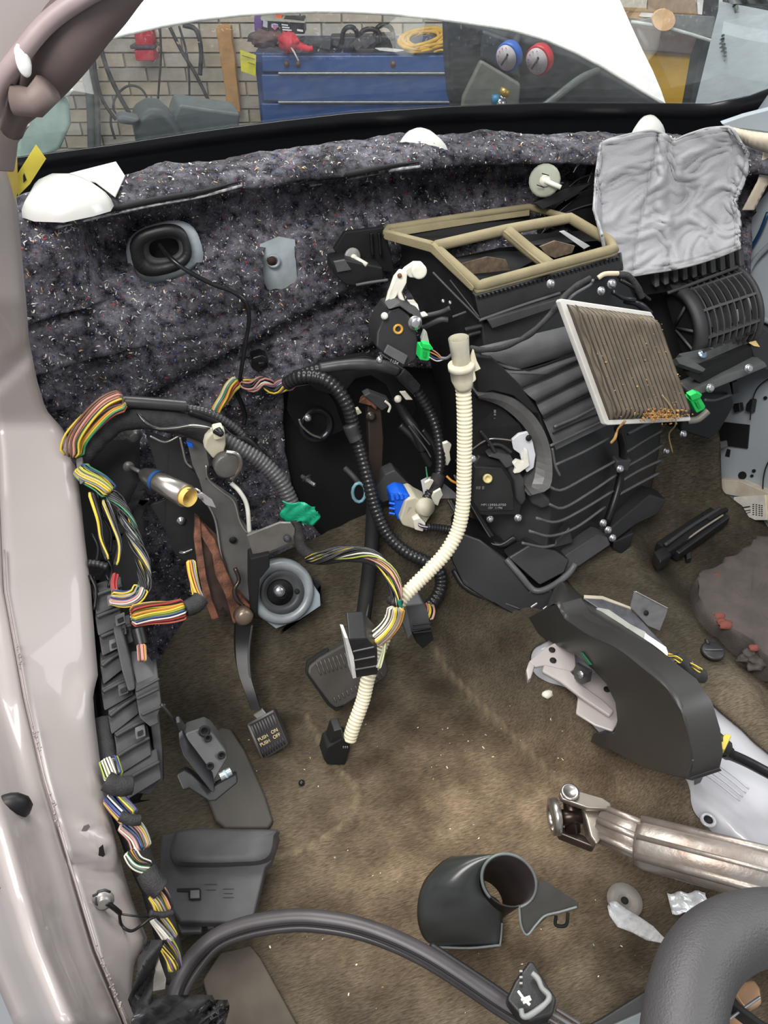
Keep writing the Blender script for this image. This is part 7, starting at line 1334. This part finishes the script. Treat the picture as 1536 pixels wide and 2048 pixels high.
# round rubber door seal
ds = thing('door_seal', 'dark rubber door seal arching over the carpet at the bottom', 'weatherstrip', atz(600, 1850, .15))
SM = mat('seal_rubber', (66, 62, 64), .42)
DS = [(336, 2080), (342, 2020), (356, 1965), (388, 1912), (436, 1872), (500, 1848), (580, 1836), (640, 1838), (710, 1850), (780, 1874), (850, 1908), (920, 1952), (990, 2000), (1060, 2044), (1110, 2080)]
zz = lambda x: .12+.05*math.sin(math.pi*max(0, min(1, (x-336)/780)))
hose('bulb', [atz(x, y, zz(x)) for x, y in DS], 34, SM, ds, n=90, seg=14); hose('lip', [atz(x+(14 if x < 420 else 3), y+20, zz(x)-.006) for x, y in DS[1:]], 17, mat('seal_lip', (54, 50, 53), .4), ds, n=90); hose('groove', [atz(x+(9 if x < 420 else 2), y+12, zz(x)+.008) for x, y in DS[1:]], 5, VOID, ds, n=90)
tag(hose('rubber_strip', [atz(x, y, .09) for x, y in [(860, 1890), (920, 1930), (980, 1970), (1040, 2012), (1100, 2050)]], 16, BLK, n=30), 'thin second rubber strip running beside the door seal under the black shroud', 'weatherstrip')
# seal end fitting
ef = thing('seal_end_fitting', 'black moulded fitting with grey bead and white arrow shaped clip', 'fitting', atz(1050, 1990, .17))
plate('body', [atz(x, y, .17) for x, y in [(1030, 1960), (1058, 1922), (1066, 1920), (1096, 1970), (1114, 1996), (1106, 2030), (1060, 2044), (1040, 2030), (1012, 1998)]], BLK, ef, None, (0, 0, -.03), .004)
hose('grey_bead', [atz(x, y, .18) for x, y in [(1064, 1946), (1076, 1958), (1084, 1976), (1098, 1992), (1090, 2008), (1060, 2030), (1046, 2032), (1042, 2018)]], 11, mat('bead_grey', (132, 134, 132), .45), ef, wig=.3, n=60)
W_ = mat('clip_white', (222, 218, 204), .4)
hose('white_clip', [atz(1036, 1982, .184), atz(1048, 1998, .184), atz(1060, 2010, .184)], 6, W_, ef); hose('clip_barb', [atz(1042, 2000, .184), atz(1060, 1993, .184)], 5, W_, ef); hose('clip_barb', [atz(1046, 2006, .184), atz(1062, 1998, .184)], 5, W_, ef)
for k in range(3): plate('grey_square', [atz(x, y, .1745) for x, y in [(1039, 1940+k*12), (1045, 1940+k*12), (1045, 1944+k*12), (1039, 1944+k*12)]], mat('square_grey', (150, 150, 150), .5), ef, None, (0, 0, -.001), 0)
for k in range(3): hose('strip_tail', [atz(1092+k*10, 2034-k*8, .15), atz(1140+k*10, 2064-k*8, .15)], 9, (SM, MGR, SM)[k], ef)
# black split shroud
sh = thing('split_shroud', 'black plastic column shroud with a round opening, lying on the carpet', 'shroud', FZ(960, 1830))
SHM = mat('shroud_black', (52, 54, 54), .28, var=.1, vs=8)
cA = [(1018, 1709), (990, 1713), (970, 1738), (965, 1762), (974, 1786), (1000, 1806), (1004, 1850), (1000, 1890)]; cB = [(940, 1713), (900, 1716), (868, 1740), (846, 1770), (836, 1810), (838, 1850), (852, 1880), (880, 1892)]
z_a = [.155, .15, .13, .11, .09, .07, .04, .02]; z_b = [.115, .11, .10, .09, .07, .05, .03, .015]
CA = smoothline([atz(x, y, z) for (x, y), z in zip(cA, z_a)], 30); CB = smoothline([atz(x, y, z) for (x, y), z in zip(cB, z_b)], 30); tc_ = (EYE-CA[10]).normalized()
MB().grid([[a*(1-t)+c*t+tc_*(.030*math.sin(math.pi*t)**.8*math.sin(math.pi*i/29)) for i, (a, c) in enumerate(zip(CA, CB))] for t in [k/12 for k in range(13)]]).build('shell', SHM, sh, solid=.003)
cR = atz(1018, 1762, .12); u_ = (atz(1072, 1768, .11)-cR); v_ = (atz(1016, 1708, .155)-cR)
b = MB(); rr = []
dp = Vector((-.03, .02, -.10))
for k in range(33):
    a = 6.2832*k/32; p = cR+u_*math.cos(a)+v_*math.sin(a); rr.append([p, p*1+ (cR-p)*.06, p+(cR-p)*.06+dp])
b.grid(rr); b.build('ring', mat('shroud_inner', (40, 34, 33), .5), sh, solid=.002)
hose('ring_rim', [cR+u_*math.cos(a)+v_*math.sin(a) for a in [.1*k-1.2 for k in range(52)]], 6, mat('rim_grey', (104, 110, 110), .35), sh, n=60)
hose('bottom_rim', [atz(1002, 1890, .022), atz(940, 1896, .02), atz(872, 1894, .018)], 5, mat('rim_grey', (104, 110, 110)), sh); hose('seam', [CA[24]+tc_*.002, CA[27]+tc_*.002, CA[29]+tc_*.003], 4, mat('rim_grey', (104, 110, 110)), sh)
fl_ = [(1068, 1800), (1078, 1762), (1090, 1760), (1128, 1786), (1158, 1806), (1156, 1816), (1120, 1826), (1095, 1832), (1078, 1848), (1058, 1870), (1046, 1864), (1038, 1812)]
plate('flange', [atz(x, y, .10-.0004*(y-1760)) for x, y in fl_], mat('flange_dark', (50, 48, 44), .45), sh, None, (0, 0, -.004), .001)
hose('flange_edge', [atz(x, y, .105-.0004*(y-1760)) for x, y in [(1038, 1810), (1042, 1850), (1054, 1870), (1072, 1850), (1090, 1832), (1120, 1824), (1154, 1814)]], 5, mat('rim_grey', (104, 110, 110)), sh, n=60)
hose('clip_loop', [atz(x, y, .05) for x, y in [(1112, 1832), (1112, 1850), (1132, 1850), (1136, 1826)]], 7, VOID, sh)
# steering shaft with universal joint
ss_ = thing('steering_shaft', 'bare metal steering shaft with a universal joint lying across the carpet at lower right', 'steering shaft', atz(1300, 1690, .2))
p0, p1, p2 = atz(1204, 1650, .145), atz(1278, 1684, .165), atz(1680, 1790, .255)
ax_ = (p2-p1).normalized()
b = MB(); b.tube([p0, p1+ax_*.02], .030*.92, 20); b.build('inner_tube', RUSTS, ss_)
b = MB(); b.tube([p1, p1+ax_*.01, p2], [.033, .036, .037], 24); b.build('outer_tube', RUSTS, ss_)
perp = ax_.cross(Z3).normalized(); upn = perp.cross(ax_).normalized(); upn = upn if upn.z > 0 else -upn; tow = (EYE-p1); tow = (tow-ax_*tow.dot(ax_)).normalized(); lat = ax_.cross(tow).normalized()
for s in (-1, -.2, .6): 
    b = MB(); q = lat*(.032*s)+tow*(.036*math.sqrt(max(0, 1-(.85*s)**2))*.96); b.tube([p1+ax_*.004+q, p2+q], .006 if s != -.2 else .004, 8); b.build('spline_ridge', RUSTS, ss_)
    b = MB(); q = lat*(.026*s)+tow*(.028*math.sqrt(max(0, 1-(.85*s)**2))); b.tube([p0+q, p1+ax_*.01+q], .005, 8); b.build('spline_ridge', RUSTS, ss_)
YK = mat('yoke_steel', (150, 142, 132), .33, .8, var=.08, vs=30)
jz = .165
plate('yoke_top', [atz(x, y, jz+.012) for x, y in [(1118, 1586), (1124, 1576), (1140, 1573), (1158, 1580), (1206, 1594), (1224, 1606), (1222, 1618), (1176, 1616), (1124, 1598)]], YK, ss_, None, (0, 0, -.012), .003)
plate('yoke_side', [atz(x, y, jz-.002) for x, y in [(1164, 1614), (1186, 1612), (1206, 1620), (1200, 1650), (1202, 1680), (1194, 1692), (1180, 1672), (1172, 1640)]], YK, ss_, None, (.004, .01, -.03), .004)
plate('yoke_lower', [atz(x, y, .12) for x, y in [(1112, 1652), (1120, 1650), (1168, 1670), (1192, 1690), (1186, 1694), (1120, 1668)]], mat('yoke_dark', (90, 80, 76), .35, .8), ss_, None, (0, 0, -.02), .003)
b = MB(); b.lathe(atz(1140, 1585, jz+.014), (0, 0, 1), [(0, .014), (.003, .014), (.004, .011), (.002, .009)], 24); b.build('bearing_cap', STEEL, ss_)
b = MB(); b.tube([atz(1140, 1592, jz-.01), atz(1146, 1664, .12)], .012, 14); b.tube([atz(1112, 1636, .14), atz(1176, 1630, .14)], .012, 14); b.build('cross', mat('cross_oily', (58, 46, 40), .3, .7), ss_)
b = MB(); b.lathe(atz(1100, 1634, .145), (atz(1160, 1630, .145)-atz(1100, 1634, .145)), [(0, .020), (.002, .027), (.012, .028), (.014, .022), (.012, .016), (.002, .016), (0, .020)], 24, cap=False); b.build('end_ring', STEEL, ss_)
hose('end_yoke', [atz(1102, 1606, .15), atz(1108, 1630, .15), atz(1112, 1650, .145), atz(1104, 1660, .14)], 13, YK, ss_)
# washer and foil strip
wf = thing('washer_disc', 'round grey washer with a dark hole on the carpet below the steering shaft', 'washer', FZ(1249, 1810)); cw = FZ(1249, 1802, .006); NW = (FZ(1265, 1802)-FZ(1235, 1802)).cross(FZ(1249, 1785)-FZ(1249, 1820)).normalized(); NW = NW if NW.z > 0 else -NW
b = MB(); ring_disc(b, cw, NW, .006, .028, .002); b.build('disc', mat('washer_matt', (120, 114, 108), .5), wf); b = MB(); b.lathe(cw+NW*.0012, NW, [(0, .006), (.001, .006)], 14); b.build('hole', VOID, wf)
FO = mat('silver_foil', (216, 218, 222), .3, .35, var=.15, vs=60, bump=1.0, bs=60)
fo = thing('foil_strip', 'twisted silver foil strip running from the washer to the steering wheel', 'foil', cw)
T_ = [(1218, 1806, 6, .04), (1226, 1818, 14, .045), (1244, 1836, 18, .055), (1272, 1850, 18, .08), (1300, 1866, 14, .12), (1322, 1880, 8, .2), (1340, 1888, 3, .30), (1360, 1905, 3, .40), (1385, 1925, 5, .50), (1405, 1940, 3, .56)]
rr = []
for (x, y, w_, z) in T_: zb = FZ(x, y, .016).z; rr.append([atz(x+w_*.5*k, y-w_*.9*k+2*math.sin(x+k*4), max(z, zb)+.004*math.cos(k*5+x)) for k in (-1, -.6, -.2, .2, .6, 1)])
MB().grid(rr).build('strip', FO, fo, solid=.0006)
sf = [(1334, 1788), (1346, 1784), (1360, 1790), (1372, 1784), (1400, 1782), (1412, 1794), (1360, 1832), (1348, 1820)]; rr = []
for i in range(12):
    rr.append([FZ(1334+i*7+j*1.5+2*math.sin(i*j), 1786+j*6-(i*.3)+3*math.sin(i*1.3), .02+.02*j/7+.006*noise.noise(Vector((i, j, 0))*.9)) for j in range(8)])
tag(MB().grid(rr).build('foil_scrap', FO, smooth=True, solid=.0008), 'crinkled silver foil scrap poking out behind the steering wheel', 'foil')
# steering wheel at the corner
wh = thing('steering_wheel', 'padded dark grey steering wheel rim at the lower right corner', 'steering wheel', atz(1450, 1950, .6))
SW = [(1362, 2140), (1366, 2060), (1378, 1985), (1402, 1925), (1440, 1884), (1490, 1860), (1550, 1852), (1640, 1862), (1750, 1900), (1850, 1990), (1880, 2120), (1820, 2260), (1680, 2340), (1520, 2340), (1410, 2260)]
Pw = smoothline([atz(x, y, .56-.0002*(x-1360)) for x, y in SW+SW[:2]], 100); r_ = 150*pxm(Pw[12])/2
b = MB(); b.tube(Pw[:94], r_, 28, caps=True); b.build('rim', mat('rim_leather', (66, 65, 66), .5, var=.06, bump=.35, bs=500), wh)
plate('lower_cover', [atz(x, y, .50) for x, y in [(1310, 2080), (1318, 1960), (1330, 1890), (1352, 1902), (1392, 1948), (1450, 1980), (1470, 2080)]], mat('cover_brown', (76, 68, 62), .5), wh, None, (0, 0, -.02), .004)
BP = mat('copper_plate', (172, 138, 110), .35, .4, var=.08, vs=20)
plate('hub_plate', [atz(x, y, .47) for x, y in [(1466, 1984), (1490, 1962), (1510, 1958), (1522, 1976), (1526, 2006), (1500, 2020), (1484, 2012)]], BP, wh, None, (0, 0, -.012), .003)
plate('hub_plate', [atz(x, y, .47) for x, y in [(1442, 2040), (1452, 2006), (1462, 2002), (1486, 2018), (1540, 2046), (1560, 2080), (1450, 2080)]], BP, wh, None, (0, 0, -.012), .003)
hose('bright_edge', [atz(1446, 2048, .49), atz(1480, 2022, .49), atz(1520, 1994, .49)], 6, BOLT, wh); plate('spoke', [atz(x, y, .495) for x, y in [(1442, 1962), (1456, 1968), (1480, 2006), (1520, 2036), (1560, 2060), (1540, 2064), (1500, 2036), (1466, 2010)]], VOID, wh, None, (0, 0, -.02), .002)
tag(plate('black_seat_rail_trim', [FZ(x, y, .05) for x, y in [(1150, 2060), (1200, 2036), (1296, 1976), (1330, 1964), (1330, 2080), (1140, 2080)]], BLK, None, None, (0, 0, -.05), .004), 'black plastic trim edge left of the steering wheel at the bottom', 'trim')
tag(plate('grey_metal_bar', [FZ(x, y, .065) for x, y in [(1196, 2060), (1296, 2016), (1320, 2010), (1320, 2080), (1190, 2080)]], mat('bar_bluegrey', (104, 110, 112), .4, .3), None, None, (0, 0, -.01), .003), 'blue grey metal bar at the bottom beside the steering wheel', 'bar')
# repeats of one kind share a group phrase
from collections import defaultdict
fam = defaultdict(list)
for o in bpy.data.objects:
    if o.parent is None and 'category' in o: fam[o.name.split('.')[0]].append(o)
PHR = dict(hanging_hose='hoses and cables hanging on the brick wall', conduit='grey conduits on the brick wall', wire_sheaf='sheaves of coloured wires along the left side', tape_band='black tape bands on the sill harness', corrugated_harness='black corrugated harnesses over the pedal bracket',
           cowl_bump='white bumps of the cowl', loose_cable='thin black cables on the insulation', black_cable_loop='black cable loops on the tool chest', white_clip='white clips beside the blue and beige connector', green_connector='green connectors of the heater unit', retaining_clip='clips with white pins on the firewall',
           pressure_gauge='pressure gauges behind the windscreen', panel_clip='black clips on the pale side panel', black_cable='black cables at the blower housing')
for k, L_ in fam.items():
    if len(L_) > 1:
        for o in L_: o['group'] = PHR.get(k, k.replace('_', ' ')+' pieces')
